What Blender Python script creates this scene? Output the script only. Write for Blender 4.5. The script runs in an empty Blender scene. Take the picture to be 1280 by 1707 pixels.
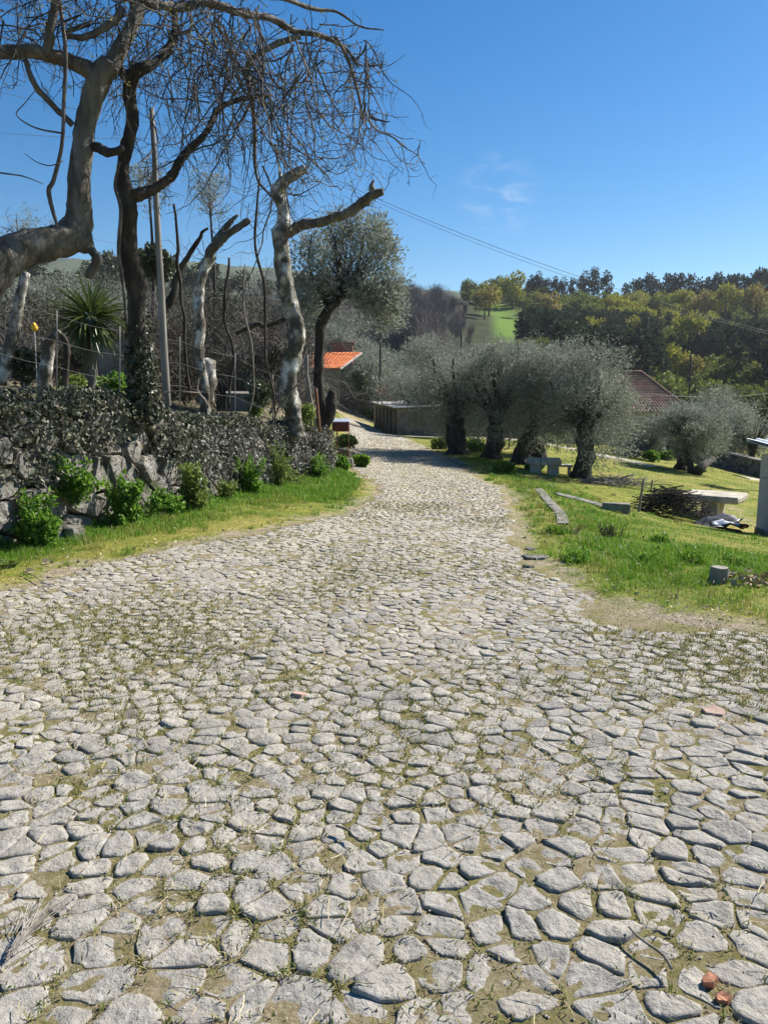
import bpy, math, random
import numpy as np
from mathutils import Vector

R_ = math.radians
rng = np.random.default_rng(11)
random.seed(11)
scene = bpy.context.scene
COL = scene.collection

# ------------------------------------------------------------------ camera, sky, sun, exposure
EYE, PITCH, FPX = 1.55, R_(9.0), 1282.0
cam = bpy.data.cameras.new('camera')
cam.sensor_fit = 'VERTICAL'; cam.sensor_height = 36.0; cam.lens = 36.0 * FPX / 1707.0
cam.clip_start = 0.05; cam.clip_end = 6000
camo = bpy.data.objects.new('camera', cam); COL.objects.link(camo)
camo.location = (0, 0, EYE); camo.rotation_euler = (R_(90) - PITCH, 0, 0)
scene.camera = camo

SUN = Vector((0.84, 0.55, 0.86)).normalized()
SUN_EL = math.asin(SUN.z); SUN_AZ = math.atan2(SUN.x, SUN.y)
world = bpy.data.worlds.new('World'); scene.world = world; world.use_nodes = True
wn, wl = world.node_tree.nodes, world.node_tree.links
wn.clear()
sky = wn.new('ShaderNodeTexSky'); sky.sky_type = 'NISHITA'; sky.sun_disc = False
sky.sun_elevation = SUN_EL; sky.sun_rotation = SUN_AZ
sky.air_density = 1.0; sky.dust_density = 0.25; sky.ozone_density = 3.0; sky.altitude = 250
bg = wn.new('ShaderNodeBackground'); bg.inputs['Strength'].default_value = 0.062
wo = wn.new('ShaderNodeOutputWorld')
# one thin wisp of cloud, fixed in the sky by direction
tc = wn.new('ShaderNodeTexCoord')
mp = wn.new('ShaderNodeMapping'); mp.inputs['Scale'].default_value = (9, 9, 24)
nz = wn.new('ShaderNodeTexNoise'); nz.inputs['Scale'].default_value = 3.0; nz.inputs['Detail'].default_value = 8; nz.inputs['Distortion'].default_value = 0.7
dp = wn.new('ShaderNodeVectorMath'); dp.operation = 'DISTANCE'
cd = Vector((190 / FPX, math.cos(PITCH) + (853.5 - 325) / FPX * math.sin(PITCH), -math.sin(PITCH) + (853.5 - 325) / FPX * math.cos(PITCH))).normalized()
dp.inputs[1].default_value = cd
mr = wn.new('ShaderNodeMapRange'); mr.inputs[1].default_value = 0.0; mr.inputs[2].default_value = 0.055; mr.inputs[3].default_value = 1.0; mr.inputs[4].default_value = 0.0
m2 = wn.new('ShaderNodeMapRange'); m2.inputs[1].default_value = 0.47; m2.inputs[2].default_value = 0.8; m2.inputs[3].default_value = 0.0; m2.inputs[4].default_value = 0.55
mm = wn.new('ShaderNodeMath'); mm.operation = 'MULTIPLY'
mix = wn.new('ShaderNodeMix'); mix.data_type = 'RGBA'; mix.inputs[7].default_value = (6.5, 7.2, 8.0, 1)
wl.new(tc.outputs['Generated'], mp.inputs[0]); wl.new(mp.outputs[0], nz.inputs['Vector'])
wl.new(tc.outputs['Generated'], dp.inputs[0]); wl.new(dp.outputs['Value'], mr.inputs[0])
wl.new(nz.outputs['Fac'], m2.inputs[0]); wl.new(mr.outputs[0], mm.inputs[0]); wl.new(m2.outputs[0], mm.inputs[1])
hs = wn.new('ShaderNodeHueSaturation'); hs.inputs['Saturation'].default_value = 1.42; wl.new(sky.outputs[0], hs.inputs['Color']); wl.new(hs.outputs[0], mix.inputs[6]); wl.new(mm.outputs[0], mix.inputs[0])
wl.new(mix.outputs[2], bg.inputs['Color']); wl.new(bg.outputs[0], wo.inputs['Surface'])

sd = bpy.data.lights.new('sun', 'SUN'); sd.energy = 5.0; sd.angle = R_(0.53); sd.color = (1.0, 0.95, 0.87)
so = bpy.data.objects.new('sun', sd); COL.objects.link(so)
so.rotation_euler = SUN.to_track_quat('Z', 'Y').to_euler(); so.location = (30, 20, 40)

vs = scene.view_settings
scene.display_settings.display_device = 'sRGB'
vs.view_transform = 'Standard'; vs.look = 'None'; vs.gamma = 1.0; vs.use_curve_mapping = False
vs.exposure = 1.02
scene.cycles.use_denoising = True
scene.cycles.max_bounces = 6; scene.cycles.transparent_max_bounces = 6
scene.cycles.sample_clamp_indirect = 6

# ------------------------------------------------------------------ helpers
def P(px, py, Y):
    """point at world distance Y that appears at photo pixel (px, py)"""
    cx, cy = (px - 640) / FPX, (853.5 - py) / FPX
    dy = math.cos(PITCH) + cy * math.sin(PITCH)
    dz = -math.sin(PITCH) + cy * math.cos(PITCH)
    return np.array([cx * Y / dy, Y, EYE + dz * Y / dy])

def rpx(r, Y):                      # radius in photo pixels at distance Y -> metres
    return r * Y / FPX

class TPS:
    def __init__(s, pts, vals, lam=1e-4):
        s.p = np.asarray(pts, float); n = len(s.p)
        K = s.k(s.p); K[np.arange(n), np.arange(n)] += lam
        A = np.zeros((n + 3, n + 3)); A[:n, :n] = K
        A[:n, n] = 1; A[:n, n + 1:] = s.p; A[n, :n] = 1; A[n + 1:, :n] = s.p.T
        s.c = np.linalg.solve(A, np.concatenate([vals, np.zeros(3)]))
    def k(s, q):
        d2 = ((q[:, None, :] - s.p[None]) ** 2).sum(-1) + 1e-12
        return 0.5 * d2 * np.log(d2)
    def __call__(s, q):
        out = np.empty(len(q)); n = len(s.p)
        for i in range(0, len(q), 20000):
            b = q[i:i + 20000]
            out[i:i + 20000] = s.k(b) @ s.c[:n] + s.c[n] + b @ s.c[n + 1:]
        return out

def warp(x, y):
    d = np.maximum(np.asarray(y, float) + 10.0, 1.5)
    return np.stack([np.asarray(x, float) / d * 1.6, np.log(d)], -1), d

GC = [(x, y, 0.0) for x in (-9, -4, 0, 4) for y in (-6, 0, 3, 5.3)] + [(9, -6, 0), (9, 0, 0), (9, 3.5, -.25), (9, 6, -.6)]
for a in [(650, 900, 8.0), (700, 850, 12), (715, 800, 19.3), (660, 755, 28), (630, 722, 48), (600, 703, 64), (580, 688, 82), (650, 681, 90),
          (100, 890, 8.3), (300, 845, 10.4), (545, 790, 18), (420, 815, 13.5),
          (1195, 965, 6.35), (1010, 990, 5.85), (940, 870, 10.3), (897, 815, 15.5), (818, 765, 27.5), (865, 772, 27), (970, 797, 25), (905, 790, 24.5),
          (1020, 808, 23), (1125, 868, 17), (1190, 856, 19.5), (1270, 890, 17), (1285, 930, 9), (1400, 900, 14),
          (850, 732, 44), (960, 745, 43), (1140, 783, 35), (1240, 795, 38), (1265, 797, 43), (1040, 748, 53), (1090, 745, 58), (1105, 742, 75),
          (1400, 830, 35), (1500, 760, 80), (1280, 722, 90), (1280, 690, 130), (1000, 695, 115), (800, 692, 100),
          (1280, 640, 165), (1280, 575, 240), (1280, 508, 330), (1450, 640, 165), (1450, 505, 330), (1000, 655, 150), (1000, 605, 195), (1000, 545, 260), (1000, 508, 330),
          (1130, 510, 330), (880, 508, 330), (880, 600, 180),
          (850, 610, 150), (850, 562, 215), (850, 528, 290), (800, 497, 400), (700, 610, 130), (700, 555, 190), (700, 515, 270), (640, 500, 330),
          (0, 650, 40), (200, 650, 40), (400, 668, 45), (0, 605, 60), (200, 605, 60), (400, 630, 60), (500, 655, 70), (0, 545, 90), (200, 545, 90), (400, 565, 100),
          (500, 605, 100), (550, 655, 88), (620, 640, 100), (0, 480, 130), (200, 485, 140), (400, 500, 170), (550, 565, 150), (620, 610, 120), (-300, 480, 130), (-300, 620, 50),
          (200, 500, 300), (550, 505, 280), (-300, 500, 300)]:
    GC.append(tuple(P(*a)))
for px in (-400, 0, 300, 640, 900, 1200, 1600):
    GC.append(tuple(P(px, 540, 700)))
GC += [(-8, 12, -.1), (-10, 20, -.1), (-12, 28, .2)]
GC = np.array(GC)
_q, _d = warp(GC[:, 0], GC[:, 1])
_tps = TPS(_q, GC[:, 2] / _d, 2e-4)
def H(x, y):
    x = np.atleast_1d(np.asarray(x, float)); y = np.atleast_1d(np.asarray(y, float))
    q, d = warp(x, y)
    return _tps(q) * d
def h1(x, y): return float(H([x], [y])[0])

def G(px, py, lo=2.0, hi=140.0):
    """point on the ground seen at photo pixel (px, py)"""
    ys = np.geomspace(lo, hi, 500)
    pts = np.array([P(px, py, y) for y in ys])
    dz = pts[:, 2] - H(pts[:, 0], pts[:, 1])
    i = np.argmax(dz < 0)
    if dz[i] >= 0: i = len(ys) - 1
    a, b = pts[max(i - 1, 0)], pts[i]
    t = 0.5
    if i > 0: t = dz[i - 1] / (dz[i - 1] - dz[i] + 1e-9)
    p = a + (b - a) * t
    p[2] = h1(p[0], p[1]); return p

def sn(x, y, f=1.0, s=0.0):          # cheap smooth noise in -1..1
    x = np.asarray(x) * f + s; y = np.asarray(y) * f - s * 1.7
    return (np.sin(x * 1.3 + 1.7 * np.sin(y * 0.9 + s)) + np.sin(y * 1.7 + 1.3 * np.sin(x * 1.1 - s)) + 0.6 * np.sin(2.9 * x + 1.1 * y + np.sin(2.3 * y))) / 2.6

class MB:
    def __init__(s): s.V, s.Q, s.T, s.n = [], [], [], 0
    def add(s, V, Q=None, T=None):
        V = np.asarray(V, float).reshape(-1, 3)
        if Q is not None and len(Q): s.Q.append(np.asarray(Q, int).reshape(-1, 4) + s.n)
        if T is not None and len(T): s.T.append(np.asarray(T, int).reshape(-1, 3) + s.n)
        s.V.append(V); s.n += len(V); return s
    def data(s):
        V = np.concatenate(s.V) if s.V else np.zeros((0, 3))
        Q = np.concatenate(s.Q) if s.Q else np.zeros((0, 4), int)
        T = np.concatenate(s.T) if s.T else np.zeros((0, 3), int)
        return V, Q, T
    def mesh(s, name, mat, off=(0, 0, 0), smooth=False):
        V, Q, T = s.data()
        return raw_mesh(name, V - np.asarray(off, float), Q, T, mat, smooth)
    def build(s, name, mat, parent=None, smooth=False, origin=None):
        off = np.zeros(3)
        if parent is not None: off = world_loc(parent)
        elif origin is not None: off = np.asarray(origin, float)
        me = s.mesh(name, mat, off if origin is None or parent is None else np.asarray(origin, float), smooth)
        o = bpy.data.objects.new(name, me); COL.objects.link(o)
        if parent is not None:
            o.parent = parent
            if origin is not None: o.location = np.asarray(origin, float) - off
        elif origin is not None: o.location = off
        return o

def world_loc(o):
    p = np.zeros(3)
    while o is not None:
        p += np.array(o.location); o = o.parent
    return p

def raw_mesh(name, V, Q, T, mat, smooth=False):
    me = bpy.data.meshes.new(name)
    nq, nt = len(Q), len(T)
    me.vertices.add(len(V)); me.vertices.foreach_set('co', np.ascontiguousarray(V, dtype=np.float32).ravel())
    me.loops.add(nq * 4 + nt * 3)
    li = np.concatenate([np.asarray(Q, np.int32).ravel(), np.asarray(T, np.int32).ravel()]).astype(np.int32)
    me.loops.foreach_set('vertex_index', li)
    me.polygons.add(nq + nt)
    st = np.concatenate([np.arange(nq) * 4, nq * 4 + np.arange(nt) * 3]).astype(np.int32)
    me.polygons.foreach_set('loop_start', st)
    try: me.polygons.foreach_set('loop_total', np.concatenate([np.full(nq, 4), np.full(nt, 3)]).astype(np.int32))
    except Exception: pass
    me.polygons.foreach_set('use_smooth', np.full(nq + nt, bool(smooth)))
    me.update(calc_edges=True)
    if isinstance(mat, (list, tuple)):
        for m in mat: me.materials.append(m)
    elif mat: me.materials.append(mat)
    return me

def tag(o, label=None, cat=None, group=None, kind=None):
    if label: o['label'] = label
    if cat: o['category'] = cat
    if group: o['group'] = group
    if kind: o['kind'] = kind
    return o

def thing(name, label, cat, loc, group=None, rz=0.0):
    o = bpy.data.objects.new(name, None); COL.objects.link(o)
    o.empty_display_size = 0.2
    o.location = tuple(float(v) for v in loc); o.rotation_euler = (0, 0, rz)
    return tag(o, label, cat, group)

def put(name, me, parent=None, loc=(0, 0, 0), rot=(0, 0, 0), sc=1.0):
    o = bpy.data.objects.new(name, me); COL.objects.link(o)
    if parent is not None: o.parent = parent
    o.location = tuple(float(v) for v in loc); o.rotation_euler = rot
    o.scale = (sc, sc, sc) if np.isscalar(sc) else sc
    return o

def copy_tree(o, loc, rz=0.0, sc=None, label=None, group=None):
    c = o.copy(); COL.objects.link(c)
    c.location = tuple(float(v) for v in loc); c.rotation_euler = (0, 0, rz)
    if sc is not None: c.scale = (sc, sc, sc) if np.isscalar(sc) else sc
    if label: c['label'] = label
    if group: c['group'] = group
    for ch in list(o.children):
        k = ch.copy(); COL.objects.link(k); k.parent = c
        for g in list(ch.children):
            j = g.copy(); COL.objects.link(j); j.parent = k
    return c

# ---- shapes
def box(mb, c, s, rz=0.0, taper=1.0, jit=0.0):
    x, y, z = np.array(s) / 2
    V = np.array([[-x, -y, -z], [x, -y, -z], [x, y, -z], [-x, y, -z], [-x * taper, -y * taper, z], [x * taper, -y * taper, z], [x * taper, y * taper, z], [-x * taper, y * taper, z]])
    if jit: V = V + rng.normal(0, jit, V.shape)
    ca, sa = math.cos(rz), math.sin(rz)
    V = np.stack([V[:, 0] * ca - V[:, 1] * sa, V[:, 0] * sa + V[:, 1] * ca, V[:, 2]], -1) + np.asarray(c, float)
    mb.add(V, [[0, 3, 2, 1], [4, 5, 6, 7], [0, 1, 5, 4], [1, 2, 6, 5], [2, 3, 7, 6], [3, 0, 4, 7]])

def hexa(mb, bot, top):
    """eight corners: four of the bottom, four of the top, same order"""
    mb.add(np.array(list(bot) + list(top), float), [[3, 2, 1, 0], [4, 5, 6, 7], [0, 1, 5, 4], [1, 2, 6, 5], [2, 3, 7, 6], [3, 0, 4, 7]])

def smooth_path(pts, n):
    """Catmull-Rom through rows (x, y, z, r), n points a span"""
    p = np.asarray(pts, float)
    p = np.concatenate([[2 * p[0] - p[1]], p, [2 * p[-1] - p[-2]]])
    out = []
    t = np.linspace(0, 1, n, endpoint=False)[:, None]
    for i in range(1, len(p) - 2):
        a, b, c, d = p[i - 1], p[i], p[i + 1], p[i + 2]
        out.append(0.5 * (2 * b + (c - a) * t + (2 * a - 5 * b + 4 * c - d) * t ** 2 + (3 * b - a - 3 * c + d) * t ** 3))
    out.append(p[-2][None]); q = np.concatenate(out)
    q[:, 3] = np.maximum(q[:, 3], 1e-3)
    return q

def tube(mb, pts, rad, k=6, lump=0.0, cap=True, seed=0.0):
    p = np.asarray(pts, float); r = np.asarray(rad, float) * np.ones(len(p)); n = len(p)
    t = np.gradient(p, axis=0); t /= np.linalg.norm(t, axis=1)[:, None] + 1e-9
    u = np.cross(t[0], [0, 0, 1.0]) if abs(t[0][2]) < 0.9 else np.cross(t[0], [0, 1.0, 0])
    u /= np.linalg.norm(u); U = np.empty_like(p)
    for i in range(n):
        u = u - t[i] * u.dot(t[i]); u /= np.linalg.norm(u) + 1e-9; U[i] = u
    W = np.cross(t, U)
    a = np.arange(k) / k * 2 * math.pi
    rr = r[:, None] * np.ones((1, k))
    if lump:
        L = np.concatenate([[0], np.cumsum(np.linalg.norm(np.diff(p, axis=0), axis=1))])
        f = 1.0 / max(r.mean(), 0.02)
        rr = rr * (1 + lump * (sn(L[:, None] * f * .55 + np.cos(a)[None] * 1.3 + seed, np.sin(a)[None] * 1.6 + L[:, None] * f * .2, 1.0, seed)
                               + .5 * sn(L[:, None] * f * 1.5 + seed * 2, 2 * a[None] + 0 * L[:, None], 1.0, seed + 3)))
    if lump >= .1 and k >= 8 and n > 6:
        kr = np.random.default_rng(int(abs(p[0, 0] * 91 + p[0, 2] * 57 + n * 13)) + k)
        rr = rr * (1 + .10 * sn(L[:, None] * f * 3.3 + seed, 3 * a[None] + L[:, None] * f * .6, 1.0, seed + 1))
        for _ in range(int(4 + L[-1] * f * .35)):
            l0, a0, am = kr.uniform(0, L[-1]), kr.uniform(0, 6.28), kr.uniform(-.22, .42)
            da = (a[None] - a0 + math.pi) % (2 * math.pi) - math.pi
            rr = rr * (1 + am * np.exp(-((L[:, None] - l0) * f / .75) ** 2 - (da / .6) ** 2))
    V = p[:, None] + rr[..., None] * (np.cos(a)[None, :, None] * U[:, None] + np.sin(a)[None, :, None] * W[:, None])
    V = V.reshape(-1, 3)
    i = np.arange(n - 1)[:, None] * k; j = np.arange(k)[None]; j2 = (j + 1) % k
    Q = np.stack([i + j, i + j2, i + k + j2, i + k + j], -1).reshape(-1, 4)
    T = None
    if cap and k > 2:
        V = np.concatenate([V, [p[0] - t[0] * r[0] * .2, p[-1] + t[-1] * r[-1] * .35]])
        c0, c1 = n * k, n * k + 1; b = (n - 1) * k
        jj = np.arange(k); jn = (jj + 1) % k
        T = np.concatenate([np.stack([np.full(k, c0), jn, jj], -1), np.stack([np.full(k, c1), b + jj, b + jn], -1)])
    mb.add(V, Q, T)

def px_path(rows, n=6, Y=None):
    """rows of (px, py, Y, r_px) -> smooth 3-D path with radii"""
    a = []
    for r in rows:
        p = P(r[0], r[1], r[2]); a.append([*p, rpx(r[3], r[2])])
    return smooth_path(a, n)

def leaves(mb, pos, dirs, length, width, fold=0.25, nrm=None):
    """diamond leaves: base at pos, along dirs"""
    n = len(pos)
    d = dirs / (np.linalg.norm(dirs, axis=1)[:, None] + 1e-9)
    a = rng.normal(size=(n, 3)) if nrm is None else nrm + rng.normal(0, .45, (n, 3))
    s = np.cross(d, a); s /= np.linalg.norm(s, axis=1)[:, None] + 1e-9
    m = np.cross(s, d)
    L = (np.asarray(length) * np.ones(n))[:, None]; Wd = (np.asarray(width) * np.ones(n))[:, None]
    V = np.stack([pos, pos + d * L * .45 + s * Wd * .5 + m * Wd * fold, pos + d * L, pos + d * L * .45 - s * Wd * .5 + m * Wd * fold], 1).reshape(-1, 3)
    mb.add(V, np.arange(n * 4).reshape(-1, 4))

def broad_leaves(mb, pos, dirs, length, width, nrm=None, fold=.2):
    """five-cornered leaves (ivy and the like)"""
    n = len(pos)
    d = dirs / (np.linalg.norm(dirs, axis=1)[:, None] + 1e-9)
    a = rng.normal(size=(n, 3)) if nrm is None else nrm + rng.normal(0, .55, (n, 3))
    s = np.cross(d, a); s /= np.linalg.norm(s, axis=1)[:, None] + 1e-9
    m = np.cross(s, d)
    L = (np.asarray(length) * np.ones(n))[:, None]; Wd = (np.asarray(width) * np.ones(n))[:, None]
    V = np.stack([pos, pos + d * L * .22 + s * Wd * .5 + m * Wd * fold, pos + d * L * .62 + s * Wd * .36 + m * Wd * fold * .6, pos + d * L - m * L * .12,
                  pos + d * L * .62 - s * Wd * .36 + m * Wd * fold * .6, pos + d * L * .22 - s * Wd * .5 + m * Wd * fold], 1).reshape(-1, 3)
    b = np.arange(n)[:, None] * 6
    mb.add(V, np.concatenate([b + np.array([[0, 1, 2, 3]]), b + np.array([[0, 3, 4, 5]])]))

def blades(mb, pos, h, w, lean=.5):
    n = len(pos); a = rng.uniform(0, 2 * math.pi, n)
    s = np.stack([np.cos(a), np.sin(a), 0 * a], -1)
    b = rng.uniform(0, 2 * math.pi, n); l = np.abs(rng.normal(0, lean, n))
    ln = np.stack([np.cos(b) * l, np.sin(b) * l, 0 * b], -1)
    h = (np.asarray(h) * np.ones(n))[:, None]; w = (np.asarray(w) * np.ones(n))[:, None]
    up = np.array([0, 0, 1.0])
    mid = pos + up * h * .55 + ln * h * .3
    tip = pos + up * h * (1 - .25 * l[:, None]) + ln * h
    V = np.stack([pos - s * w / 2, pos + s * w / 2, mid + s * w * .4, mid - s * w * .4, tip], 1).reshape(-1, 3)
    k = np.arange(n)[:, None] * 5
    mb.add(V, k + np.array([[0, 1, 2, 3]]), k + np.array([[3, 2, 4]]))

# ---- materials
def _base(name):
    m = bpy.data.materials.new(name); m.use_nodes = True
    nt = m.node_tree; b = nt.nodes['Principled BSDF']; return m, nt, b
def ramp(nt, cols):
    r = nt.nodes.new('ShaderNodeValToRGB'); e = r.color_ramp.elements
    while len(e) > 1: e.remove(e[-1])
    e[0].position = cols[0][0]; e[0].color = (*cols[0][1], 1)
    for p, c in cols[1:]:
        q = e.new(p); q.color = (*c, 1)
    return r
def noise(nt, vec, scale, detail=4, rough=.55, dist=0.0):
    n = nt.nodes.new('ShaderNodeTexNoise'); n.inputs['Scale'].default_value = scale; n.inputs['Detail'].default_value = detail
    n.inputs['Roughness'].default_value = rough; n.inputs['Distortion'].default_value = dist
    if vec is not None: nt.links.new(vec, n.inputs['Vector'])
    return n.outputs['Fac']
def mixc(nt, fac, a, b, mode='MIX'):
    m = nt.nodes.new('ShaderNodeMix'); m.data_type = 'RGBA'; m.blend_type = mode
    for s, v in ((0, fac), (6, a), (7, b)):
        if hasattr(v, 'links'): nt.links.new(v, m.inputs[s])
        elif s == 0: m.inputs[0].default_value = v
        else: m.inputs[s].default_value = (*v, 1)
    return m.outputs[2]
def mrange(nt, v, a, b, c=0.0, d=1.0):
    m = nt.nodes.new('ShaderNodeMapRange'); nt.links.new(v, m.inputs[0])
    for i, x in zip((1, 2, 3, 4), (a, b, c, d)): m.inputs[i].default_value = x
    return m.outputs[0]
def pos(nt, objspace=True):
    if objspace: return nt.nodes.new('ShaderNodeTexCoord').outputs['Object']
    return nt.nodes.new('ShaderNodeNewGeometry').outputs['Position']
def island(nt): return nt.nodes.new('ShaderNodeNewGeometry').outputs['Random Per Island']
def objrand(nt): return nt.nodes.new('ShaderNodeObjectInfo').outputs['Random']
def bump(nt, b, h, strength, dist):
    n = nt.nodes.new('ShaderNodeBump'); n.inputs['Strength'].default_value = strength; n.inputs['Distance'].default_value = dist
    nt.links.new(h, n.inputs['Height']); nt.links.new(n.outputs[0], b.inputs['Normal'])

def mat(name, cols, scale=4, detail=5, rough=.8, bstr=.5, bscale=None, bdist=.02, spots=None, var=0.0, world_space=True, spec=.3, stretch=None, metal=0.0):
    m, nt, b = _base(name); v = pos(nt, not world_space)
    if stretch:
        mpn = nt.nodes.new('ShaderNodeMapping'); mpn.inputs['Scale'].default_value = stretch; nt.links.new(v, mpn.inputs[0]); v = mpn.outputs[0]
    c = ramp(nt, cols); nt.links.new(noise(nt, v, scale, detail, .6), c.inputs[0]); c = c.outputs[0]
    if spots:                        # (colour, scale, lo, hi)
        for col, sc, lo, hi in spots:
            c = mixc(nt, mrange(nt, noise(nt, v, sc, 4, .6, .3), lo, hi), c, col)
    if var:
        f = mrange(nt, island(nt), 0, 1, 1 - var, 1 + var)
        mu = nt.nodes.new('ShaderNodeVectorMath'); mu.operation = 'SCALE'; nt.links.new(c, mu.inputs[0]); nt.links.new(f, mu.inputs['Scale']); c = mu.outputs[0]
    nt.links.new(c, b.inputs['Base Color']); b.inputs['Roughness'].default_value = rough
    b.inputs['Specular IOR Level'].default_value = spec; b.inputs['Metallic'].default_value = metal
    if bstr: bump(nt, b, noise(nt, v, bscale or scale * 6, 6, .65), bstr, bdist)
    return m

def leafmat(name, cols, trans=.3, rough=.5, spec=.35, back=None):
    m, nt, b = _base(name)
    r = ramp(nt, cols); nt.links.new(island(nt), r.inputs[0]); c = r.outputs[0]
    if back is not None:
        g = nt.nodes.new('ShaderNodeNewGeometry'); c = mixc(nt, g.outputs['Backfacing'], c, back)
    nt.links.new(c, b.inputs['Base Color']); b.inputs['Roughness'].default_value = rough; b.inputs['Specular IOR Level'].default_value = spec
    if trans:
        t = nt.nodes.new('ShaderNodeBsdfTranslucent'); nt.links.new(c, t.inputs['Color'])
        ms = nt.nodes.new('ShaderNodeMixShader'); ms.inputs[0].default_value = trans
        nt.links.new(b.outputs[0], ms.inputs[1]); nt.links.new(t.outputs[0], ms.inputs[2])
        nt.links.new(ms.outputs[0], nt.nodes['Material Output'].inputs['Surface'])
    return m

M = {}
def stone_mat(name, warm_spread=True):
    m, nt, b = _base(name); v = pos(nt, False)
    n1 = noise(nt, v, 9, 6, .65); n2 = noise(nt, v, 55, 6, .7); n3 = noise(nt, v, .55, 3)
    g = ramp(nt, [(.25, (.205, .193, .172)), (.5, (.325, .308, .275)), (.75, (.44, .42, .38))]); nt.links.new(n1, g.inputs[0])
    w = ramp(nt, [(.25, (.27, .24, .195)), (.5, (.385, .35, .295)), (.75, (.49, .46, .40))]); nt.links.new(n1, w.inputs[0])
    att = nt.nodes.new('ShaderNodeSeparateXYZ'); nt.links.new(v, att.inputs[0])
    ad = nt.nodes.new('ShaderNodeMath'); ad.operation = 'MULTIPLY_ADD'; nt.links.new(att.outputs[0], ad.inputs[0]); ad.inputs[1].default_value = -.12; nt.links.new(n3, ad.inputs[2])
    fy = mrange(nt, att.outputs[1], 1.8, 4.0)
    iso = nt.nodes.new('ShaderNodeMath'); iso.operation = 'MULTIPLY_ADD'; nt.links.new(island(nt), iso.inputs[0]); iso.inputs[1].default_value = .25; nt.links.new(ad.outputs[0], iso.inputs[2])
    fw = mrange(nt, iso.outputs[0], .55, .85)
    mu = nt.nodes.new('ShaderNodeMath'); mu.operation = 'MULTIPLY'; nt.links.new(fw, mu.inputs[0]); nt.links.new(fy, mu.inputs[1])
    mx = nt.nodes.new('ShaderNodeMath'); mx.operation = 'MAXIMUM'; nt.links.new(mu.outputs[0], mx.inputs[0]); nt.links.new(mrange(nt, att.outputs[1], 6, 13, 0, .8), mx.inputs[1]); mu = mx
    c = mixc(nt, mu.outputs[0], g.outputs[0], w.outputs[0])
    # per-stone tone, fine grain, pale lichen, dark pits
    f = mrange(nt, island(nt), 0, 1, .64, 1.26)
    sc = nt.nodes.new('ShaderNodeVectorMath'); sc.operation = 'SCALE'; nt.links.new(c, sc.inputs[0]); nt.links.new(f, sc.inputs['Scale']); c = sc.outputs[0]
    c = mixc(nt, mrange(nt, n2, .35, .68, .55, 0), c, (.12, .115, .11))
    c = mixc(nt, mrange(nt, noise(nt, v, 24, 5, .7), .58, .72, 0, .7), c, (.52, .51, .48))
    c = mixc(nt, mrange(nt, noise(nt, v, 5, 4, .6), .60, .75, 0, .55), c, (.22, .19, .11)); c = mixc(nt, mrange(nt, noise(nt, v, 3.1, 6, .75, 1.2), .56, .70, 0, .5), c, (.13, .125, .12))
    du = nt.nodes.new('ShaderNodeMath'); du.operation = 'ADD'; nt.links.new(mrange(nt, noise(nt, v, 1.6, 6, .7, .5), .45, .68, 0, .45), du.inputs[0]); nt.links.new(mrange(nt, att.outputs[1], 2, 9, .08, .36), du.inputs[1])
    tk = nt.nodes.new('ShaderNodeAttribute'); tk.attribute_name = 'track'
    dt = nt.nodes.new('ShaderNodeMath'); dt.operation = 'MULTIPLY_ADD'; nt.links.new(tk.outputs['Fac'], dt.inputs[0]); dt.inputs[1].default_value = .42; nt.links.new(du.outputs[0], dt.inputs[2]); du = dt
    c = mixc(nt, du.outputs[0], c, (.42, .38, .305))
    nt.links.new(c, b.inputs['Base Color']); b.inputs['Roughness'].default_value = .85; b.inputs['Specular IOR Level'].default_value = .25
    hh = nt.nodes.new('ShaderNodeMath'); hh.operation = 'MULTIPLY_ADD'; nt.links.new(n2, hh.inputs[0]); hh.inputs[1].default_value = .45
    nt.links.new(noise(nt, v, 17, 5, .65), hh.inputs[2])
    bump(nt, b, hh.outputs[0], .9, .022)
    return m
M['cobble'] = stone_mat('granite_cobbles')

def bed_mat():
    m, nt, b = _base('mossy_joint_dirt'); v = pos(nt, False)
    d = ramp(nt, [(.3, (.17, .135, .085)), (.5, (.32, .26, .17)), (.7, (.45, .39, .28))]); nt.links.new(noise(nt, v, 30, 6, .7), d.inputs[0])
    g = ramp(nt, [(.3, (.10, .105, .025)), (.6, (.21, .19, .06)), (.8, (.30, .25, .11))]); nt.links.new(noise(nt, v, 40, 5, .7), g.inputs[0])
    f = mrange(nt, noise(nt, v, 2.6, 6, .7), .42, .6, .1, .85)
    c = mixc(nt, f, d.outputs[0], g.outputs[0])
    nt.links.new(c, b.inputs['Base Color']); b.inputs['Roughness'].default_value = .95; b.inputs['Specular IOR Level'].default_value = .1
    bump(nt, b, noise(nt, v, 70, 6, .75), 1.0, .02)
    return m
M['bed'] = bed_mat()

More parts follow.
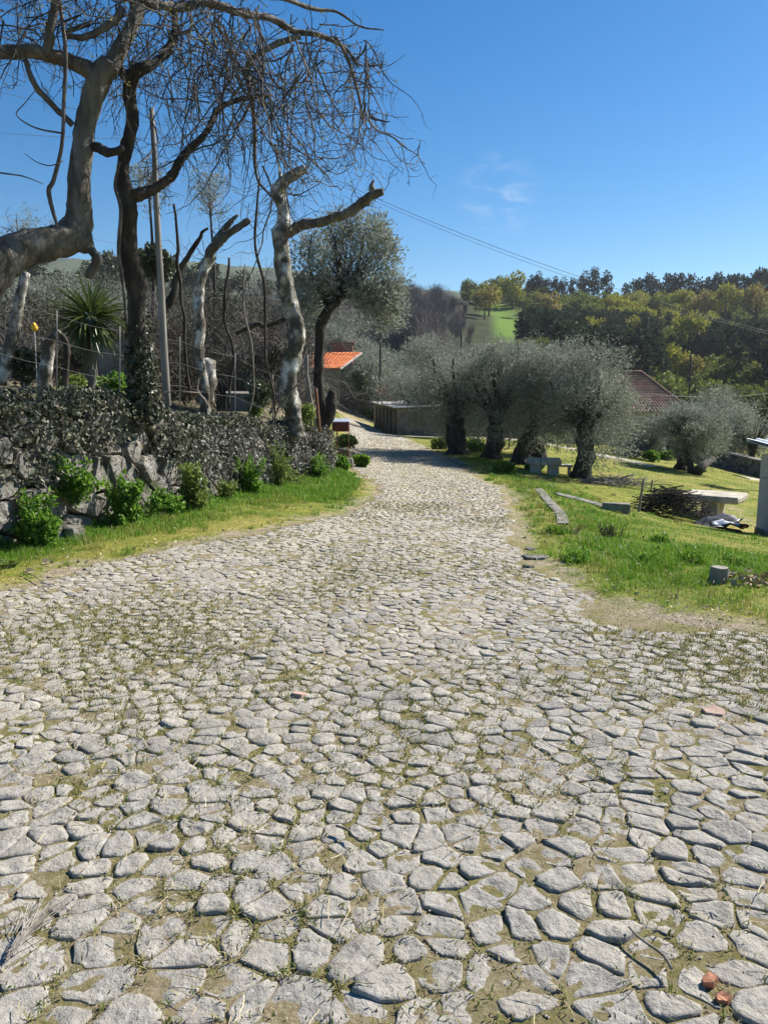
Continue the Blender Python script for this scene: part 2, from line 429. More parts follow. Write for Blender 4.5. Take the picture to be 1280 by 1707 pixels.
def ground_mat():
    m, nt, b = _base('meadow_ground'); v = pos(nt, False)
    n1 = noise(nt, v, .45, 5, .65, .4); n2 = noise(nt, v, 5, 6, .7); n4 = noise(nt, v, 26, 5, .7)
    a = ramp(nt, [(.28, (.08, .13, .018)), (.44, (.17, .20, .032)), (.57, (.27, .245, .06)), (.72, (.36, .29, .13))])
    mi = nt.nodes.new('ShaderNodeMath'); mi.operation = 'MULTIPLY_ADD'; nt.links.new(n2, mi.inputs[0]); mi.inputs[1].default_value = .55
    sub = nt.nodes.new('ShaderNodeMath'); sub.operation = 'MULTIPLY_ADD'; nt.links.new(n1, sub.inputs[0]); sub.inputs[1].default_value = .75; sub.inputs[2].default_value = -.16
    nt.links.new(sub.outputs[0], mi.inputs[2]); nt.links.new(mi.outputs[0], a.inputs[0])
    c = a.outputs[0]
    at = nt.nodes.new('ShaderNodeAttribute'); at.attribute_name = 'dirt'
    dr = ramp(nt, [(.3, (.20, .155, .10)), (.5, (.34, .28, .20)), (.7, (.46, .40, .31))]); nt.links.new(n4, dr.inputs[0])
    df = nt.nodes.new('ShaderNodeMath'); df.operation = 'MULTIPLY_ADD'; nt.links.new(n2, df.inputs[0]); df.inputs[1].default_value = 1.0; nt.links.new(at.outputs['Fac'], df.inputs[2])
    c = mixc(nt, mrange(nt, df.outputs[0], .95, 1.2), c, dr.outputs[0])
    sp_ = nt.nodes.new('ShaderNodeVectorMath'); sp_.operation = 'SCALE'; nt.links.new(c, sp_.inputs[0]); nt.links.new(mrange(nt, noise(nt, v, 11, 7, .78), .3, .7, .55, 1.3), sp_.inputs['Scale']); c = sp_.outputs[0]
    sx = nt.nodes.new('ShaderNodeSeparateXYZ'); nt.links.new(v, sx.inputs[0])
    far = ramp(nt, [(.35, (.014, .021, .008)), (.55, (.03, .038, .012)), (.7, (.055, .055, .018))]); nt.links.new(noise(nt, v, .12, 6, .7), far.inputs[0])
    c = mixc(nt, mrange(nt, sx.outputs[1], 75, 110), c, far.outputs[0])
    ma = nt.nodes.new('ShaderNodeAttribute'); ma.attribute_name = 'meadow'
    c = mixc(nt, ma.outputs['Fac'], c, (.105, .18, .022))
    nt.links.new(c, b.inputs['Base Color']); b.inputs['Roughness'].default_value = .95; b.inputs['Specular IOR Level'].default_value = .1
    bump(nt, b, n4, .9, .04)
    return m
M['ground'] = ground_mat()
M['soil'] = mat('garden_soil', [(.3, (.05, .06, .018)), (.5, (.12, .10, .05)), (.7, (.22, .17, .11))], 1.2, 6, .95, .8, 20, .04)
M['path'] = mat('dry_path_dirt', [(.3, (.27, .22, .16)), (.5, (.38, .33, .26)), (.7, (.47, .43, .36))], 1.5, 6, .95, .5, 20, .02)
M['wallstone'] = mat('rough_granite_wall', [(.25, (.09, .083, .072)), (.45, (.19, .175, .15)), (.6, (.29, .272, .24)), (.8, (.42, .40, .36))], 4.5, 7, .9, 1.0, 22, .05,
                     spots=[((.07, .075, .035), 3.2, .56, .68), ((.42, .31, .17), 2.0, .62, .74), ((.05, .048, .045), 14, .6, .7)], var=.2)
M['core'] = mat('wall_earth', [(.3, (.03, .027, .02)), (.7, (.09, .075, .05))], 6, 5, .95, .8, 30, .03)
M['bark'] = mat('plane_bark', [(.25, (.05, .042, .032)), (.45, (.105, .092, .072)), (.6, (.18, .165, .135)), (.8, (.36, .34, .30))], 6, 6, .85, 1.0, 16, .07, stretch=(1, 1, .3),
                spots=[((.06, .05, .038), 4, .58, .68)])
M['palebark'] = mat('pale_plane_bark', [(.30, (.05, .042, .03)), (.46, (.12, .106, .08)), (.54, (.30, .285, .24)), (.62, (.66, .64, .59))], 4, 6, .8, 1.0, 24, .04, stretch=(1, 1, .7),
                    spots=[((.09, .075, .055), 3.4, .57, .64)])
M['darkbark'] = mat('dark_bark', [(.25, (.016, .013, .010)), (.5, (.045, .037, .029)), (.75, (.11, .092, .074))], 8, 6, .9, 1.0, 35, .04, stretch=(1, 1, .35))
M['olivebark'] = mat('olive_bark', [(.25, (.015, .013, .011)), (.5, (.045, .04, .033)), (.75, (.11, .10, .085))], 7, 6, .9, 1.0, 26, .05, stretch=(1, 1, .3), world_space=False)
M['twig'] = mat('twig_bark', [(.3, (.035, .029, .024)), (.5, (.08, .068, .056)), (.7, (.17, .15, .128))], 3, 4, .8, 0, spec=.25, var=.4)
M['drywood'] = mat('dry_wood', [(.3, (.09, .075, .06)), (.5, (.18, .16, .135)), (.7, (.30, .275, .24))], 10, 5, .85, .6, 40, .01, stretch=(1, 1, .15), var=.3)
M['pole'] = mat('weathered_pole', [(.3, (.10, .094, .08)), (.5, (.19, .18, .16)), (.7, (.29, .275, .25))], 12, 5, .85, .5, 50, .01, stretch=(1, 1, .08))
M['darkpole'] = mat('dark_pole', [(.3, (.03, .028, .026)), (.7, (.08, .075, .068))], 8, 4, .85, .3, 30, .01)
M['olive'] = leafmat('olive_leaves', [(0, (.062, .074, .046)), (.4, (.145, .163, .112)), (.8, (.275, .30, .22)), (1, (.41, .435, .35))], .3, .55, .25, back=(.28, .295, .24))
M['oliveshade'] = leafmat('shaded_slope_olive_leaves', [(0, (.042, .046, .028)), (.5, (.085, .09, .058)), (1, (.17, .175, .125))], .15, .6, .2)  # olive leaves in a darker copy: the slope's backlit shade is put into the colour
M['thicket'] = leafmat('dark_thicket', [(0, (.022, .018, .012)), (.5, (.055, .045, .030)), (.85, (.10, .085, .058)), (1, (.20, .17, .12))], .1, .8, .1)
M['olivedark'] = leafmat('holm_leaves', [(0, (.03, .04, .018)), (.5, (.07, .082, .04)), (1, (.13, .14, .075))], .2, .5, .4)
M['ivy'] = leafmat('ivy_leaves', [(0, (.028, .036, .018)), (.4, (.060, .072, .038)), (.72, (.11, .118, .07)), (.88, (.17, .155, .115)), (1, (.26, .23, .18))], .15, .5, .3)
M['dryivy'] = leafmat('dry_ivy_leaves', [(0, (.045, .043, .034)), (.5, (.115, .112, .09)), (.8, (.21, .205, .175)), (1, (.34, .33, .29))], .1, .55, .3)
M['weed'] = leafmat('weed_leaves', [(0, (.06, .14, .015)), (.5, (.125, .25, .028)), (1, (.21, .34, .055))], .5, .5, .3)
M['paleweed'] = leafmat('pale_weed_leaves', [(0, (.09, .14, .025)), (.5, (.16, .23, .045)), (1, (.26, .31, .09))], .35, .5, .35)
M['grass'] = leafmat('grass_blades', [(0, (.06, .15, .012)), (.45, (.125, .265, .020)), (.85, (.20, .34, .035)), (.95, (.28, .30, .07)), (1, (.40, .34, .17))], .35, .5, .3)
M['drygrass'] = leafmat('yellow_grass_blades', [(0, (.13, .17, .022)), (.4, (.23, .24, .04)), (.75, (.32, .27, .08)), (1, (.45, .38, .21))], .3, .6, .2)
M['moss'] = leafmat('joint_grass', [(0, (.08, .12, .018)), (.4, (.16, .19, .035)), (.65, (.26, .23, .08)), (.85, (.40, .33, .17)), (1, (.50, .44, .28))], .25, .7, .15)
M['straw'] = leafmat('straw', [(0, (.25, .19, .11)), (.6, (.42, .34, .2)), (1, (.55, .47, .32))], 0, .8, .2)
M['yucca'] = leafmat('yucca_leaves', [(0, (.03, .055, .014)), (.5, (.065, .10, .024)), (.85, (.12, .15, .04)), (1, (.3, .28, .12))], .2, .35, .5)
M['euc'] = leafmat('eucalyptus_leaves', [(0, (.022, .036, .020)), (.5, (.045, .066, .034)), (1, (.08, .104, .054))], .15, .8, .08)
M['oak'] = leafmat('spring_oak_leaves', [(0, (.14, .15, .02)), (.5, (.27, .27, .035)), (1, (.39, .38, .07))], .3, .6, .2)
M['oakbrown'] = leafmat('brown_oak_leaves', [(0, (.14, .115, .028)), (.5, (.26, .215, .05)), (1, (.36, .31, .085))], .3, .6, .2)
M['oakgreen'] = leafmat('green_oak_leaves', [(0, (.065, .095, .018)), (.5, (.14, .175, .03)), (1, (.24, .25, .06))], .3, .6, .2)
M['bare'] = leafmat('bare_twigs', [(0, (.09, .076, .073)), (.5, (.175, .15, .142)), (1, (.29, .255, .235))], 0, .9, .1)
M['scrub'] = leafmat('scrub_twigs', [(0, (.03, .024, .017)), (.5, (.07, .058, .04)), (1, (.15, .128, .09))], .1, .8, .2)
M['bud'] = leafmat('spring_buds', [(0, (.20, .19, .04)), (1, (.36, .33, .10))], .3, .6, .2)
M['orange_tile'] = mat('orange_roof', [(.3, (.50, .13, .035)), (.5, (.66, .18, .05)), (.7, (.72, .25, .09))], 1.2, 5, .8, .3, 12, .02)
M['brown_tile'] = mat('brown_roof_tiles', [(.3, (.16, .085, .06)), (.5, (.25, .135, .095)), (.7, (.33, .20, .15))], 1.4, 6, .85, .4, 9, .03, spots=[((.12, .11, .09), .8, .55, .7)])
M['brick'] = mat('red_brick', [(.3, (.20, .07, .05)), (.7, (.33, .13, .09))], 4, 4, .9, .3, 20, .02)
M['masonry'] = mat('grey_masonry', [(.3, (.10, .092, .076)), (.5, (.17, .156, .132)), (.7, (.25, .23, .20))], 3, 6, .9, .8, 10, .04)
M['plaster'] = mat('pale_plaster', [(.3, (.42, .41, .385)), (.7, (.54, .525, .50))], 2, 5, .9, .2, 30, .006)
M['tanwall'] = mat('tan_plaster', [(.3, (.34, .25, .18)), (.7, (.42, .32, .23))], 2, 5, .9, .2, 30, .006)
M['fibre'] = mat('fibre_cement_roof', [(.3, (.24, .235, .21)), (.5, (.36, .35, .32)), (.7, (.45, .44, .41))], 1.5, 6, .9, .3, 12, .02)
M['shedwall'] = mat('dark_plank_wall', [(.3, (.06, .055, .048)), (.5, (.11, .10, .09)), (.7, (.17, .16, .14))], 3, 5, .9, .5, 20, .02)
M['whitesheet'] = mat('white_roof_sheet', [(.3, (.68, .69, .70)), (.7, (.80, .81, .82))], 1, 4, .5, .1, 20, .005)
M['redbox'] = mat('maroon_paint', [(.3, (.09, .022, .018)), (.7, (.15, .038, .03))], 9, 5, .55, .2, 40, .004)
M['boxroof'] = mat('blue_grey_sheet', [(.3, (.28, .32, .40)), (.7, (.42, .46, .54))], 5, 4, .5, .1, 40, .004)
M['iron'] = mat('dark_iron', [(.3, (.05, .045, .04)), (.7, (.11, .09, .075))], 14, 4, .6, .2, 40, .004)
M['rust'] = mat('rusty_bar', [(.3, (.12, .055, .03)), (.7, (.22, .11, .06))], 14, 4, .8, .2, 40, .004)
M['slab'] = mat('table_granite', [(.3, (.28, .255, .20)), (.5, (.42, .39, .32)), (.7, (.54, .51, .44))], 3, 7, .9, .8, 26, .02, spots=[((.30, .22, .10), 2.5, .56, .7), ((.14, .13, .10), 7, .6, .68)])
M['kerb'] = mat('kerb_concrete', [(.3, (.10, .097, .075)), (.5, (.18, .17, .143)), (.7, (.26, .25, .22))], 5, 6, .9, .7, 40, .015)
M['clay'] = mat('orange_clay', [(.3, (.40, .15, .085)), (.7, (.55, .25, .15))], 14, 5, .85, .5, 60, .006)
M['claystone'] = mat('reddish_stone', [(.3, (.34, .225, .17)), (.7, (.42, .31, .245))], 14, 5, .85, .5, 60, .006)
M['black'] = mat('black_sheet', [(.3, (.02, .02, .022)), (.7, (.05, .05, .055))], 6, 4, .45, .2, 20, .01)
M['bluewhite'] = mat('pale_sheet', [(.3, (.55, .60, .68)), (.7, (.70, .74, .80))], 4, 4, .5, .1, 20, .01)
M['yellow'] = mat('yellow_plastic', [(.3, (.75, .38, .02)), (.7, (.85, .5, .04))], 6, 3, .5, 0)
M['red'] = mat('red_plastic', [(.3, (.60, .07, .03)), (.7, (.72, .11, .05))], 6, 3, .5, 0)
M['glass'] = mat('dark_window_glass', [(.3, (.02, .024, .028)), (.7, (.04, .045, .05))], 2, 2, .1, 0, spec=.6)
M['wood'] = mat('brown_door_wood', [(.3, (.13, .06, .03)), (.7, (.22, .11, .06))], 6, 4, .6, .2, 30, .01)
M['darkstone'] = mat('mossy_dark_stone', [(.3, (.07, .065, .055)), (.5, (.13, .12, .10)), (.7, (.2, .19, .16))], 3, 6, .9, .6, 12, .03, var=.25)
M['cutwood'] = mat('cut_wood', [(.3, (.16, .145, .12)), (.5, (.25, .23, .195)), (.7, (.34, .315, .27))], 14, 5, .85, .4, 40, .008)
M['cable'] = mat('cable_sheath', [(.3, (.10, .105, .11)), (.7, (.15, .155, .16))], 3, 2, .6, 0)
M['wire'] = mat('galvanised_wire', [(.3, (.10, .10, .095)), (.7, (.18, .18, .175))], 5, 2, .5, 0)
M['farhill'] = mat('far_forest_hill', [(.3, (.035, .05, .025)), (.7, (.06, .08, .04))], .02, 6, .95, 0)
M['ivystem'] = mat('ivy_stem', [(.3, (.10, .085, .065)), (.7, (.24, .21, .17))], 8, 4, .9, .3, 40, .01, var=.3)

# ------------------------------------------------------------------ road outline (metres) and terrain
_R = np.array([(-8, 14), (-2, 13), (.5, 10), (2.5, 6), (4.0, 3.4), (4.68, 2.35), (5.4, 1.85), (5.9, 1.62), (6.6, 1.45), (7.4, 1.42), (8.2, 1.47), (10, 1.75), (12.3, 2.06),
               (15, 2.38), (19.3, 2.55), (23, 2.55), (28, 2.2), (34, 1.35), (42, .75), (48, .35), (56, -.5), (64, -1.5), (70, -1.9), (76, -1.6), (84, -1.0), (96, -2)])
_L = np.array([(-8, -14), (1, -11), (3, -8.5), (4.6, -5), (5.9, -2.95), (7.1, -2.42), (8.15, -1.55), (8.6, -1.3), (10.3, -.68), (12.5, -.35), (14.8, -.12), (16.5, -.25), (19, -.62),
               (22, -1.05), (26, -1.15), (34, -1.6), (42, -2.0), (50, -2.35), (60, -3.0), (68, -4.2), (73, -6.5), (77, -10), (96, -16)])
def RX(y): return np.interp(y, _R[:, 0], _R[:, 1])
def LX(y): return np.interp(y, _L[:, 0], _L[:, 1])
def road_in(x, y):                   # metres inside the nearer road edge (negative outside)
    return np.minimum(RX(y) - x, x - LX(y))

PATH = [(12, 33.5), (9.2, 39), (6.6, 43.5), (3.6, 45.5), (1.6, 47.2)]
PATH2 = [(17.0, 36.5), (19, 37.6), (24, 38), (32, 38)]
def seg_dist(x, y, pl):
    d = np.full(np.shape(x), 1e9)
    for (ax, ay), (bx, by) in zip(pl[:-1], pl[1:]):
        vx, vy = bx - ax, by - ay
        t = np.clip(((x - ax) * vx + (y - ay) * vy) / (vx * vx + vy * vy), 0, 1)
        d = np.minimum(d, np.hypot(x - ax - t * vx, y - ay - t * vy))
    return d

def terrain():
    nv, nu = 300, 230
    v = np.concatenate([np.linspace(math.log(2.5), math.log(60), 200), np.linspace(math.log(60), math.log(920), 101)[1:]]); nv = len(v)
    u = np.linspace(-1.7, 1.7, nu)
    D = np.exp(v)[:, None]; y = np.repeat(D - 10, nu, 1); x = u[None] * D
    x, y = x.ravel(), y.ravel()
    z = H(x, y)
    ri = road_in(x, y)
    z = z - .07 * np.clip((ri - .05) / .3, 0, 1) * (y < 92)
    z = z + .03 * sn(x, y, 1.1, 2.0) * np.clip(-ri / 1.0, 0, 1) * (y < 60)
    i = np.arange(nv - 1)[:, None] * nu; j = np.arange(nu - 1)[None]
    Q = np.stack([i + j, i + j + 1, i + nu + j + 1, i + nu + j], -1).reshape(-1, 4)
    me = raw_mesh('ground', np.stack([x, y, z], -1), Q, np.zeros((0, 3), int), M['ground'], True)
    # bare earth: margins of the road, trodden spots round the tables, the yard at the bend
    n = sn(x, y, 1.7, 5)
    dirt = np.clip(.60 + .32 * (ri + .05) / .5 + .14 * sn(x, y, 2.3, 4), 0, .72)
    dirt = np.maximum(dirt, .66 * np.exp(-((x - 2.1) / .65) ** 2 - ((y - 5.0) / .4) ** 2))
    for cx, cy, r in [(8.6, 19.0, 2.2), (9.0, 21.5, 2.4), (7.9, 15.5, 1.0), (5.6, 16.3, .6)]:
        dirt = np.maximum(dirt, .60 * np.exp(-((x - cx) / r) ** 2 - ((y - cy) / r) ** 2))
    dirt = np.maximum(dirt, .55 * (y > 66) * (y < 96) * np.clip(1 - np.abs(x + 4) / 9, 0, 1))
    a = me.attributes.new('dirt', 'FLOAT', 'POINT'); a.data.foreach_set('value', dirt.astype(np.float32))
    # the open meadow on the far slope
    dd = np.maximum(y, 1); px = 640 + x / dd * FPX
    w = np.exp(-((px - 838 - (260 - y) * .25) / 25) ** 2) * np.clip((y - 175) / 20, 0, 1) * np.clip((345 - y) / 25, 0, 1)
    w = np.clip(w * 2.0 - .45 + .35 * sn(x, y, .06) + .2 * sn(x, y, .19), 0, 1)
    w = np.maximum(w, .9 * np.exp(-((px - 1110) / 70) ** 2 - ((y - 185) / 22) ** 2))
    a = me.attributes.new('meadow', 'FLOAT', 'POINT'); a.data.foreach_set('value', w.astype(np.float32))
    o = bpy.data.objects.new('ground', me); COL.objects.link(o); tag(o, kind='structure')
    o['label'] = 'green and straw coloured meadow sloping down to the valley'
terrain()

def strip(name, pl, width, mat_, n=60, lift=.05, label=None):
    q = smooth_path([(a, b, 0, 1) for a, b in pl], 12)[:, :2]
    t = np.gradient(q, axis=0); t /= np.linalg.norm(t, axis=1)[:, None]; nn = np.stack([-t[:, 1], t[:, 0]], -1)
    k = 7; off = np.linspace(-1, 1, k)
    w = width / 2 * (1 + .2 * sn(q[:, 0], q[:, 1], 1.3, 1))
    p = q[:, None] + nn[:, None] * (off[None, :, None] * w[:, None, None])
    p = p.reshape(-1, 2); e = np.tile(1 - off ** 2, len(q))
    z = H(p[:, 0], p[:, 1]) + lift * (.3 + .9 * e)
    z -= .12 * np.tile(np.abs(off) > .99, len(q))
    i = np.arange(len(q) - 1)[:, None] * k; j = np.arange(k - 1)[None]
    Q = np.stack([i + j, i + j + 1, i + k + j + 1, i + k + j], -1).reshape(-1, 4)
    o = bpy.data.objects.new(name, raw_mesh(name, np.column_stack([p, z]), Q, np.zeros((0, 3), int), mat_, True)); COL.objects.link(o)
    tag(o, label, kind='structure'); return o
strip('dirt_path', PATH, 1.5, M['path'], label='pale dirt path crossing the meadow behind the olive trees')
strip('dirt_path', PATH2, 1.3, M['path'], label='pale dirt path below the low stone wall at the right')

# ------------------------------------------------------------------ cobbled road
def road_bed():
    y = np.concatenate([np.arange(-6, 30, .12), np.geomspace(30, 95, 160)])
    k = 40; f = np.linspace(0, 1, k)
    e = .07
    xl = LX(y) - e + .09 * sn(y, y * .3, 3.1, 1); xr = RX(y) + e + .09 * sn(y, y * .4, 2.7, 4)
    x = xl[:, None] + (xr - xl)[:, None] * f[None]; yy = np.repeat(y[:, None], k, 1)
    x, yy = x.ravel(), yy.ravel()
    z = H(x, yy) - .0008 + .0038 * sn(x, yy, 6, 3)
    ed = np.tile((f < .01) | (f > .99), len(y)); z = np.where(ed, z - .05, z)
    i = np.arange(len(y) - 1)[:, None] * k; j = np.arange(k - 1)[None]
    Q = np.stack([i + j, i + j + 1, i + k + j + 1, i + k + j], -1).reshape(-1, 4)
    return raw_mesh('cobbled_road', np.stack([x, yy, z], -1), Q, np.zeros((0, 3), int), M['bed'], True)
road = bpy.data.objects.new('cobbled_road', road_bed()); COL.objects.link(road)
tag(road, 'grey cobbled lane winding downhill with moss in its joints', kind='structure')

def voronoi(x0, x1, y0, y1, sx, sy, jit, drop, keep, seed=0, shear=None):
    r = random.Random(seed)
    nx, ny = int((x1 - x0) / sx) + 1, int((y1 - y0) / sy) + 1
    g = {}
    for j in range(-2, ny + 2):
        for i in range(-2, nx + 2):
            if r.random() < drop: continue
            px = x0 + (i + (.5 if j % 2 else 0) + r.uniform(-jit, jit)) * sx
            py = y0 + (j + r.uniform(-jit, jit)) * sy
            g[(i, j)] = (px, py)
    out = []
    for (i, j), (px, py) in g.items():
        if not keep(px, py): continue
        poly = [(px - 2 * sx, py - 2 * sy), (px + 2 * sx, py - 2 * sy), (px + 2 * sx, py + 2 * sy), (px - 2 * sx, py + 2 * sy)]
        nb = []
        for b in range(-3, 4):
            for a in range(-3, 4):
                q = g.get((i + a, j + b))
                if q and (a or b): nb.append(((q[0] - px) ** 2 + (q[1] - py) ** 2, q))
        nb.sort()
        far = max((a - px) ** 2 + (b - py) ** 2 for a, b in poly)
        for d2, (qx, qy) in nb:
            if d2 > 4 * far: break
            nxv, nyv = qx - px, qy - py; c = (qx * qx + qy * qy - px * px - py * py) / 2
            new = []; n = len(poly)
            for k in range(n):
                ax, ay = poly[k]; bx, by = poly[(k + 1) % n]
                da, db = nxv * ax + nyv * ay - c, nxv * bx + nyv * by - c
                if da <= 0: new.append((ax, ay))
                if da * db < 0:
                    t = da / (da - db); new.append((ax + (bx - ax) * t, ay + (by - ay) * t))
            poly = new
            if len(poly) < 3: break
            far = max((a - px) ** 2 + (b - py) ** 2 for a, b in poly)
        if len(poly) >= 3: out.append(np.array(poly))
    return out

def stone(poly, joint, h, r, detail=2, sink=.05, rough=1.0):
    """a worn stone over a cell: local (x, y, height) verts, quads, tris"""
    c = poly.mean(0); d = poly - c; l = np.linalg.norm(d, axis=1)
    size = l.mean()
    p = c + d * np.maximum((l - joint) / l, .35)[:, None]
    if detail >= 1:                  # cut the corners once, then wobble the outline
        a, b = p, np.roll(p, -1, 0)
        cut = r.uniform(.08, .24)
        p = np.stack([a * (1 - cut) + b * cut, a * cut + b * (1 - cut)], 1).reshape(-1, 2)
    if detail >= 3:
        p = np.stack([p, (p + np.roll(p, -1, 0)) / 2], 1).reshape(-1, 2)
    n = len(p); d = p - c
    d = d * (1 + r.normal(0, .045 if detail < 3 else .055, n) * rough)[:, None]
    tx, ty = r.normal(0, .045, 2) * rough; s0 = r.uniform(0, 50)
    def top(q, hh, w):
        return hh + (q[:, 0] - c[0]) * tx + (q[:, 1] - c[1]) * ty + w * (r.normal(0, .0016, len(q)) * max(rough - 1, .25) * size / .08 + .0048 * rough * sn(q[:, 0], q[:, 1], 26, s0) + .002 * rough * sn(q[:, 0], q[:, 1], 61, s0))
    def ring(f, hh, w=1.0):
        q = c + d * f; return np.column_stack([q, top(q, hh, w) if w else np.full(n, hh)])
    if detail >= 3: rings = [ring(1.03, -sink, 0), ring(1.0, h * .45), ring(.955, h * .9), ring(.80, h * 1.0, 1.3), ring(.55, h * 1.0, 1.6), ring(.28, h * 1.0, 1.6)]
    elif detail == 2: rings = [ring(1.03, -sink, 0), ring(1.0, h * .55), ring(.92, h * .96), ring(.5, h * 1.02)]
    else: rings = [ring(1.02, -sink, 0), ring(.93, h * .85)]
    V = np.concatenate(rings + [np.array([[c[0], c[1], h * 1.05]])])
    Q = []
    for k in range(len(rings) - 1):
        a = np.arange(n); b = (a + 1) % n
        Q.append(np.stack([k * n + a, k * n + b, (k + 1) * n + b, (k + 1) * n + a], -1))
    k = (len(rings) - 1) * n; a = np.arange(n); b = (a + 1) % n
    return V, np.concatenate(Q), np.stack([k + a, k + b, np.full(n, len(V) - 1)], -1)

def cobbles():
    def keep(x, y):
        e = float(road_in(np.array(x), np.array(y)))
        if e < .04 + .12 * math.sin(y * 2.3 + x) ** 2: return False
        # worn gravel patch at the right-hand verge
        if math.hypot((x - 1.95) / .55, (y - 5.25) / .5) < 1.0: return False
        return abs(x) < .62 * y + 2.2
    def sc_(y): return np.interp(y, [1.6, 2.6, 4.5, 30], [.86, .74, .60, .62])
    ty = np.linspace(.2, 31, 3000); tb = np.concatenate([[0], np.cumsum(np.diff(ty) / sc_((ty[1:] + ty[:-1]) / 2))])
    def w_(p):
        y = np.interp(p[..., 1], tb, ty); return np.stack([p[..., 0] * sc_(y), y], -1)
    def keep2(a, b):
        q = w_(np.array([a, b])); return .25 < q[1] < 30 and keep(float(q[0]), float(q[1]))
    cells = [w_(c) for c in voronoi(-22, 16, 0, float(tb[-1]), .166, .126, .41, .05, keep2, 3)]
    cells += voronoi(-4, 3.5, 30, 62, .19, .15, .34, .08, keep, 4)
    near, far = [], []
    for c in cells:
        m = c.mean(0)
        sp = P_inv(m[0], m[1])
        (near if (sp and m[1] < 7) else far).append((m[1], c))
    near.sort(key=lambda t: t[0]); far += near[300:]; near = near[:300]
    r = np.random.default_rng(5)
    geo = []
    for grp, det in ((near, 3), (far, None)):
        for y, c in grp:
            k = det or (3 if y < 3.2 else 2 if y < 10 else 1)
            j = float(np.clip(r.normal(.0078, .0055), .002, .026)) * float(np.interp(y, [2, 4, 20], [1.0, .6, .5]))
            s = stone(c, j, float(np.clip(r.normal(.0070, .0036), .002, .017)) * float(np.interp(y, [2.5, 5, 12, 24], [1, .7, .55, .35])), r, k)
            geo.append(s)
    n = [len(g[0]) for g in geo]
    V = np.concatenate([g[0] for g in geo])
    V[:, 2] += H(V[:, 0], V[:, 1]) - .002
    st = np.concatenate([[0], np.cumsum(n)])
    for i in range(300):
        v = V[st[i]:st[i + 1]]; o0 = v.mean(0)
        mb = MB(); mb.add(v - o0, geo[i][1], geo[i][2])
        put('cobble_stone', mb.mesh('cobble_stone', M['cobble'], smooth=True), road, o0)
    mb = MB()
    for i in range(300, len(geo)): mb.add(V[st[i]:st[i + 1]], geo[i][1], geo[i][2])
    o = mb.build('cobble_stones', M['cobble'], road, smooth=True); o['kind'] = 'stuff'
    W = mb.data()[0]
    tr = (np.exp(-((W[:, 0] - (LX(W[:, 1]) + RX(W[:, 1])) * .5 - .1 - .72) / .28) ** 2) + np.exp(-((W[:, 0] - (LX(W[:, 1]) + RX(W[:, 1])) * .5 - .1 + .72) / .28) ** 2)) * np.clip((W[:, 1] - 6) / 4, 0, 1) * np.clip(.8 + .3 * sn(W[:, 0], W[:, 1], .9, 2), 0, 1)
    at = o.data.attributes.new('track', 'FLOAT', 'POINT'); at.data.foreach_set('value', tr.astype(np.float32))
    return cells
def P_inv(x, y):
    z = h1(x, y) - EYE
    f = y * math.cos(PITCH) - z * math.sin(PITCH); u = y * math.sin(PITCH) + z * math.cos(PITCH)
    if f <= .1: return None
    px, py = 640 + x / f * FPX, 853.5 - u / f * FPX
    return (px, py) if -30 < px < 1310 and py < 1740 else None
CELLS = cobbles()

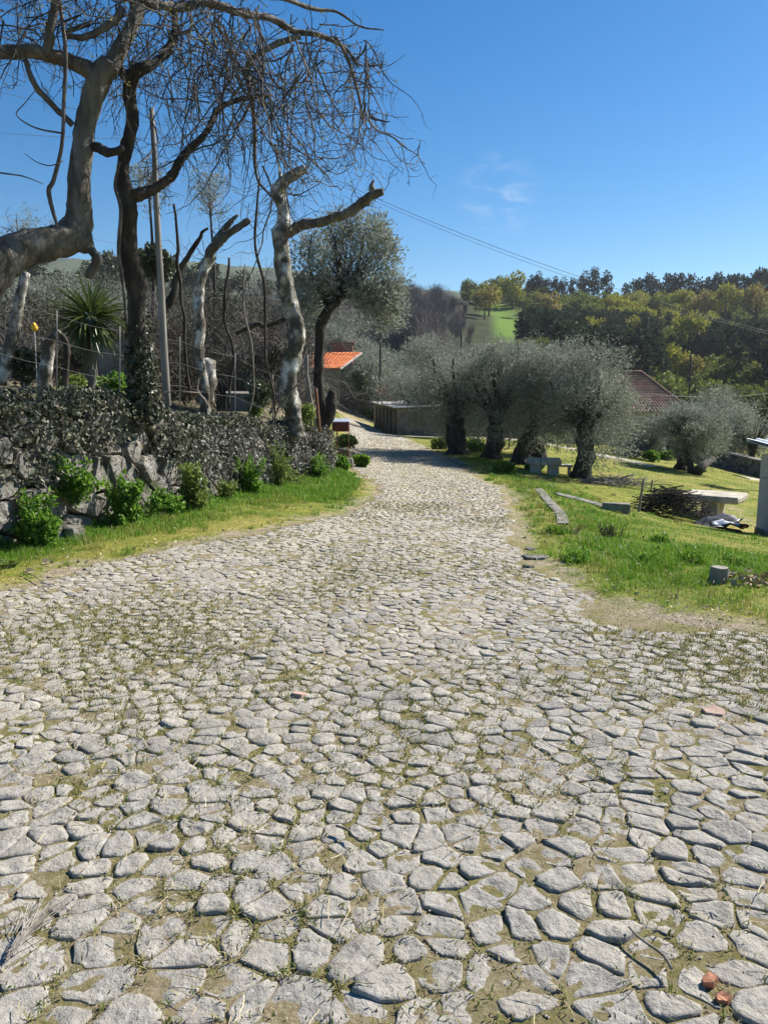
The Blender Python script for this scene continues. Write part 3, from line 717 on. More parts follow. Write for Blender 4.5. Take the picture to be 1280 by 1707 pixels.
def road_litter():
    pts = np.concatenate([c for c in CELLS if c[:, 1].mean() < 13])
    pts = pts[(np.abs(pts[:, 0]) < .6 * pts[:, 1] + 1)]
    r = np.random.default_rng(8)
    pt = []
    for k in range(12):
        q = pts + r.normal(0, .02, pts.shape)
        dens = np.clip(.30 + .75 * sn(q[:, 0], q[:, 1], 1.3, 7) + .25 * sn(q[:, 0], q[:, 1], 4.1, 2), 0.03, 1) * np.interp(q[:, 1], [2.5, 7], [1.25, .16])
        pt.append(q[r.random(len(q)) < dens * .75])
    q = np.concatenate(pt); q = q[q[:, 1] > .6]
    z = H(q[:, 0], q[:, 1]) + .004
    mb = MB(); blades(mb, np.column_stack([q, z]), r.uniform(.008, .024, len(q)), .0035 + .0006 * q[:, 1], 1.1)
    o = mb.build('joint_grass', M['moss'], None); tag(o, 'short dry grass and moss growing in the joints of the cobbles', 'grass', kind='stuff')
    # straws and bits of dead stem lying about
    mb = MB(); n = 330
    y = np.exp(r.uniform(math.log(1.4), math.log(9), n)); x = r.uniform(-.6, .6, n) * y
    for a, b in zip(x, y):
        if road_in(np.array(a), np.array(b)) < .1: continue
        L = r.uniform(.025, .10); t = r.uniform(0, math.pi); bend = r.normal(0, .2)
        s = np.linspace(-.5, .5, 4)
        p = np.column_stack([a + L * s * math.cos(t) + bend * L * s ** 2 * -math.sin(t), b + L * s * math.sin(t) + bend * L * s ** 2 * math.cos(t), h1(a, b) + .022 + .008 * r.random() + 0 * s])
        tube(mb, p, r.uniform(.0007, .0016), 3)
    o = mb.build('straw_litter', M['straw'], None); tag(o, 'bits of dry straw strewn over the cobbles', 'straw', kind='stuff')
    # grit
    mb = MB(); n = 900
    y = np.exp(r.uniform(math.log(1.4), math.log(5), n)); x = r.uniform(-.6, .6, n) * y
    gx = r.normal(2.0, .45, 1500); gy = r.normal(5.2, .38, 1500)
    x = np.concatenate([x, gx]); y = np.concatenate([y, gy]); z = H(x, y) + .012
    s = r.uniform(.002, .005, len(x)) * np.where(np.arange(len(x)) < n, 1, 1.3); z = z - .008
    oc = np.array([[1, 0, 0], [0, 1, 0], [-1, 0, 0], [0, -1, 0], [0, 0, .8]])
    V = (np.stack([x, y, z], -1)[:, None] + oc[None] * s[:, None, None] * (1 + r.normal(0, .25, (len(x), 5, 1)))).reshape(-1, 3)
    k = np.arange(len(x))[:, None] * 5
    mb.add(V, None, np.concatenate([k + np.array([[0, 1, 4]]), k + np.array([[1, 2, 4]]), k + np.array([[2, 3, 4]]), k + np.array([[3, 0, 4]])]))
    o = mb.build('grit', M['path'], None); tag(o, 'loose grit and pebbles scattered over the joints and verge', 'grit', kind='stuff')
road_litter()

def brick_bit(px, py, s, name, label, cat, m, flat=1.0):
    p = G(px, py, 1.2); r = np.random.default_rng(int(px))
    poly = np.array([[math.cos(a), math.sin(a) * .75] for a in np.linspace(0, 2 * math.pi, 6)[:-1]]) * s * (1 + r.normal(0, .1, (5, 1)))
    V, Q, T = stone(poly, .001, s * .8 * flat, r, 0, .01, 1.2)
    V[:, 2] += .012
    mb = MB(); mb.add(V, Q, T)
    o = mb.build(name, m, None); o.location = p; o.rotation_euler = (.22, -.18, 0) if s < .05 else (0, 0, 0); tag(o, label, cat); return o
brick_bit(1181, 1640, .023, 'brick_fragment', 'small orange piece of broken brick lying between grey cobbles', 'brick fragment', M['clay'], .75)
brick_bit(1205, 1668, .022, 'brick_crumbs', 'flat orange crumbs of brick just below the brick piece', 'brick crumbs', M['clay'], .12)
brick_bit(499, 1160, .05, 'flat_clay_stone', 'flat reddish clay stone set among the middle cobbles', 'stone', M['claystone'], .12)
brick_bit(1190, 1188, .06, 'flat_red_stone', 'pinkish flat stone set in the lane toward the right edge', 'stone', M['claystone'], .1)

# a sprig of dry needles and some twigs on the cobbles
def sprig():
    b = G(10, 1612, 1.2); t = G(112, 1490, 1.2)
    root = thing('dry_sprig', 'grey feathery sprig of dry stems lying on cobbles', 'sprig', b)
    d = (t - b); L = np.linalg.norm(d[:2]); a0 = math.atan2(d[1], d[0])
    mb = MB(); r = np.random.default_rng(3)
    for k in range(34):
        f = r.uniform(0, .55); a = a0 + r.normal(0, .2) * (1 - f * .3); l = L * (1 - f) * r.uniform(.5, 1.05)
        s = np.linspace(0, 1, 5)
        o = b[:2] + d[:2] * f * .8 + r.normal(0, .008, 2)
        x = o[0] + l * s * math.cos(a) + .03 * s * s * r.normal(); y = o[1] + l * s * math.sin(a)
        z = H(x, y) + .018 + .03 * s * (1 - s) * 2 * r.random() + .014 * r.random()
        tube(mb, np.column_stack([x, y, z]), np.linspace(.0017, .0007, 5), 3)
    mb.build('stem', M['drywood'], root)
sprig()
for (x0, y0, x1, y1, lb) in [(1120, 1640, 1052, 1560, 'thin curved twig beside the orange brick piece'), (560, 1395, 605, 1410, 'bent brown twig lying in the mossy gap between left cobbles'),
                             (40, 960, 92, 985, 'dark twig on the bare earth at the left verge')]:
    a, b = G(x0, y0, 1.2), G(x1, y1, 1.2); s = np.linspace(0, 1, 8)[:, None]
    p = a + (b - a) * s; p[:, :2] += np.column_stack([np.sin(s[:, 0] * 5) * .012, np.cos(s[:, 0] * 4) * .012]); p[:, 2] += .035
    mb = MB(); tube(mb, p, np.linspace(.005, .003, 8), 5); o = mb.build('twig', M['drywood'], None, True, origin=a); tag(o, lb, 'twig')

# ------------------------------------------------------------------ garden terrace held up by the stone wall on the left
WL = np.array([(-6.6, 1.5), (-4.45, 6.0), (-3.78, 7.5), (-3.5, 8.3), (-2.85, 10.4), (-2.32, 13.5), (-1.75, 16.2), (-1.36, 18.0)])   # foot of the wall
BD = np.concatenate([WL + [-.28, .05], [(-1.55, 18.9), (-1.5, 20.5), (-2.0, 25), (-2.5, 32), (-2.9, 42), (-3.5, 50), (-4.2, 60), (-5.5, 68)]])
TC = np.array([(-6.9, 1.5, 1.5), (-4.1, 7.5, 1.38), (-3.1, 10.4, 1.18), (-2.6, 13.5, .92), (-1.65, 18, .5), (-1.5, 20.5, .3), (-2.0, 25, -.1), (-2.5, 32, -.45), (-2.9, 42, -.85), (-3.5, 50, -.95), (-5.5, 68, -.8),
               (-6, 12, 1.42), (-10, 12, 1.65), (-5, 18, 1.15), (-10, 20, 1.95), (-4, 25, .75), (-10, 28, 2.1), (-18, 28, 2.7), (-25, 15, 2.4), (-8, 40, 1.5), (-20, 40, 3.1), (-6, 50, .7), (-20, 52, 4.0),
               (-40, 30, 5), (-45, 50, 7), (-12, 3, 1.7), (-9, 66, 1.2), (-25, 66, 5)])
_tt = TPS(TC[:, :2], TC[:, 2], 1e-3)
def TZ(x, y):
    x = np.atleast_1d(np.asarray(x, float)); y = np.atleast_1d(np.asarray(y, float))
    return _tt(np.stack([x, y], -1)) + .04 * sn(x, y, 1.4, 1)
def t1(x, y): return float(TZ([x], [y])[0])
def terrace():
    q = smooth_path([(a, b, 0, 1) for a, b in BD], 10)[:, :2]; n = len(q)
    off = np.concatenate([[0, 0], np.geomspace(.12, 42, 60)]); k = len(off)
    x = q[:, :1] - off[None]; y = np.repeat(q[:, 1:], k, 1)
    z = TZ(x.ravel(), y.ravel()).reshape(n, k)
    z[:, 0] = np.minimum(H(x[:, 0], y[:, 0]) - .2, z[:, 0] - .1)
    x[:, 0] += .06
    i = np.arange(n - 1)[:, None] * k; j = np.arange(k - 1)[None]
    Q = np.stack([i + j + 1, i + j, i + k + j, i + k + j + 1], -1).reshape(-1, 4)
    o = bpy.data.objects.new('garden_terrace', raw_mesh('garden_terrace', np.stack([x.ravel(), y.ravel(), z.ravel()], -1), Q, np.zeros((0, 3), int), M['soil'], True))
    COL.objects.link(o); tag(o, 'raised garden ground behind the ivy covered wall', kind='structure')
terrace()

class Path2:
    """arc-length position along a polyline in plan"""
    def __init__(s, pl):
        q = smooth_path([(a, b, 0, 1) for a, b in pl], 10)[:, :2]
        s.q = q; s.l = np.concatenate([[0], np.cumsum(np.linalg.norm(np.diff(q, axis=0), axis=1))]); s.L = s.l[-1]
        t = np.gradient(q, axis=0); t /= np.linalg.norm(t, axis=1)[:, None]; s.n = np.stack([t[:, 1], -t[:, 0]], -1)   # right-hand side
    def at(s, u):
        x = np.interp(u, s.l, s.q[:, 0]); y = np.interp(u, s.l, s.q[:, 1])
        return x, y, np.interp(u, s.l, s.n[:, 0]), np.interp(u, s.l, s.n[:, 1])

WP = Path2(np.concatenate([WL, [(-1.45, 18.55), (-1.95, 18.85), (-2.7, 18.9)]]))
WX, WY, _, _ = WP.at(WP.l)
WTOP = np.interp(WY, [1.5, 7.5, 10.4, 13.5, 16.2, 18.0, 19], [1.5, 1.36, 1.16, .95, .72, .60, .58])
WBASE = H(WX, WY)
def wtop(u): return np.interp(u, WP.l, WTOP)
def wbase(u): return np.interp(u, WP.l, WBASE)
def wall_map(V):                     # (along, height, out) -> world, with a slight batter
    x, y, nx, ny = WP.at(V[:, 0])
    o = V[:, 2] - .10 * V[:, 1] / 1.4
    return np.column_stack([x + nx * o, y + ny * o, wbase(V[:, 0]) - .05 + V[:, 1]])

def stone_wall():
    root = thing('stone_wall', 'rough granite retaining wall along the left verge, half hidden by ivy', 'wall', (-2.85, 10.4, 0))
    r = np.random.default_rng(21); mb = MB()
    n = 90; u = np.linspace(0, WP.L, n); rows = []
    for u0 in u:
        x, y, nx, ny = [float(v) for v in WP.at(u0)]; b, t = float(wbase(u0)) - .2, float(wtop(u0)) - .04
        rows.append([(x - nx * .04, y - ny * .04, b), (x - nx * .14, y - ny * .14, t), (x - nx * .55, y - ny * .55, t), (x - nx * .55, y - ny * .55, b)])
    V = np.array(rows).reshape(-1, 3); i = np.arange(n - 1)[:, None] * 4; j = np.arange(3)[None]
    Q = np.stack([i + j, i + 4 + j, i + 4 + j + 1, i + j + 1], -1).reshape(-1, 4)
    mb.add(V, Q); mb.build('wall_core', M['core'], root)
    def keep(a, b): return 0.05 < a < WP.L - .05 and -.05 < b < float(wtop(a)) - float(wbase(a)) + .02
    uY = np.interp([6.0, 11.5], WY[:60], WP.l[:60])
    cells = [c for c in voronoi(0, WP.L, -.1, 1.7, .36, .24, .45, .14, keep, 31) if c[:, 0].mean() < uY[1] + .3]
    cells += [c for c in voronoi(0, WP.L, -.1, 1.7, .36, .25, .42, .12, keep, 32) if c[:, 0].mean() >= uY[1] + .3]
    rest = MB()
    for ci, c in enumerate(cells):
        c[:, 1] = np.minimum(c[:, 1], wtop(c[:, 0]) - wbase(c[:, 0]) + .10)
        V, Q, T = stone(c, float(r.uniform(.008, .03)), float(np.clip(r.normal(.085, .035), .03, .17)), r, 2, .10, 1.7)
        W = wall_map(V); o0 = W.mean(0); m = MB(); m.add(W, Q, T)
        if ci < 298: m.build('wall_stone', M['wallstone'], root, False, origin=o0)
        else: rest.add(W, Q, T)
    if rest.V: o = rest.build('wall_stones', M['wallstone'], root); o['kind'] = 'stuff'
    return root
stone_wall()

def ivy_on_wall():
    r = np.random.default_rng(33)
    n = 40000
    u = r.uniform(0, WP.L, n); t = r.uniform(0, 1.12, n) ** .8
    y = np.interp(u, WP.l, WY)
    hgt = wtop(u) - wbase(u)
    # the lower left is bare stone, the upper part and the right are grown over
    cover = .9 * np.clip((t - .59 + .30 * sn(u, t * 3, 1.6, 3)) / .12, 0, 1) * (y < 11.5) + (y >= 11.5) * np.clip((t - .24 + .2 * sn(u, t * 3, 1.9, 5)) / .12, .05, 1)
    cover = cover * np.clip(1.05 + .8 * sn(u, t * 2.2, 3.3, 9), .12, 1)
    k = r.random(n) < cover; u, t, y = u[k], t[k], y[k]; hgt = hgt[k]; n = len(u)
    out = .06 + .16 * np.abs(r.normal(0, .6, n)) + .10 * sn(u, t * 2, 2.1, 4)
    over = np.clip(t - 1.0, 0, 1)
    V = np.column_stack([u, t * hgt, np.where(t > 1, r.uniform(-.5, .12, n), out)])
    W = wall_map(V); W[:, 2] += np.where(t > 1, r.uniform(-.02, .12, n), 0)
    x, yy, nx, ny = WP.at(u); N = np.column_stack([nx, ny, .5 + 0 * nx])
    d = r.normal(0, .7, (n, 3)); d[:, 2] -= .5
    dry = np.clip(.25 + .55 * (y > 11) + .25 * sn(u, t, 1.5, 2), 0, .85)
    isd = r.random(n) < dry
    root = thing('ivy', 'dark grey green ivy mat hanging over the stone wall', 'ivy', (-2.85, 10.4, 1.2)); root['kind'] = 'stuff'
    for nm, mk, m in (('green_leaves', ~isd, 'ivy'), ('dry_leaves', isd, 'dryivy')):
        mb = MB(); L = r.uniform(.034, .07, mk.sum()) * (1.0 if nm[0] == 'g' else .85)
        broad_leaves(mb, W[mk], d[mk], L, L * r.uniform(.7, 1.05, mk.sum()), N[mk]); o = mb.build(nm, M[m], root); o['kind'] = 'stuff'
    # heaped growth along the top of the wall
    mb = MB(); n = 20000
    u = r.uniform(0, WP.L * .985, n); y = np.interp(u, WP.l, WY)
    hp = .17 + .12 * sn(u, u * .3, 1.6, 2) + .10 * (y < 10) + .06 * sn(u, u, 5, 3)
    hp = np.maximum(hp, .05) * np.clip((18.4 - y) / 2.5, .35, 1)
    a = r.uniform(-1, 1, n); hz = r.random(n) ** .6 * hp * (1 - .75 * a * a)
    x, yy, nx, ny = WP.at(u); o = a * .33 - .16
    W = np.column_stack([x + nx * o, yy + ny * o, wtop(u) - .03 + hz])
    d = r.normal(0, .7, (n, 3)); N = np.column_stack([nx * .6, ny * .6, .8 + 0 * nx])
    L = r.uniform(.03, .06, n); broad_leaves(mb, W, d, L, L * .9, N); o = mb.build('top_growth', M['ivy'], root); o['kind'] = 'stuff'
    # wiry stems
    mb = MB()
    for i in range(260):
        u0 = r.uniform(0, WP.L - .4); hh = float(wtop(u0) - wbase(u0)); t0 = r.uniform(.35, 1.12) * hh
        s = np.linspace(0, 1, 7); le = r.uniform(.25, .8)
        V = np.column_stack([u0 + np.cumsum(r.normal(0, .045, 7)), t0 - le * s + np.cumsum(r.normal(0, .02, 7)), .14 + .06 * r.random() + np.cumsum(r.normal(0, .03, 7))])
        tube(mb, wall_map(V), np.linspace(.006, .003, 7) * r.uniform(.6, 1.5), 4)
    o = mb.build('wiry_stems', M['ivystem'], root); o['kind'] = 'stuff'
ivy_on_wall()

# ------------------------------------------------------------------ foliage and tree makers
def ball_leaves(mb, c, rad, n, length, width, up=.3, shell=.5, broad=False, r=None):
    r = r or rng
    d = r.normal(size=(n, 3)); d /= np.linalg.norm(d, axis=1)[:, None]
    f = (shell + (1 - shell) * r.random(n) ** .6) * (1 + .16 * sn(d[:, 0] * 3, d[:, 1] * 3 + d[:, 2] * 2, 1.5, float(c[0]) % 7))
    p = np.asarray(c) + d * f[:, None] * np.asarray(rad)
    dirs = d * .8 + r.normal(0, .6, (n, 3)) + np.array([0, 0, up])
    L = length * r.uniform(.6, 1.25, n)
    (broad_leaves if broad else leaves)(mb, p, dirs, L, width / length * L, nrm=d + np.array([0, 0, .4]))

def sprays(mb, starts, dirs, lens, per, leaf, width, r, droop=0.0):
    """leaves set along many short shoots"""
    n = len(starts); d = dirs / (np.linalg.norm(dirs, axis=1)[:, None] + 1e-9)
    t = r.random((n, per)) ** .8
    p = starts[:, None] + d[:, None] * (t * lens[:, None])[..., None]
    p[..., 2] -= droop * (t * lens[:, None]) ** 2
    p = p.reshape(-1, 3) + r.normal(0, leaf * .35, (n * per, 3))
    ld = np.repeat(d, per, 0) * .8 + r.normal(0, .55, (n * per, 3))
    L = leaf * r.uniform(.6, 1.3, n * per)
    leaves(mb, p, ld, L, L * width, .15)

def olive_meshes(seed, h=3.8, cr=1.6, tr=.26, lean=(0, 0), nspray=1500, per=9, leaf=.085, forks=3, upright=.5, trunk_h=1.35, squash=.82, solid=.35):
    r = np.random.default_rng(seed)
    lean = np.array([lean[0], lean[1], 0.0])
    tm = MB(); top = np.array([0, 0, trunk_h]) + lean
    rows = [[0, 0, -.15, tr * 1.5], [*(lean * .15)[:2], trunk_h * .18, tr * 1.12], [*(lean * .5 + [r.normal(0, .05), r.normal(0, .05), 0])[:2], trunk_h * .55, tr], [*top[:2], trunk_h, tr * .92]]
    q = smooth_path(rows, 6); tube(tm, q[:, :3], q[:, 3], 14, .16, seed=seed)
    for a in np.linspace(0, 6.28, 6)[:-1]:           # root flares
        a += r.normal(0, .3); q = smooth_path([[0, 0, .35, tr * .55], [math.cos(a) * tr * 1.0, math.sin(a) * tr * 1.0, .1, tr * .45], [math.cos(a) * tr * 1.7, math.sin(a) * tr * 1.7, -.12, tr * .25]], 4)
        tube(tm, q[:, :3], q[:, 3], 7, .1, seed=a)
    cc = top + np.array([lean[0] * .4, lean[1] * .4, (h - trunk_h) * .36])
    rz = (h - trunk_h) * .74
    trunk_h = trunk_h * .9; nspray = int(nspray * 2.0); cr = cr * 1.14; tr = tr * .68
    bm = []
    for k in range(forks):
        a = k / forks * 6.28 + r.normal(0, .4); e = np.array([math.cos(a), math.sin(a), 0]) * cr * r.uniform(.4, .7)
        m = MB(); q = smooth_path([[*(top - [0, 0, .12]), tr * .7], [*(top + e * .35 + [0, 0, (h - trunk_h) * .2]), tr * .42], [*(top + e * .8 + [0, 0, (h - trunk_h) * .42]), tr * .24], [*(top + e + [0, 0, (h - trunk_h) * .62]), tr * .16]], 5)
        tube(m, q[:, :3], q[:, 3], 8, .12, seed=a); bm.append(m)
    fm = MB()
    # lobes make the uneven outline; shoots grow out of them
    nl = 13; ld = r.normal(size=(nl, 3)); ld /= np.linalg.norm(ld, axis=1)[:, None]; ld[:, 2] = ld[:, 2] * .85 - .12
    lc = cc + ld * np.array([cr, cr, rz]) * r.uniform(.40, .92, (nl, 1)); lr = cr * r.uniform(.26, .50, nl)
    pick = r.integers(0, nl, nspray); d = r.normal(size=(nspray, 3)); d /= np.linalg.norm(d, axis=1)[:, None]
    f = solid + (1 - solid) * r.random(nspray) ** .7
    st = lc[pick] + d * (lr[pick] * f)[:, None] * np.array([1, 1, squash])
    dirs = d * .6 + (st - cc) / cr * .5 + np.array([0, 0, upright]) + r.normal(0, .35, (nspray, 3))
    sprays(fm, st, dirs, cr * r.uniform(.12, .34, nspray), per, leaf, .30, r, .15)
    tw = MB()
    for k in range(90):
        i = r.integers(0, nspray); q = smooth_path([[*(cc + (st[i] - cc) * .1 - [0, 0, rz * .35]), .026], [*(cc + (st[i] - cc) * .6 + r.normal(0, .06, 3)), .014], [*(st[i] + dirs[i] * .2), .005]], 3)
        tube(tw, q[:, :3], q[:, 3], 3, cap=False)
    return tm, bm, tw, fm

def olive_tree(loc, label, seed, group=None, rz=0.0, name='olive_tree', leafm='olive', barkm='olivebark', cat='olive tree', **kw):
    tm, bm, tw, fm = olive_meshes(seed, **kw)
    root = thing(name, label, cat, loc, group, rz)
    put('trunk', tm.mesh('trunk', M[barkm], smooth=True), root)
    for b in bm: put('limb', b.mesh('limb', M[barkm], smooth=True), root)
    put('twigs', tw.mesh('twigs', M['olivebark']), root)['kind'] = 'stuff'
    put('crown', fm.mesh('crown', M[leafm]), root)['kind'] = 'stuff'
    return root

OG = 'old olive trees along the lane and meadow'
olive_tree(G(762, 757), 'thick olive with split pale trunk right beside the shaded lane edge', 41, OG, h=4.6, cr=1.8, tr=.31, lean=(-.05, 0), nspray=2600, trunk_h=1.35, forks=4)
olive_tree(G(818, 764), 'dark forked olive standing second from the lane between split trunk and leaning trunk', 42, OG, h=4.3, cr=1.6, tr=.27, lean=(.15, 0), nspray=1700, forks=2, trunk_h=1.1)
olive_tree(G(866, 772), 'olive whose dark trunk leans right above a wide foot behind the shaded stone table', 43, OG, h=4.1, cr=1.6, tr=.27, lean=(.65, .1), nspray=1700, trunk_h=1.6)
olive_tree(G(968, 797), 'round crowned olive with one stout dark trunk standing alone right of the shaded stone table', 44, OG, h=4.0, cr=1.55, tr=.25, lean=(.08, 0), nspray=2100, trunk_h=1.35, forks=4)
olive_tree(G(1133, 783), 'small grey olive with twin trunks before the low stone wall at right', 45, OG, h=3.0, cr=1.5, tr=.20, lean=(.35, 0), nspray=1100, trunk_h=1.15, leaf=.1)
olive_tree(G(1151, 789), 'thin dark olive trunk leaning beside the small twin trunked olive', 46, OG, h=2.9, cr=1.0, tr=.13, lean=(-.25, 0), nspray=600, trunk_h=1.5, leaf=.1)
olive_tree(G(1084, 768), 'slim young olive in front of the white gate', 47, OG, h=2.6, cr=.75, tr=.08, nspray=420, trunk_h=1.0, leaf=.1)
def PZ(px, Y, z=None):
    p = P(px, 650, Y); p[2] = h1(p[0], Y) if z is None else z; return p
for i, (px, Y, sd_, hh, cr, lb) in enumerate([(1200, 50, 51, 4.6, 2.2, 'broad silvery olive behind the low stone wall near the pole'), (1262, 47, 52, 3.9, 2.0, 'silvery olive spreading behind the wall at the right edge'),
                                         (1228, 62, 53, 5.0, 2.4, 'taller grey olive farther behind the low stone wall')]):
    olive_tree(PZ(px, Y), lb, sd_, 'olives behind the low stone wall', h=hh, cr=cr, tr=.2, nspray=1100, leaf=.14, per=7)
olive_tree(PZ(900, 31), 'olive crown filling the gap behind the leaning olive', 54, OG, h=4.6, cr=1.9, tr=.25, nspray=1500, leaf=.1)
olive_tree(PZ(700, 52), 'olive leaning over the far end of the grey shed', 55, OG, h=4.9, cr=2.6, tr=.25, nspray=2200, leaf=.13)

olive_tree(PZ(750, 41), 'thin trunked olive whose crown shades the end of the grey shed', 56, OG, h=4.2, cr=1.25, tr=.13, lean=(.1, 0), nspray=1300, trunk_h=2.1, leaf=.11, squash=.6)
# grey olives on the slope beyond the shed: copies of two trees
ob = olive_tree(PZ(655, 92), 'grey olive on the slope straight above the shed roof', 61, 'olives on the slope beyond the lane', h=6.5, cr=3.2, tr=.3, nspray=1300, leaf=.24, per=6, trunk_h=1.6)
ob2 = olive_tree(PZ(760, 66), 'grey olive showing behind the split trunk olive', 62, 'olives on the slope beyond the lane', h=5.6, cr=2.9, tr=.3, nspray=1300, leaf=.2, per=6, trunk_h=1.5)
for i, (px, Y, s, lb) in enumerate([(610, 98, 1.0, 'grey olive directly behind the orange roofed house'), (690, 84, 1.0, 'grey olive above the grey shed beside a thin pole'), (725, 88, 1.05, 'grey olive between shed and split trunk olive'),
                                    (805, 74, 1.0, 'grey olive crown above the forked olive'), (850, 78, 1.1, 'grey olive crown above the leaning olive'), (900, 92, 1.05, 'darker grey olive crown left of the tiled house'),
                                    (945, 100, 1.0, 'grey olive crown touching the tiled house roof at left'), (880, 62, .9, 'low grey olive behind the leaning olive'), (985, 84, .9, 'low grey olive behind the lone round olive'),
                                    (575, 104, 1.1, 'grey olive peeping over the brick chimney'), (820, 98, 1.1, 'far grey olive below the green meadow'), (765, 103, 1.1, 'far grey olive below the bare wood')]):
    copy_tree(ob if i % 2 else ob2, PZ(px, Y), i * 1.7, s * (1 + .1 * math.sin(i * 5)), lb)

# ------------------------------------------------------------------ bare pollarded trees above the wall
TS = 1.0
def limb(mb, rows, k=12, lump=.14, n=8, seed=0.0):
    q = px_path(rows, n); q[:, 3] *= TS; tube(mb, q[:, :3], q[:, 3], k, lump, seed=seed); return q

def limb_part(name, rows, m, root, k=10, lump=.14, n=6, seed=0.0):
    mb = MB(); q = limb(mb, rows, k, lump, n, seed); mb.build(name, m, root, True); return q

def shoot(mb, p0, d0, L, r0, r, depth, wig=.28, grav=.0, nseg=9, tipup=.0, spread=.9, kids=(6, 3), store=None):
    d = np.asarray(d0, float); d = d / np.linalg.norm(d); p = np.asarray(p0, float)
    st = L / nseg; P_ = [p]; D_ = [d]
    for i in range(nseg):
        d = d + r.normal(0, wig, 3) * np.array([1, .8, 1]) + np.array([0, 0, -grav + tipup * (i / nseg) ** 2])
        d /= np.linalg.norm(d); p = p + d * st; P_.append(p); D_.append(d)
    tube(mb, np.array(P_), np.linspace(r0, r0 * .45, nseg + 1), 5 if r0 > .012 else 4 if r0 > .006 else 3, cap=False)
    if store is not None: store.append((P_[-1], D_[-1]))
    if depth > 0:
        nk = max(1, int(r.poisson(kids[0])))
        for _ in range(nk):
            i = r.integers(2, nseg + 1)
            dd = D_[i] * .6 + r.normal(0, spread, 3) * np.array([1, .75, 1])
            shoot(mb, P_[i], dd, L * r.uniform(.22, .5), r0 * r.uniform(.42, .62), r, depth - 1, wig * 1.15, grav * .5, max(4, nseg - 3), tipup + .05, spread, kids[1:] or (2,), store)

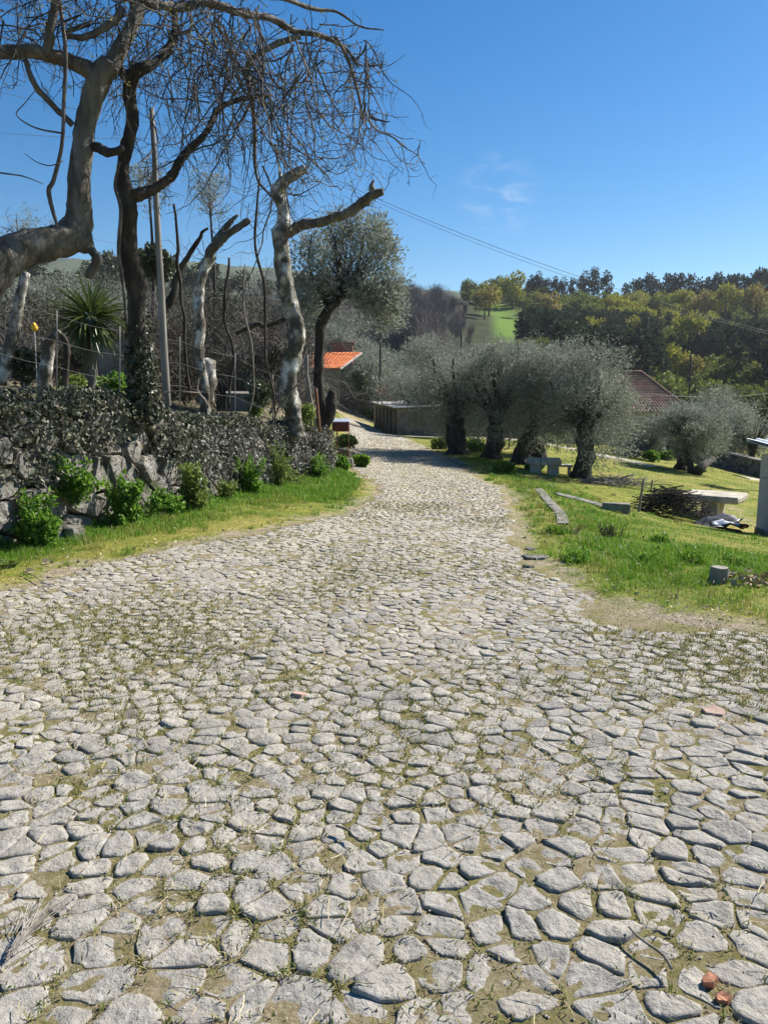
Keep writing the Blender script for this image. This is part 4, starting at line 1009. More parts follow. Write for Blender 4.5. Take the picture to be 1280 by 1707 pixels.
TG = 'bare pollarded plane trees above the stone wall'
def tree_a():
    root = thing('plane_tree', 'thick bent plane tree at left edge whose trunk runs level then rises', 'bare tree', (-5.6, 8.0, t1(-5.6, 8.0)), TG)
    mb = MB()
    limb(mb, [(-150, 720, 7.9, 62), (-95, 590, 8.0, 60), (-40, 480, 8.2, 50), (20, 425, 8.5, 36), (70, 408, 8.7, 31), (112, 398, 8.9, 31), (131, 368, 9.0, 27), (131, 320, 9.0, 22), (137, 255, 9.05, 21), (148, 190, 9.1, 20),
              (165, 135, 9.1, 22), (185, 105, 9.1, 19)], 18, .10, 7, 1.0)
    limb(mb, [(128, 385, 8.95, 26), (139, 402, 8.95, 24), (150, 418, 8.95, 11)], 12, .2, 5, 2)
    mb.build('trunk', M['bark'], root, True)
    limb_part('limb', [(180, 118, 9.1, 18), (212, 62, 9.2, 14), (232, 10, 9.3, 13), (240, -50, 9.4, 11), (250, -130, 9.5, 7)], M['bark'], root, 12, .12)
    limb_part('limb', [(165, 128, 9.1, 18), (128, 108, 9.0, 14), (85, 92, 8.9, 13), (45, 85, 8.8, 12), (0, 86, 8.7, 12), (-60, 76, 8.6, 12)], M['bark'], root, 12, .14)
    limb_part('limb', [(122, 208, 9.0, 6), (88, 175, 8.9, 6), (58, 140, 8.8, 5.5), (43, 100, 8.8, 5)], M['bark'], root, 8)
    limb_part('limb', [(78, 92, 8.85, 9), (84, 50, 8.8, 8), (94, 0, 8.8, 8), (100, -60, 8.8, 7)], M['bark'], root, 8)
    limb_part('limb', [(156, 244, 9.05, 9), (166, 246, 9.0, 9), (178, 254, 8.95, 10), (196, 252, 8.9, 8), (206, 246, 8.9, 6)], M['darkbark'], root, 9, .25)
    limb_part('limb', [(152, 415, 8.95, 9), (162, 430, 8.9, 10), (158, 445, 8.9, 9), (146, 462, 8.9, 8)], M['bark'], root, 9, .2)
    limb_part('limb', [(235, 5, 9.3, 10), (300, 12, 9.6, 8), (345, 4, 9.8, 8), (400, 22, 10, 7), (450, 30, 10.4, 6.5), (490, 52, 10.6, 6), (530, 58, 10.7, 5), (575, 80, 11, 3.5), (598, 112, 11, 2)], M['bark'], root, 9)
    limb_part('limb', [(235, -20, 9.3, 8), (330, -35, 9.8, 7), (400, -8, 10.2, 6), (450, -10, 10.4, 5), (520, 14, 11, 4), (562, 20, 11.2, 2.6), (600, 44, 11.3, 1.8), (640, 50, 11.3, 1.2)], M['bark'], root, 8)
    limb_part('limb', [(500, 60, 10.6, 6), (455, 76, 10.5, 6), (425, 95, 10.4, 5), (412, 120, 10.4, 4), (424, 200, 10.4, 4.2), (427, 290, 10.4, 3), (452, 328, 10.4, 2)], M['bark'], root, 8)
    limb_part('limb', [(150, 40, 9.1, 4), (110, 55, 9, 5), (140, 62, 9, 6), (185, 40, 9.1, 7), (205, 15, 9.2, 7)], M['bark'], root, 8)
    limb_part('limb', [(560, 62, 10.9, 4), (580, 100, 11, 3.5), (598, 160, 11, 3), (604, 200, 11, 2)], M['bark'], root, 7)
    # the tangle of hanging shoots
    r = np.random.default_rng(77); mb = MB(); tips = []
    def sp(px, py, Y): return P(px, py, Y)
    for i in range(125):
        px = float(np.clip(r.normal(455, 105), 230, 610)); top = np.interp(px, [200, 330, 480, 560, 620], [-40, -20, 20, 40, 70])
        Y = r.uniform(9.2, 12.0); py = top + abs(r.normal(0, 95))
        L = r.uniform(.8, 2.0) * float(np.interp(px, [480, 600], [1, .6]))
        d = np.array([r.normal(.12, .5) if px < 520 else min(r.normal(0, .4), .3), r.normal(0, .3), -.8 + r.normal(0, .38)])
        shoot(mb, sp(px, py, Y), d, L, r.uniform(.006, .0135), r, 2, .21, .045, 11, .05, .75, (5.0, 2.0), tips)
    for i in range(60):                              # outward sprays at the right-hand rim
        px, py = r.uniform(470, 585), r.uniform(40, 290); Y = r.uniform(10, 12)
        d = np.array([.75 + r.normal(0, .3), r.normal(0, .3), r.normal(-.25, .5)])
        shoot(mb, sp(px, py, Y), d, r.uniform(.3, .62), r.uniform(.005, .0095), r, 2, .24, .04, 8, .06, .7, (4, 1.8), tips)
    for i in range(150):                              # above and left of the forks
        px, py = r.uniform(-60, 380), r.uniform(-90, 70); Y = r.uniform(8.2, 10.5)
        d = np.array([r.normal(0, .7), r.normal(0, .4), r.normal(-.2, .7)])
        shoot(mb, sp(px, py, Y), d, r.uniform(.5, 1.1), r.uniform(.006, .012), r, 2, .18, .04, 9, .03, .7, (4.2, 1.9), tips)
    o = mb.build('twigs', M['twig'], root); o['kind'] = 'stuff'
    # a few opening buds
    T = np.array([t[0] for t in tips]); D = np.array([t[1] for t in tips]); sel = r.random(len(T)) < .10
    T, D = np.repeat(T[sel], 3, 0), np.repeat(D[sel], 3, 0)
    mb = MB(); leaves(mb, T + r.normal(0, .008, T.shape), D + r.normal(0, .7, D.shape), .034, .016); o = mb.build('opening_buds', M['bud'], root); o['kind'] = 'stuff'
    # long hanging stems on the left
    for rows in ([(100, 0, 8.6, 4), (110, 90, 8.6, 4), (107, 170, 8.6, 4), (104, 240, 8.6, 4), (90, 300, 8.6, 4.5), (82, 322, 8.6, 5), (96, 378, 8.6, 3)],
                 [(72, 306, 8.3, .8), (40, 294, 8.3, 1.3), (15, 290, 8.3, 1.6), (-30, 284, 8.3, 2)], [(104, 222, 8.6, 2), (70, 216, 8.5, 1.7), (45, 206, 8.4, 1.4), (28, 190, 8.4, 1.2), (42, 172, 8.4, 1.0), (60, 150, 8.4, .7)],
                 [(106, 268, 8.6, 1.3), (85, 276, 8.5, 1.2), (62, 270, 8.5, 1.0), (42, 256, 8.5, .6)]):
        limb_part('hanging_stem', rows, M['twig'], root, 6, .1)
TS = 0.8; tree_a(); TS = 1.0

def tree_b():
    base = P(240, 690, 9.7)
    root = thing('plane_tree', 'dark slim bare tree with ivy on its foot just left of the pole', 'bare tree', base, TG)
    mb = MB()
    limb(mb, [(246, 700, 9.7, 26), (241, 660, 9.7, 22), (233, 600, 9.65, 20), (230, 540, 9.6, 18), (228, 490, 9.6, 19), (226, 462, 9.6, 21), (217, 425, 9.55, 17), (213, 370, 9.5, 17), (213, 330, 9.5, 17), (206, 298, 9.5, 14), (208, 265, 9.5, 12),
              (217, 225, 9.5, 12.5), (221, 190, 9.5, 12), (216, 160, 9.5, 12), (224, 120, 9.5, 14)], 14, .16, 6, 4)
    mb.build('trunk', M['darkbark'], root, True)
    limb_part('limb', [(222, 328, 9.5, 13), (250, 318, 9.5, 11), (272, 305, 9.5, 9), (288, 292, 9.5, 10), (298, 272, 9.5, 8), (315, 250, 9.6, 7), (340, 226, 9.7, 6), (355, 200, 9.8, 6.5), (366, 180, 9.9, 5), (400, 166, 10.1, 5), (450, 160, 10.3, 4)], M['darkbark'], root, 10, .16, seed=3)
    limb_part('limb', [(226, 122, 9.5, 13), (240, 112, 9.5, 12), (262, 102, 9.6, 9), (280, 82, 9.7, 8), (292, 58, 9.8, 7), (292, 20, 10, 6)], M['darkbark'], root, 10, .2, seed=5)
    limb_part('limb', [(222, 118, 9.5, 9), (210, 128, 9.4, 9), (198, 108, 9.3, 7), (205, 60, 9.3, 4)], M['darkbark'], root, 9, .2, seed=6)
    r = np.random.default_rng(88); mb = MB(); tips = []
    for i in range(60):
        px, py = r.uniform(200, 420), r.uniform(-20, 160); Y = r.uniform(9.2, 10.6)
        d = np.array([r.normal(.25, .45), r.normal(0, .3), -.75 + r.normal(0, .4)])
        shoot(mb, P(px, py, Y), d, r.uniform(.6, 1.45), r.uniform(.0055, .011), r, 2, .21, .045, 10, .05, .75, (4, 1.9), tips)
    for px, py, L in ((300, 265, .5), (330, 235, .6), (355, 200, .7), (268, 305, .4), (380, 170, .7), (215, 240, .4), (345, 215, .5), (420, 160, .6), (400, 165, .8)):
        shoot(mb, P(px, py, 9.7), np.array([r.normal(.1, .4), 0, -.6]), L, .006, r, 2, .25, .05, 9, .1, .7, (4, 2), tips)
    o = mb.build('twigs', M['twig'], root); o['kind'] = 'stuff'
    mb = MB(); T = np.array([t[0] for t in tips]); D = np.array([t[1] for t in tips]); s = r.random(len(T)) < .12
    T, D = np.repeat(T[s], 3, 0), np.repeat(D[s], 3, 0)
    leaves(mb, T + r.normal(0, .008, T.shape), D + r.normal(0, .7, D.shape), .034, .016); o = mb.build('opening_buds', M['bud'], root); o['kind'] = 'stuff'
    limb_part('hanging_stem', [(200, 270, 9.3, 2.5), (192, 310, 9.3, 3), (202, 350, 9.3, 4), (198, 420, 9.3, 4), (205, 470, 9.3, 3.4), (212, 540, 9.3, 3)], M['twig'], root, 6, .1)
    # ivy round the foot
    n = 1700; py = r.uniform(525, 700, n) - 18 * r.random(n); a = r.uniform(0, 6.28, n)
    c = np.array([P(np.interp(y, [500, 600, 700], [229, 233, 246]), y, 9.65) for y in py]); rr = np.interp(py, [520, 600, 700], [.09, .12, .16]) + np.abs(r.normal(0, .025, n))
    nn = np.column_stack([np.cos(a), np.sin(a), 0 * a]); keep = r.random(n) < np.interp(py, [500, 560, 620], [.25, .6, 1])
    mb = MB(); L = r.uniform(.04, .07, n)
    broad_leaves(mb, (c + nn * rr[:, None])[keep], (nn * .3 + np.array([0, 0, -.7]) + r.normal(0, .5, (n, 3)))[keep], L[keep], L[keep] * .9, nn[keep])
    o = mb.build('ivy', M['ivy'], root); o['kind'] = 'stuff'
TS = 0.78; tree_b(); TS = 1.0

def tree_c():
    root = thing('plane_tree', 'small pale pollard with two stub tips standing right of the pole', 'bare tree', P(340, 670, 15), TG)
    mb = MB(); limb(mb, [(344, 690, 15, 11), (341, 650, 15, 9), (333, 590, 15, 8.5), (334, 540, 15, 9.5), (331, 490, 15, 10), (338, 455, 15, 9), (350, 425, 15, 9.5), (362, 404, 15, 8)], 14, .34, 8, 9)
    mb.build('trunk', M['palebark'], root, True)
    limb_part('limb', [(358, 412, 15, 10), (372, 396, 15, 8), (388, 386, 15, 7), (404, 374, 15, 6), (416, 367, 15, 5)], M['bark'], root, 9, .25, seed=2)
    limb_part('limb', [(360, 408, 15, 9), (372, 386, 15.1, 7), (384, 370, 15.1, 5), (397, 358, 15.1, 3)], M['palebark'], root, 9, .25, seed=1)
    r = np.random.default_rng(4); mb = MB()
    for px, py in ((365, 395), (390, 370), (345, 440), (336, 500), (345, 430), (412, 368), (334, 560)):
        for _ in range(2): shoot(mb, P(px, py, 15), np.array([r.normal(0, .8), r.normal(0, .4), r.normal(.2, .6)]), r.uniform(.3, .7), .008, r, 1, .3, .0, 7, .1, .7, (3,))
    o = mb.build('twigs', M['twig'], root); o['kind'] = 'stuff'
TS = 0.82; tree_c(); TS = 1.0

def tree_d():
    root = thing('plane_tree', 'pale gnarled pollard beside the wall end with a long stub pointing right', 'bare tree', P(490, 705, 15.2), TG)
    mb = MB(); limb(mb, [(494, 730, 15.2, 22), (489, 690, 15.2, 19), (482, 645, 15.2, 20), (485, 605, 15.2, 18), (495, 560, 15.2, 17), (488, 525, 15.2, 16), (479, 485, 15.2, 17), (470, 440, 15.2, 19), (470, 405, 15.2, 17), (474, 380, 15.2, 16), (472, 350, 15.2, 12), (464, 324, 15.2, 12), (474, 304, 15.2, 12), (492, 289, 15.2, 10.5), (508, 280, 15.2, 9)], 22, .30, 9, 12)
    limb(mb, [(493, 595, 15.1, 9), (500, 560, 15.05, 12), (497, 535, 15.1, 10), (488, 505, 15.15, 8)], 12, .4, 7, 3)
    mb.build('trunk', M['palebark'], root, True)
    limb_part('limb', [(478, 388, 15.2, 13), (500, 377, 15.1, 11), (530, 371, 15, 9), (558, 361, 14.9, 9), (580, 355, 14.8, 10), (604, 339, 14.7, 10), (622, 325, 14.6, 11.5), (638, 320, 14.6, 8)], M['bark'], root, 12, .36, 8, seed=8)
    limb_part('limb', [(622, 322, 14.6, 7), (619, 310, 14.6, 5), (623, 300, 14.6, 2)], M['bark'], root, 8, .3)
    limb_part('limb', [(470, 322, 15.2, 6), (466, 285, 15.2, 3.4), (459, 240, 15.2, 2.6)], M['palebark'], root, 7, .2)
    limb_part('limb', [(480, 650, 15.2, 9), (462, 665, 15, 4), (450, 690, 14.9, 2.5)], M['bark'], root, 7, .1)
    r = np.random.default_rng(14); mb = MB()
    for px, py in ((508, 280), (500, 285), (470, 310), (560, 358), (600, 335), (632, 316), (640, 318), (520, 370), (585, 350), (470, 330)):
        for _ in range(2): shoot(mb, P(px, py, 15 - .004 * (px - 480)), np.array([r.normal(0, .7), r.normal(0, .4), r.normal(.1, .7)]), r.uniform(.25, .6), .008, r, 1, .3, .0, 7, .1, .7, (3,))
    o = mb.build('twigs', M['twig'], root); o['kind'] = 'stuff'
TS = 0.74; tree_d(); TS = 1.0

def tree_e():
    b = P(540, 722, 20.4)
    root = thing('olive_tree', 'tall airy olive on a dark hollow trunk at the wall end', 'olive tree', b)
    mb = MB(); limb(mb, [(536, 735, 20.4, 22), (538, 705, 20.4, 17), (535, 665, 20.4, 14), (530, 620, 20.4, 12), (534, 580, 20.4, 11), (534, 545, 20.4, 12), (546, 518, 20.4, 12), (566, 496, 20.4, 9)], 14, .2, 6, 2)
    mb.build('trunk', M['darkbark'], root, True)
    limb_part('limb', [(540, 712, 20.3, 13), (552, 690, 20.2, 12), (552, 668, 20.2, 12), (556, 652, 20.2, 8)], M['darkbark'], root, 10, .3, seed=4)
    limb_part('limb', [(560, 502, 20.4, 9), (585, 470, 20.6, 6), (600, 430, 20.8, 4), (608, 380, 20.8, 2)], M['darkbark'], root, 8)
    limb_part('limb', [(552, 515, 20.4, 8), (530, 480, 20.6, 6), (515, 440, 20.8, 4), (520, 390, 20.8, 2)], M['darkbark'], root, 8)
    limb_part('limb', [(566, 496, 20.4, 7), (600, 488, 20.2, 5), (635, 470, 20.0, 3)], M['darkbark'], root, 8)
    r = np.random.default_rng(24); fm = MB(); st, dr = [], []
    lobes = [(590, 420, 42), (625, 440, 34), (545, 420, 38), (512, 440, 30), (610, 385, 28), (570, 470, 40), (630, 490, 28), (520, 490, 30), (620, 505, 28), (645, 420, 14), (560, 385, 24), (635, 395, 14), (650, 520, 20), (655, 480, 18), (645, 540, 16), (500, 515, 24)]
    for px, py, rp in lobes:
        c = P(px, py, 20.6 + r.normal(0, .5)); rad = rpx(rp, 20.6); m = int(rp * 6)
        d = r.normal(size=(m, 3)); d /= np.linalg.norm(d, axis=1)[:, None]
        st.append(c + d * rad * r.random((m, 1)) ** .5); dr.append(d * .5 + np.array([.05, 0, .55]) + r.normal(0, .3, (m, 3)))
    st, dr = np.concatenate(st), np.concatenate(dr)
    sprays(fm, st, dr, r.uniform(.2, .45, len(st)), 9, .095, .32, r, .1)
    o = fm.build('crown', M['olive'], root); o['kind'] = 'stuff'
    tw = MB(); c0 = P(575, 480, 20.6)
    for k in range(110):
        i = r.integers(0, len(st)); q = smooth_path([[*(c0 + (st[i] - c0) * .1), .03], [*(c0 + (st[i] - c0) * .6 + r.normal(0, .08, 3)), .015], [*(st[i] + dr[i] * .3), .005]], 3)
        tube(tw, q[:, :3], q[:, 3], 3, cap=False)
    o = tw.build('twigs', M['olivebark'], root); o['kind'] = 'stuff'
TS = 0.66; tree_e(); TS = 1.0

# ------------------------------------------------------------------ garden behind the wall
def pole(a, b, r0, r1, name, label, cat, m, k=10):
    mb = MB(); s = np.linspace(0, 1, 8)[:, None]; p = a + (b - a) * s
    p[1:-1, :2] += rng.normal(0, r0 * .08, (6, 2))
    tube(mb, p, np.linspace(r0, r1, 8), k, .03); o = mb.build(name, m, None, True, origin=a); return tag(o, label, cat)
a = P(278, 660, 11.5); a[2] = t1(a[0], a[1]) - .1
pole(a, P(253, 180, 11.5), rpx(7, 11.5), rpx(3.8, 11.5), 'wooden_pole', 'tall weathered wooden pole leaning slightly among the bare trees', 'pole', M['pole'])

def yucca():
    c = P(150, 525, 13.0); base = P(152, 660, 13.0)
    root = thing('yucca', 'round headed spiky yucca on a short trunk in the garden', 'yucca', base)
    mb = MB(); q = px_path([(151, 670, 13, 13), (152, 630, 13, 10), (150, 590, 13, 11), (150, 555, 13, 13)], 5); tube(mb, q[:, :3], q[:, 3], 10, .12)
    mb.build('trunk', M['bark'], root, True)
    r = np.random.default_rng(9); vars_ = []
    for v in range(6):
        L, w, dro = r.uniform(.55, .78), r.uniform(.045, .06), r.uniform(.25, .8)
        s = np.linspace(0, 1, 5); x = L * s; z = -dro * L * s ** 2 * .5; ww = w * np.array([.7, 1, .85, .5, .04])
        V = np.concatenate([np.column_stack([x, ww / 2, z + ww * .25]), np.column_stack([x, 0 * x, z]), np.column_stack([x, -ww / 2, z + ww * .25])])
        i = np.arange(4); m = MB(); m.add(V, np.concatenate([np.stack([i, i + 1, i + 6, i + 5], -1), np.stack([i + 5, i + 6, i + 11, i + 10], -1)])); vars_.append(m.mesh('leaf', M['yucca']))
    for k in range(290):
        el = math.asin(r.uniform(-.97, .98)); az = r.uniform(0, 6.28); el -= abs(r.normal(0, .22))
        d = Vector((math.cos(az) * math.cos(el), math.sin(az) * math.cos(el), math.sin(el)))
        o = np.array(c) - base + np.array(d) * .13 + np.array([0, 0, -.05])
        e = (Vector(d) + Vector(r.normal(0, .16, 3))).to_track_quat('X', 'Z').to_euler()
        put('leaf', vars_[k % 6], root, o, e, r.uniform(.75, 1.1) * (1.0 if el > -.4 else .85))
yucca()

def bush(name, label, cat, c, rad, n, L, w, m, stem=True, group=None, broad=True, up=.4, shell=.25):
    c = np.asarray(c, float); base = c.copy(); base[2] = c[2] - rad[2]
    root = thing(name, label, cat, base, group); mb = MB()
    r = np.random.default_rng(int(abs(c[0] * 131 + c[1] * 37 + c[2] * 11)) + 1)
    nl = 7; ld = r.normal(size=(nl, 3)); ld /= np.linalg.norm(ld, axis=1)[:, None]
    for i in range(nl):
        ball_leaves(mb, c + ld[i] * np.array(rad) * .5, np.array(rad) * r.uniform(.4, .65), n // nl, L, w, up, shell, broad, r)
    o = mb.build('foliage', m, root); o['kind'] = 'stuff'
    if stem:
        sm = MB()
        for k in range(9):
            e = c + r.normal(0, .45, 3) * np.array(rad); q = smooth_path([[*(base + r.normal(0, .03, 3)), .010], [*((base + e) / 2 + r.normal(0, .04, 3)), .008], [*e, .004]], 3); tube(sm, q[:, :3], q[:, 3], 4)
        o = sm.build('stems', M['ivystem'], root); o['kind'] = 'stuff'
    return root

def twig_bush(name, label, c, rad, n, r0, m, seed, group=None, cat='bare shrub', L=.8):
    r = np.random.default_rng(seed); c = np.asarray(c, float)
    root = thing(name, label, cat, (c[0], c[1], c[2] - rad[2]), group); mb = MB()
    for k in range(n):
        b = c + np.array([r.normal(0, .25) * rad[0], r.normal(0, .25) * rad[1], -rad[2]])
        shoot(mb, b, np.array([r.normal(0, .5), r.normal(0, .4), 1.0]), rad[2] * r.uniform(.8, 1.9), r0 * r.uniform(.6, 1.3), r, 2, .2, .0, 9, .0, .7, (4, 2.4))
    o = mb.build('stems', m, root); o['kind'] = 'stuff'
    return root
SG = 'bare shrubs tangled behind the wall'
for i, (px, py, Y, rx, rz_, n, m, lb) in enumerate([
        (300, 590, 17, .9, 1.0, 26, 'scrub', 'brown tangled shrub right of the leaning pole'), (390, 600, 18, 1.1, 1.1, 30, 'scrub', 'bare tangled shrub between the two pale pollards'),
        (430, 570, 22, 1.3, 1.5, 30, 'bare', 'dark bare thicket left of the gnarled pollard'), (205, 585, 18, .9, .9, 22, 'scrub', 'reddish brown shrub left of the ivied trunk'),
        (95, 560, 20, 1.2, 1.3, 26, 'scrub', 'bare brown shrub behind the yucca'), (20, 560, 19, 1.1, 1.2, 22, 'bare', 'dark bare shrub near the left picture edge'), (500, 620, 26, 1.1, 1.4, 26, 'bare', 'dark thicket behind the wooden stakes'),
        (360, 520, 26, 1.6, 1.8, 30, 'scrub', 'tall bare thicket behind the small pollard'), (270, 520, 26, 1.5, 1.7, 28, 'bare', 'tall grey thicket behind the leaning pole'), (450, 500, 30, 1.7, 2.0, 30, 'bare', 'tall grey thicket behind the gnarled pollard')]):
    c = P(px, py, Y); twig_bush('bare_shrub', lb, c, (rx, rx, rz_), n * 2, .013 * Y / 18, M[m], 100 + i, SG)
for i, (px, py, Y, rx, rz_, lb) in enumerate([(305, 625, 19, 1.0, .7, 'dark bramble mass low behind the leaning pole'), (370, 620, 20, 1.1, .8, 'dark bramble mass behind the small pollard'), (440, 625, 20, 1.0, .8, 'dark bramble mass left of the gnarled pollard foot'),
                                               (270, 560, 24, 1.2, 1.1, 'tall dark bramble thicket behind the leaning pole'), (410, 550, 25, 1.4, 1.2, 'tall dark bramble thicket between both pollards'), (340, 540, 28, 1.4, 1.2, 'brown bramble thicket on the slope behind the small pollard'), (500, 590, 27, 1.0, 1.3, 'dark bramble thicket behind the bunch of stakes'),
                                               (205, 560, 21, 1.0, 1.0, 'dark bramble thicket behind the ivied trunk'), (70, 545, 23, 1.5, 1.1, 'brown bramble thicket behind the yucca'), (0, 540, 23, 1.2, 1.1, 'brown bramble thicket at the left edge'), (130, 600, 17, .8, .5, 'low dark brambles behind the yucca trunk'), (600, 636, 66, .95, 1.1, 'dark ivy clad shrub against the wall of the orange roofed house')]):
    bush('bramble', lb, 'bramble', P(px, py, Y), (rx, rx * .7, rz_), int(1500), .13 if Y < 40 else .2, .03 if Y < 40 else .12, M['thicket'] if Y < 40 else M['olivedark'], True, SG, False, .2, .2)
for i, (px, py, Y, rr, m, lb) in enumerate([(40, 610, 12.5, .42, 'olivedark', 'dark evergreen bush left of the yucca'), (425, 685, 14.6, .14, 'paleweed', 'small bright green tuft on the wall top'), (190, 640, 12.5, .25, 'weed', 'green clump right of the yucca foot'),
                                            (250, 440, 24, .8, 'olivedark', 'green shrub behind the ivied trunk'), (430, 655, 14.4, .30, 'olivedark', 'ivy clad bush on the wall left of the gnarled pollard'), (120, 640, 12.3, .2, 'paleweed', 'pale green clump left of the yucca foot'),
                                            (513, 690, 15.6, .22, 'paleweed', 'bright green tuft at the foot of the gnarled pollard')]):
    bush('garden_bush', lb, 'bush', P(px, py, Y), (rr, rr, rr * .8), int(900 * max(rr / .4, .5)), .07 if Y < 20 else .13, .05 if Y < 20 else .09, M[m])

def stump(rows, label, m='palebark'):
    root = thing('tree_stump', label, 'tree stump', P(rows[0][0], rows[0][1], rows[0][2])); mb = MB(); limb(mb, rows, 10, .2, 6, rows[0][0]); mb.build('trunk', M[m], root, True); return root
stump([(74, 660, 11.5, 12), (78, 610, 11.5, 10), (82, 575, 11.5, 9), (92, 560, 11.5, 6), (100, 552, 11.5, 4)], 'short white barked stub bending right at its top, left of the yucca')
stump([(0, 640, 12.2, 12), (14, 590, 12.2, 10), (26, 540, 12.2, 9), (34, 495, 12.2, 9), (45, 455, 12.2, 5)], 'leaning grey trunk at the left edge under the thick bent tree')
stump([(108, 650, 12, 6), (112, 600, 12, 5), (110, 570, 12, 5), (96, 552, 12, 4)], 'thin dark stump between white stub and yucca', 'darkbark')
s0 = stump([(346, 672, 15.5, 13), (345, 640, 15.5, 13), (346, 600, 15.5, 12)], 'thick pale stub just right of the small pollard')
# vines and thin stems
VG = 'vine stems climbing behind the wall'
for i, (rows, lb) in enumerate([
        ([(290, 340, 12, 2.5), (293, 390, 12, 3), (300, 440, 12, 4), (297, 500, 12, 3.5), (312, 560, 12, 3.5), (316, 660, 12, 3)], 'sinuous vine stem just right of the leaning pole'),
        ([(378, 430, 14, 2.5), (380, 470, 14, 3), (376, 540, 14, 3.2), (387, 600, 14, 3.2), (386, 680, 14, 3)], 'dark vine stem right of the small pollard'),
        ([(428, 300, 13, 2), (430, 400, 13, 3), (436, 470, 13, 3), (444, 560, 13, 3), (448, 620, 13, 2.4), (455, 690, 13, 2.4)], 'long vine stem hanging left of the gnarled pollard'),
        ([(408, 440, 14, 1.6), (410, 520, 14, 2), (418, 620, 14, 2), (420, 690, 14, 2)], 'pale thin stem between vine stems'),
        ([(275, 520, 13.5, 10), (290, 485, 13.5, 8), (300, 450, 13.5, 7), (316, 430, 13.5, 6), (330, 395, 13.5, 4), (352, 380, 13.5, 2.5)], 'thick crooked vine arm rising right behind the pole'),
        ([(345, 605, 14, 2), (330, 625, 14, 3), (334, 655, 14, 3.4), (345, 680, 14, 3)], 'pale curved stem against the small pollard'),
        ([(395, 556, 17, 4), (425, 540, 17, 6), (445, 544, 17, 5), (470, 532, 17, 5), (505, 536, 17, 3)], 'dark level branch behind the gnarled pollard'),
        ([(470, 610, 14.5, 1.6), (455, 625, 14.5, 2), (455, 655, 14.5, 2)], 'pale looped shoot at the left of the gnarled pollard'),
        ([(452, 700, 14.6, 2), (485, 660, 14.6, 2.5), (495, 640, 14.6, 2)], 'pale slanting shoot crossing the gnarled pollard'),
        ([(268, 655, 10.6, 1.6), (300, 652, 10.6, 1.6), (330, 655, 10.8, 1.4)], 'pale twig lying along the ivy top')]):
    mb = MB(); rw_ = [(a + 5 * math.sin(k * 2.6 + i), b, Y, w * .72) for k, (a, b, Y, w) in enumerate(rows)]; rw_ = [v for p_, q_ in zip(rw_[:-1], rw_[1:]) for v in (p_, ((p_[0] + q_[0]) / 2 + 4 * math.sin(p_[1] * .13 + i), (p_[1] + q_[1]) / 2, p_[2], (p_[3] + q_[3]) / 2 * 1.1))] + [rw_[-1]]; limb(mb, rw_, 7, .2, 5, i); o = mb.build('vine_stem', M['ivystem'] if i in (3, 5, 7, 8, 9) else M['darkbark'], None, True, origin=P(*rows[-1][:3])); tag(o, lb, 'vine', VG)
for i, (px, top, bot, tilt, lb) in enumerate([(506, 592, 700, -6, 'leftmost weathered stake of the bunch by the gnarled pollard'), (513, 600, 702, 4, 'pale middle stake of the bunch by the gnarled pollard'), (520, 618, 704, 9, 'right leaning stake of the bunch by the gnarled pollard'),
                                      (527, 648, 712, 0, 'short rusty stake beside the dark hollow olive')]):
    pole(P(px + 6, bot + 8, 16.4), P(px - tilt, top, 16.4), .035, .028, 'wooden_stake', lb, 'stake', M['drywood'] if i < 3 else M['rust'], 6)

def wire_fence():
    root = thing('wire_fence', 'thin sagging wire fence along the garden edge above the wall', 'wire fence', P(300, 660, 11.6))
    pts = [(-40, 585, 9.2), (95, 620, 10.2), (200, 640, 10.9), (300, 650, 11.8), (392, 668, 13.2), (455, 690, 14.6), (527, 705, 16.4)]
    for i, (px, py, Y) in enumerate(pts[:-1]):
        b = P(px, py + 45, Y); t = P(px, py - 95 * 11 / Y, Y); mb = MB(); tube(mb, np.linspace(b, t, 4), .009, 6); mb.build('post', M['wire'], root, True)
    for lift in (-88, -48, -8):
        q = np.concatenate([np.linspace(P(a[0], a[1] + lift * 11 / a[2], a[2]), P(b[0], b[1] + lift * 11 / b[2], b[2]), 6)[:-1] for a, b in zip(pts[:-1], pts[1:])] + [P(527, 705 + lift * 11 / 16.4, 16.4)[None]])
        q[:, 2] -= .03 * np.abs(np.sin(np.arange(len(q)) / 5 * math.pi)); mb = MB(); tube(mb, q, .0022, 4); mb.build('wire', M['wire'], root)
wire_fence()

def bird_box():
    c = P(58, 546, 12.0); root = thing('garden_ornament', 'small yellow ornament on a thin stake at far left of the garden', 'ornament', P(62, 640, 12.0))
    mb = MB(); q = [[*(c + [0, 0, -.055]), .022], [*(c + [0, 0, -.02]), .05], [*(c + [0, 0, .03]), .042], [*(c + [0, 0, .075]), .012]]; q = smooth_path(q, 4); tube(mb, q[:, :3], q[:, 3], 10); mb.build('head', M['yellow'], root, True)
    mb = MB(); tube(mb, np.linspace(P(63, 650, 12.0), c + [0, 0, -.05], 4), .009, 6); mb.build('stake', M['plaster'], root)
bird_box()
# masonry remains and a pale block seen between the stems
def block(name, label, cat, c, s, m, rz=0.0, jit=.02):
    mb = MB(); box(mb, (0, 0, 0), s, rz, .97, jit); o = mb.build(name, m, None); o.location = tuple(float(v) for v in c); tag(o, label, cat); return o
block('garden_wall', 'low pinkish garden wall seen between the vine stems', 'wall', P(392, 655, 19), (.9, .25, .9), M['masonry'], .2)
block('stone_block', 'pale squared stone block on the wall top behind thin wires', 'stone block', P(399, 668, 15), (.5, .4, .34), M['masonry'], .3)
block('garden_wall', 'dark low wall right of the yucca trunk', 'wall', P(200, 600, 17), (1.4, .3, .8), M['masonry'], .1)

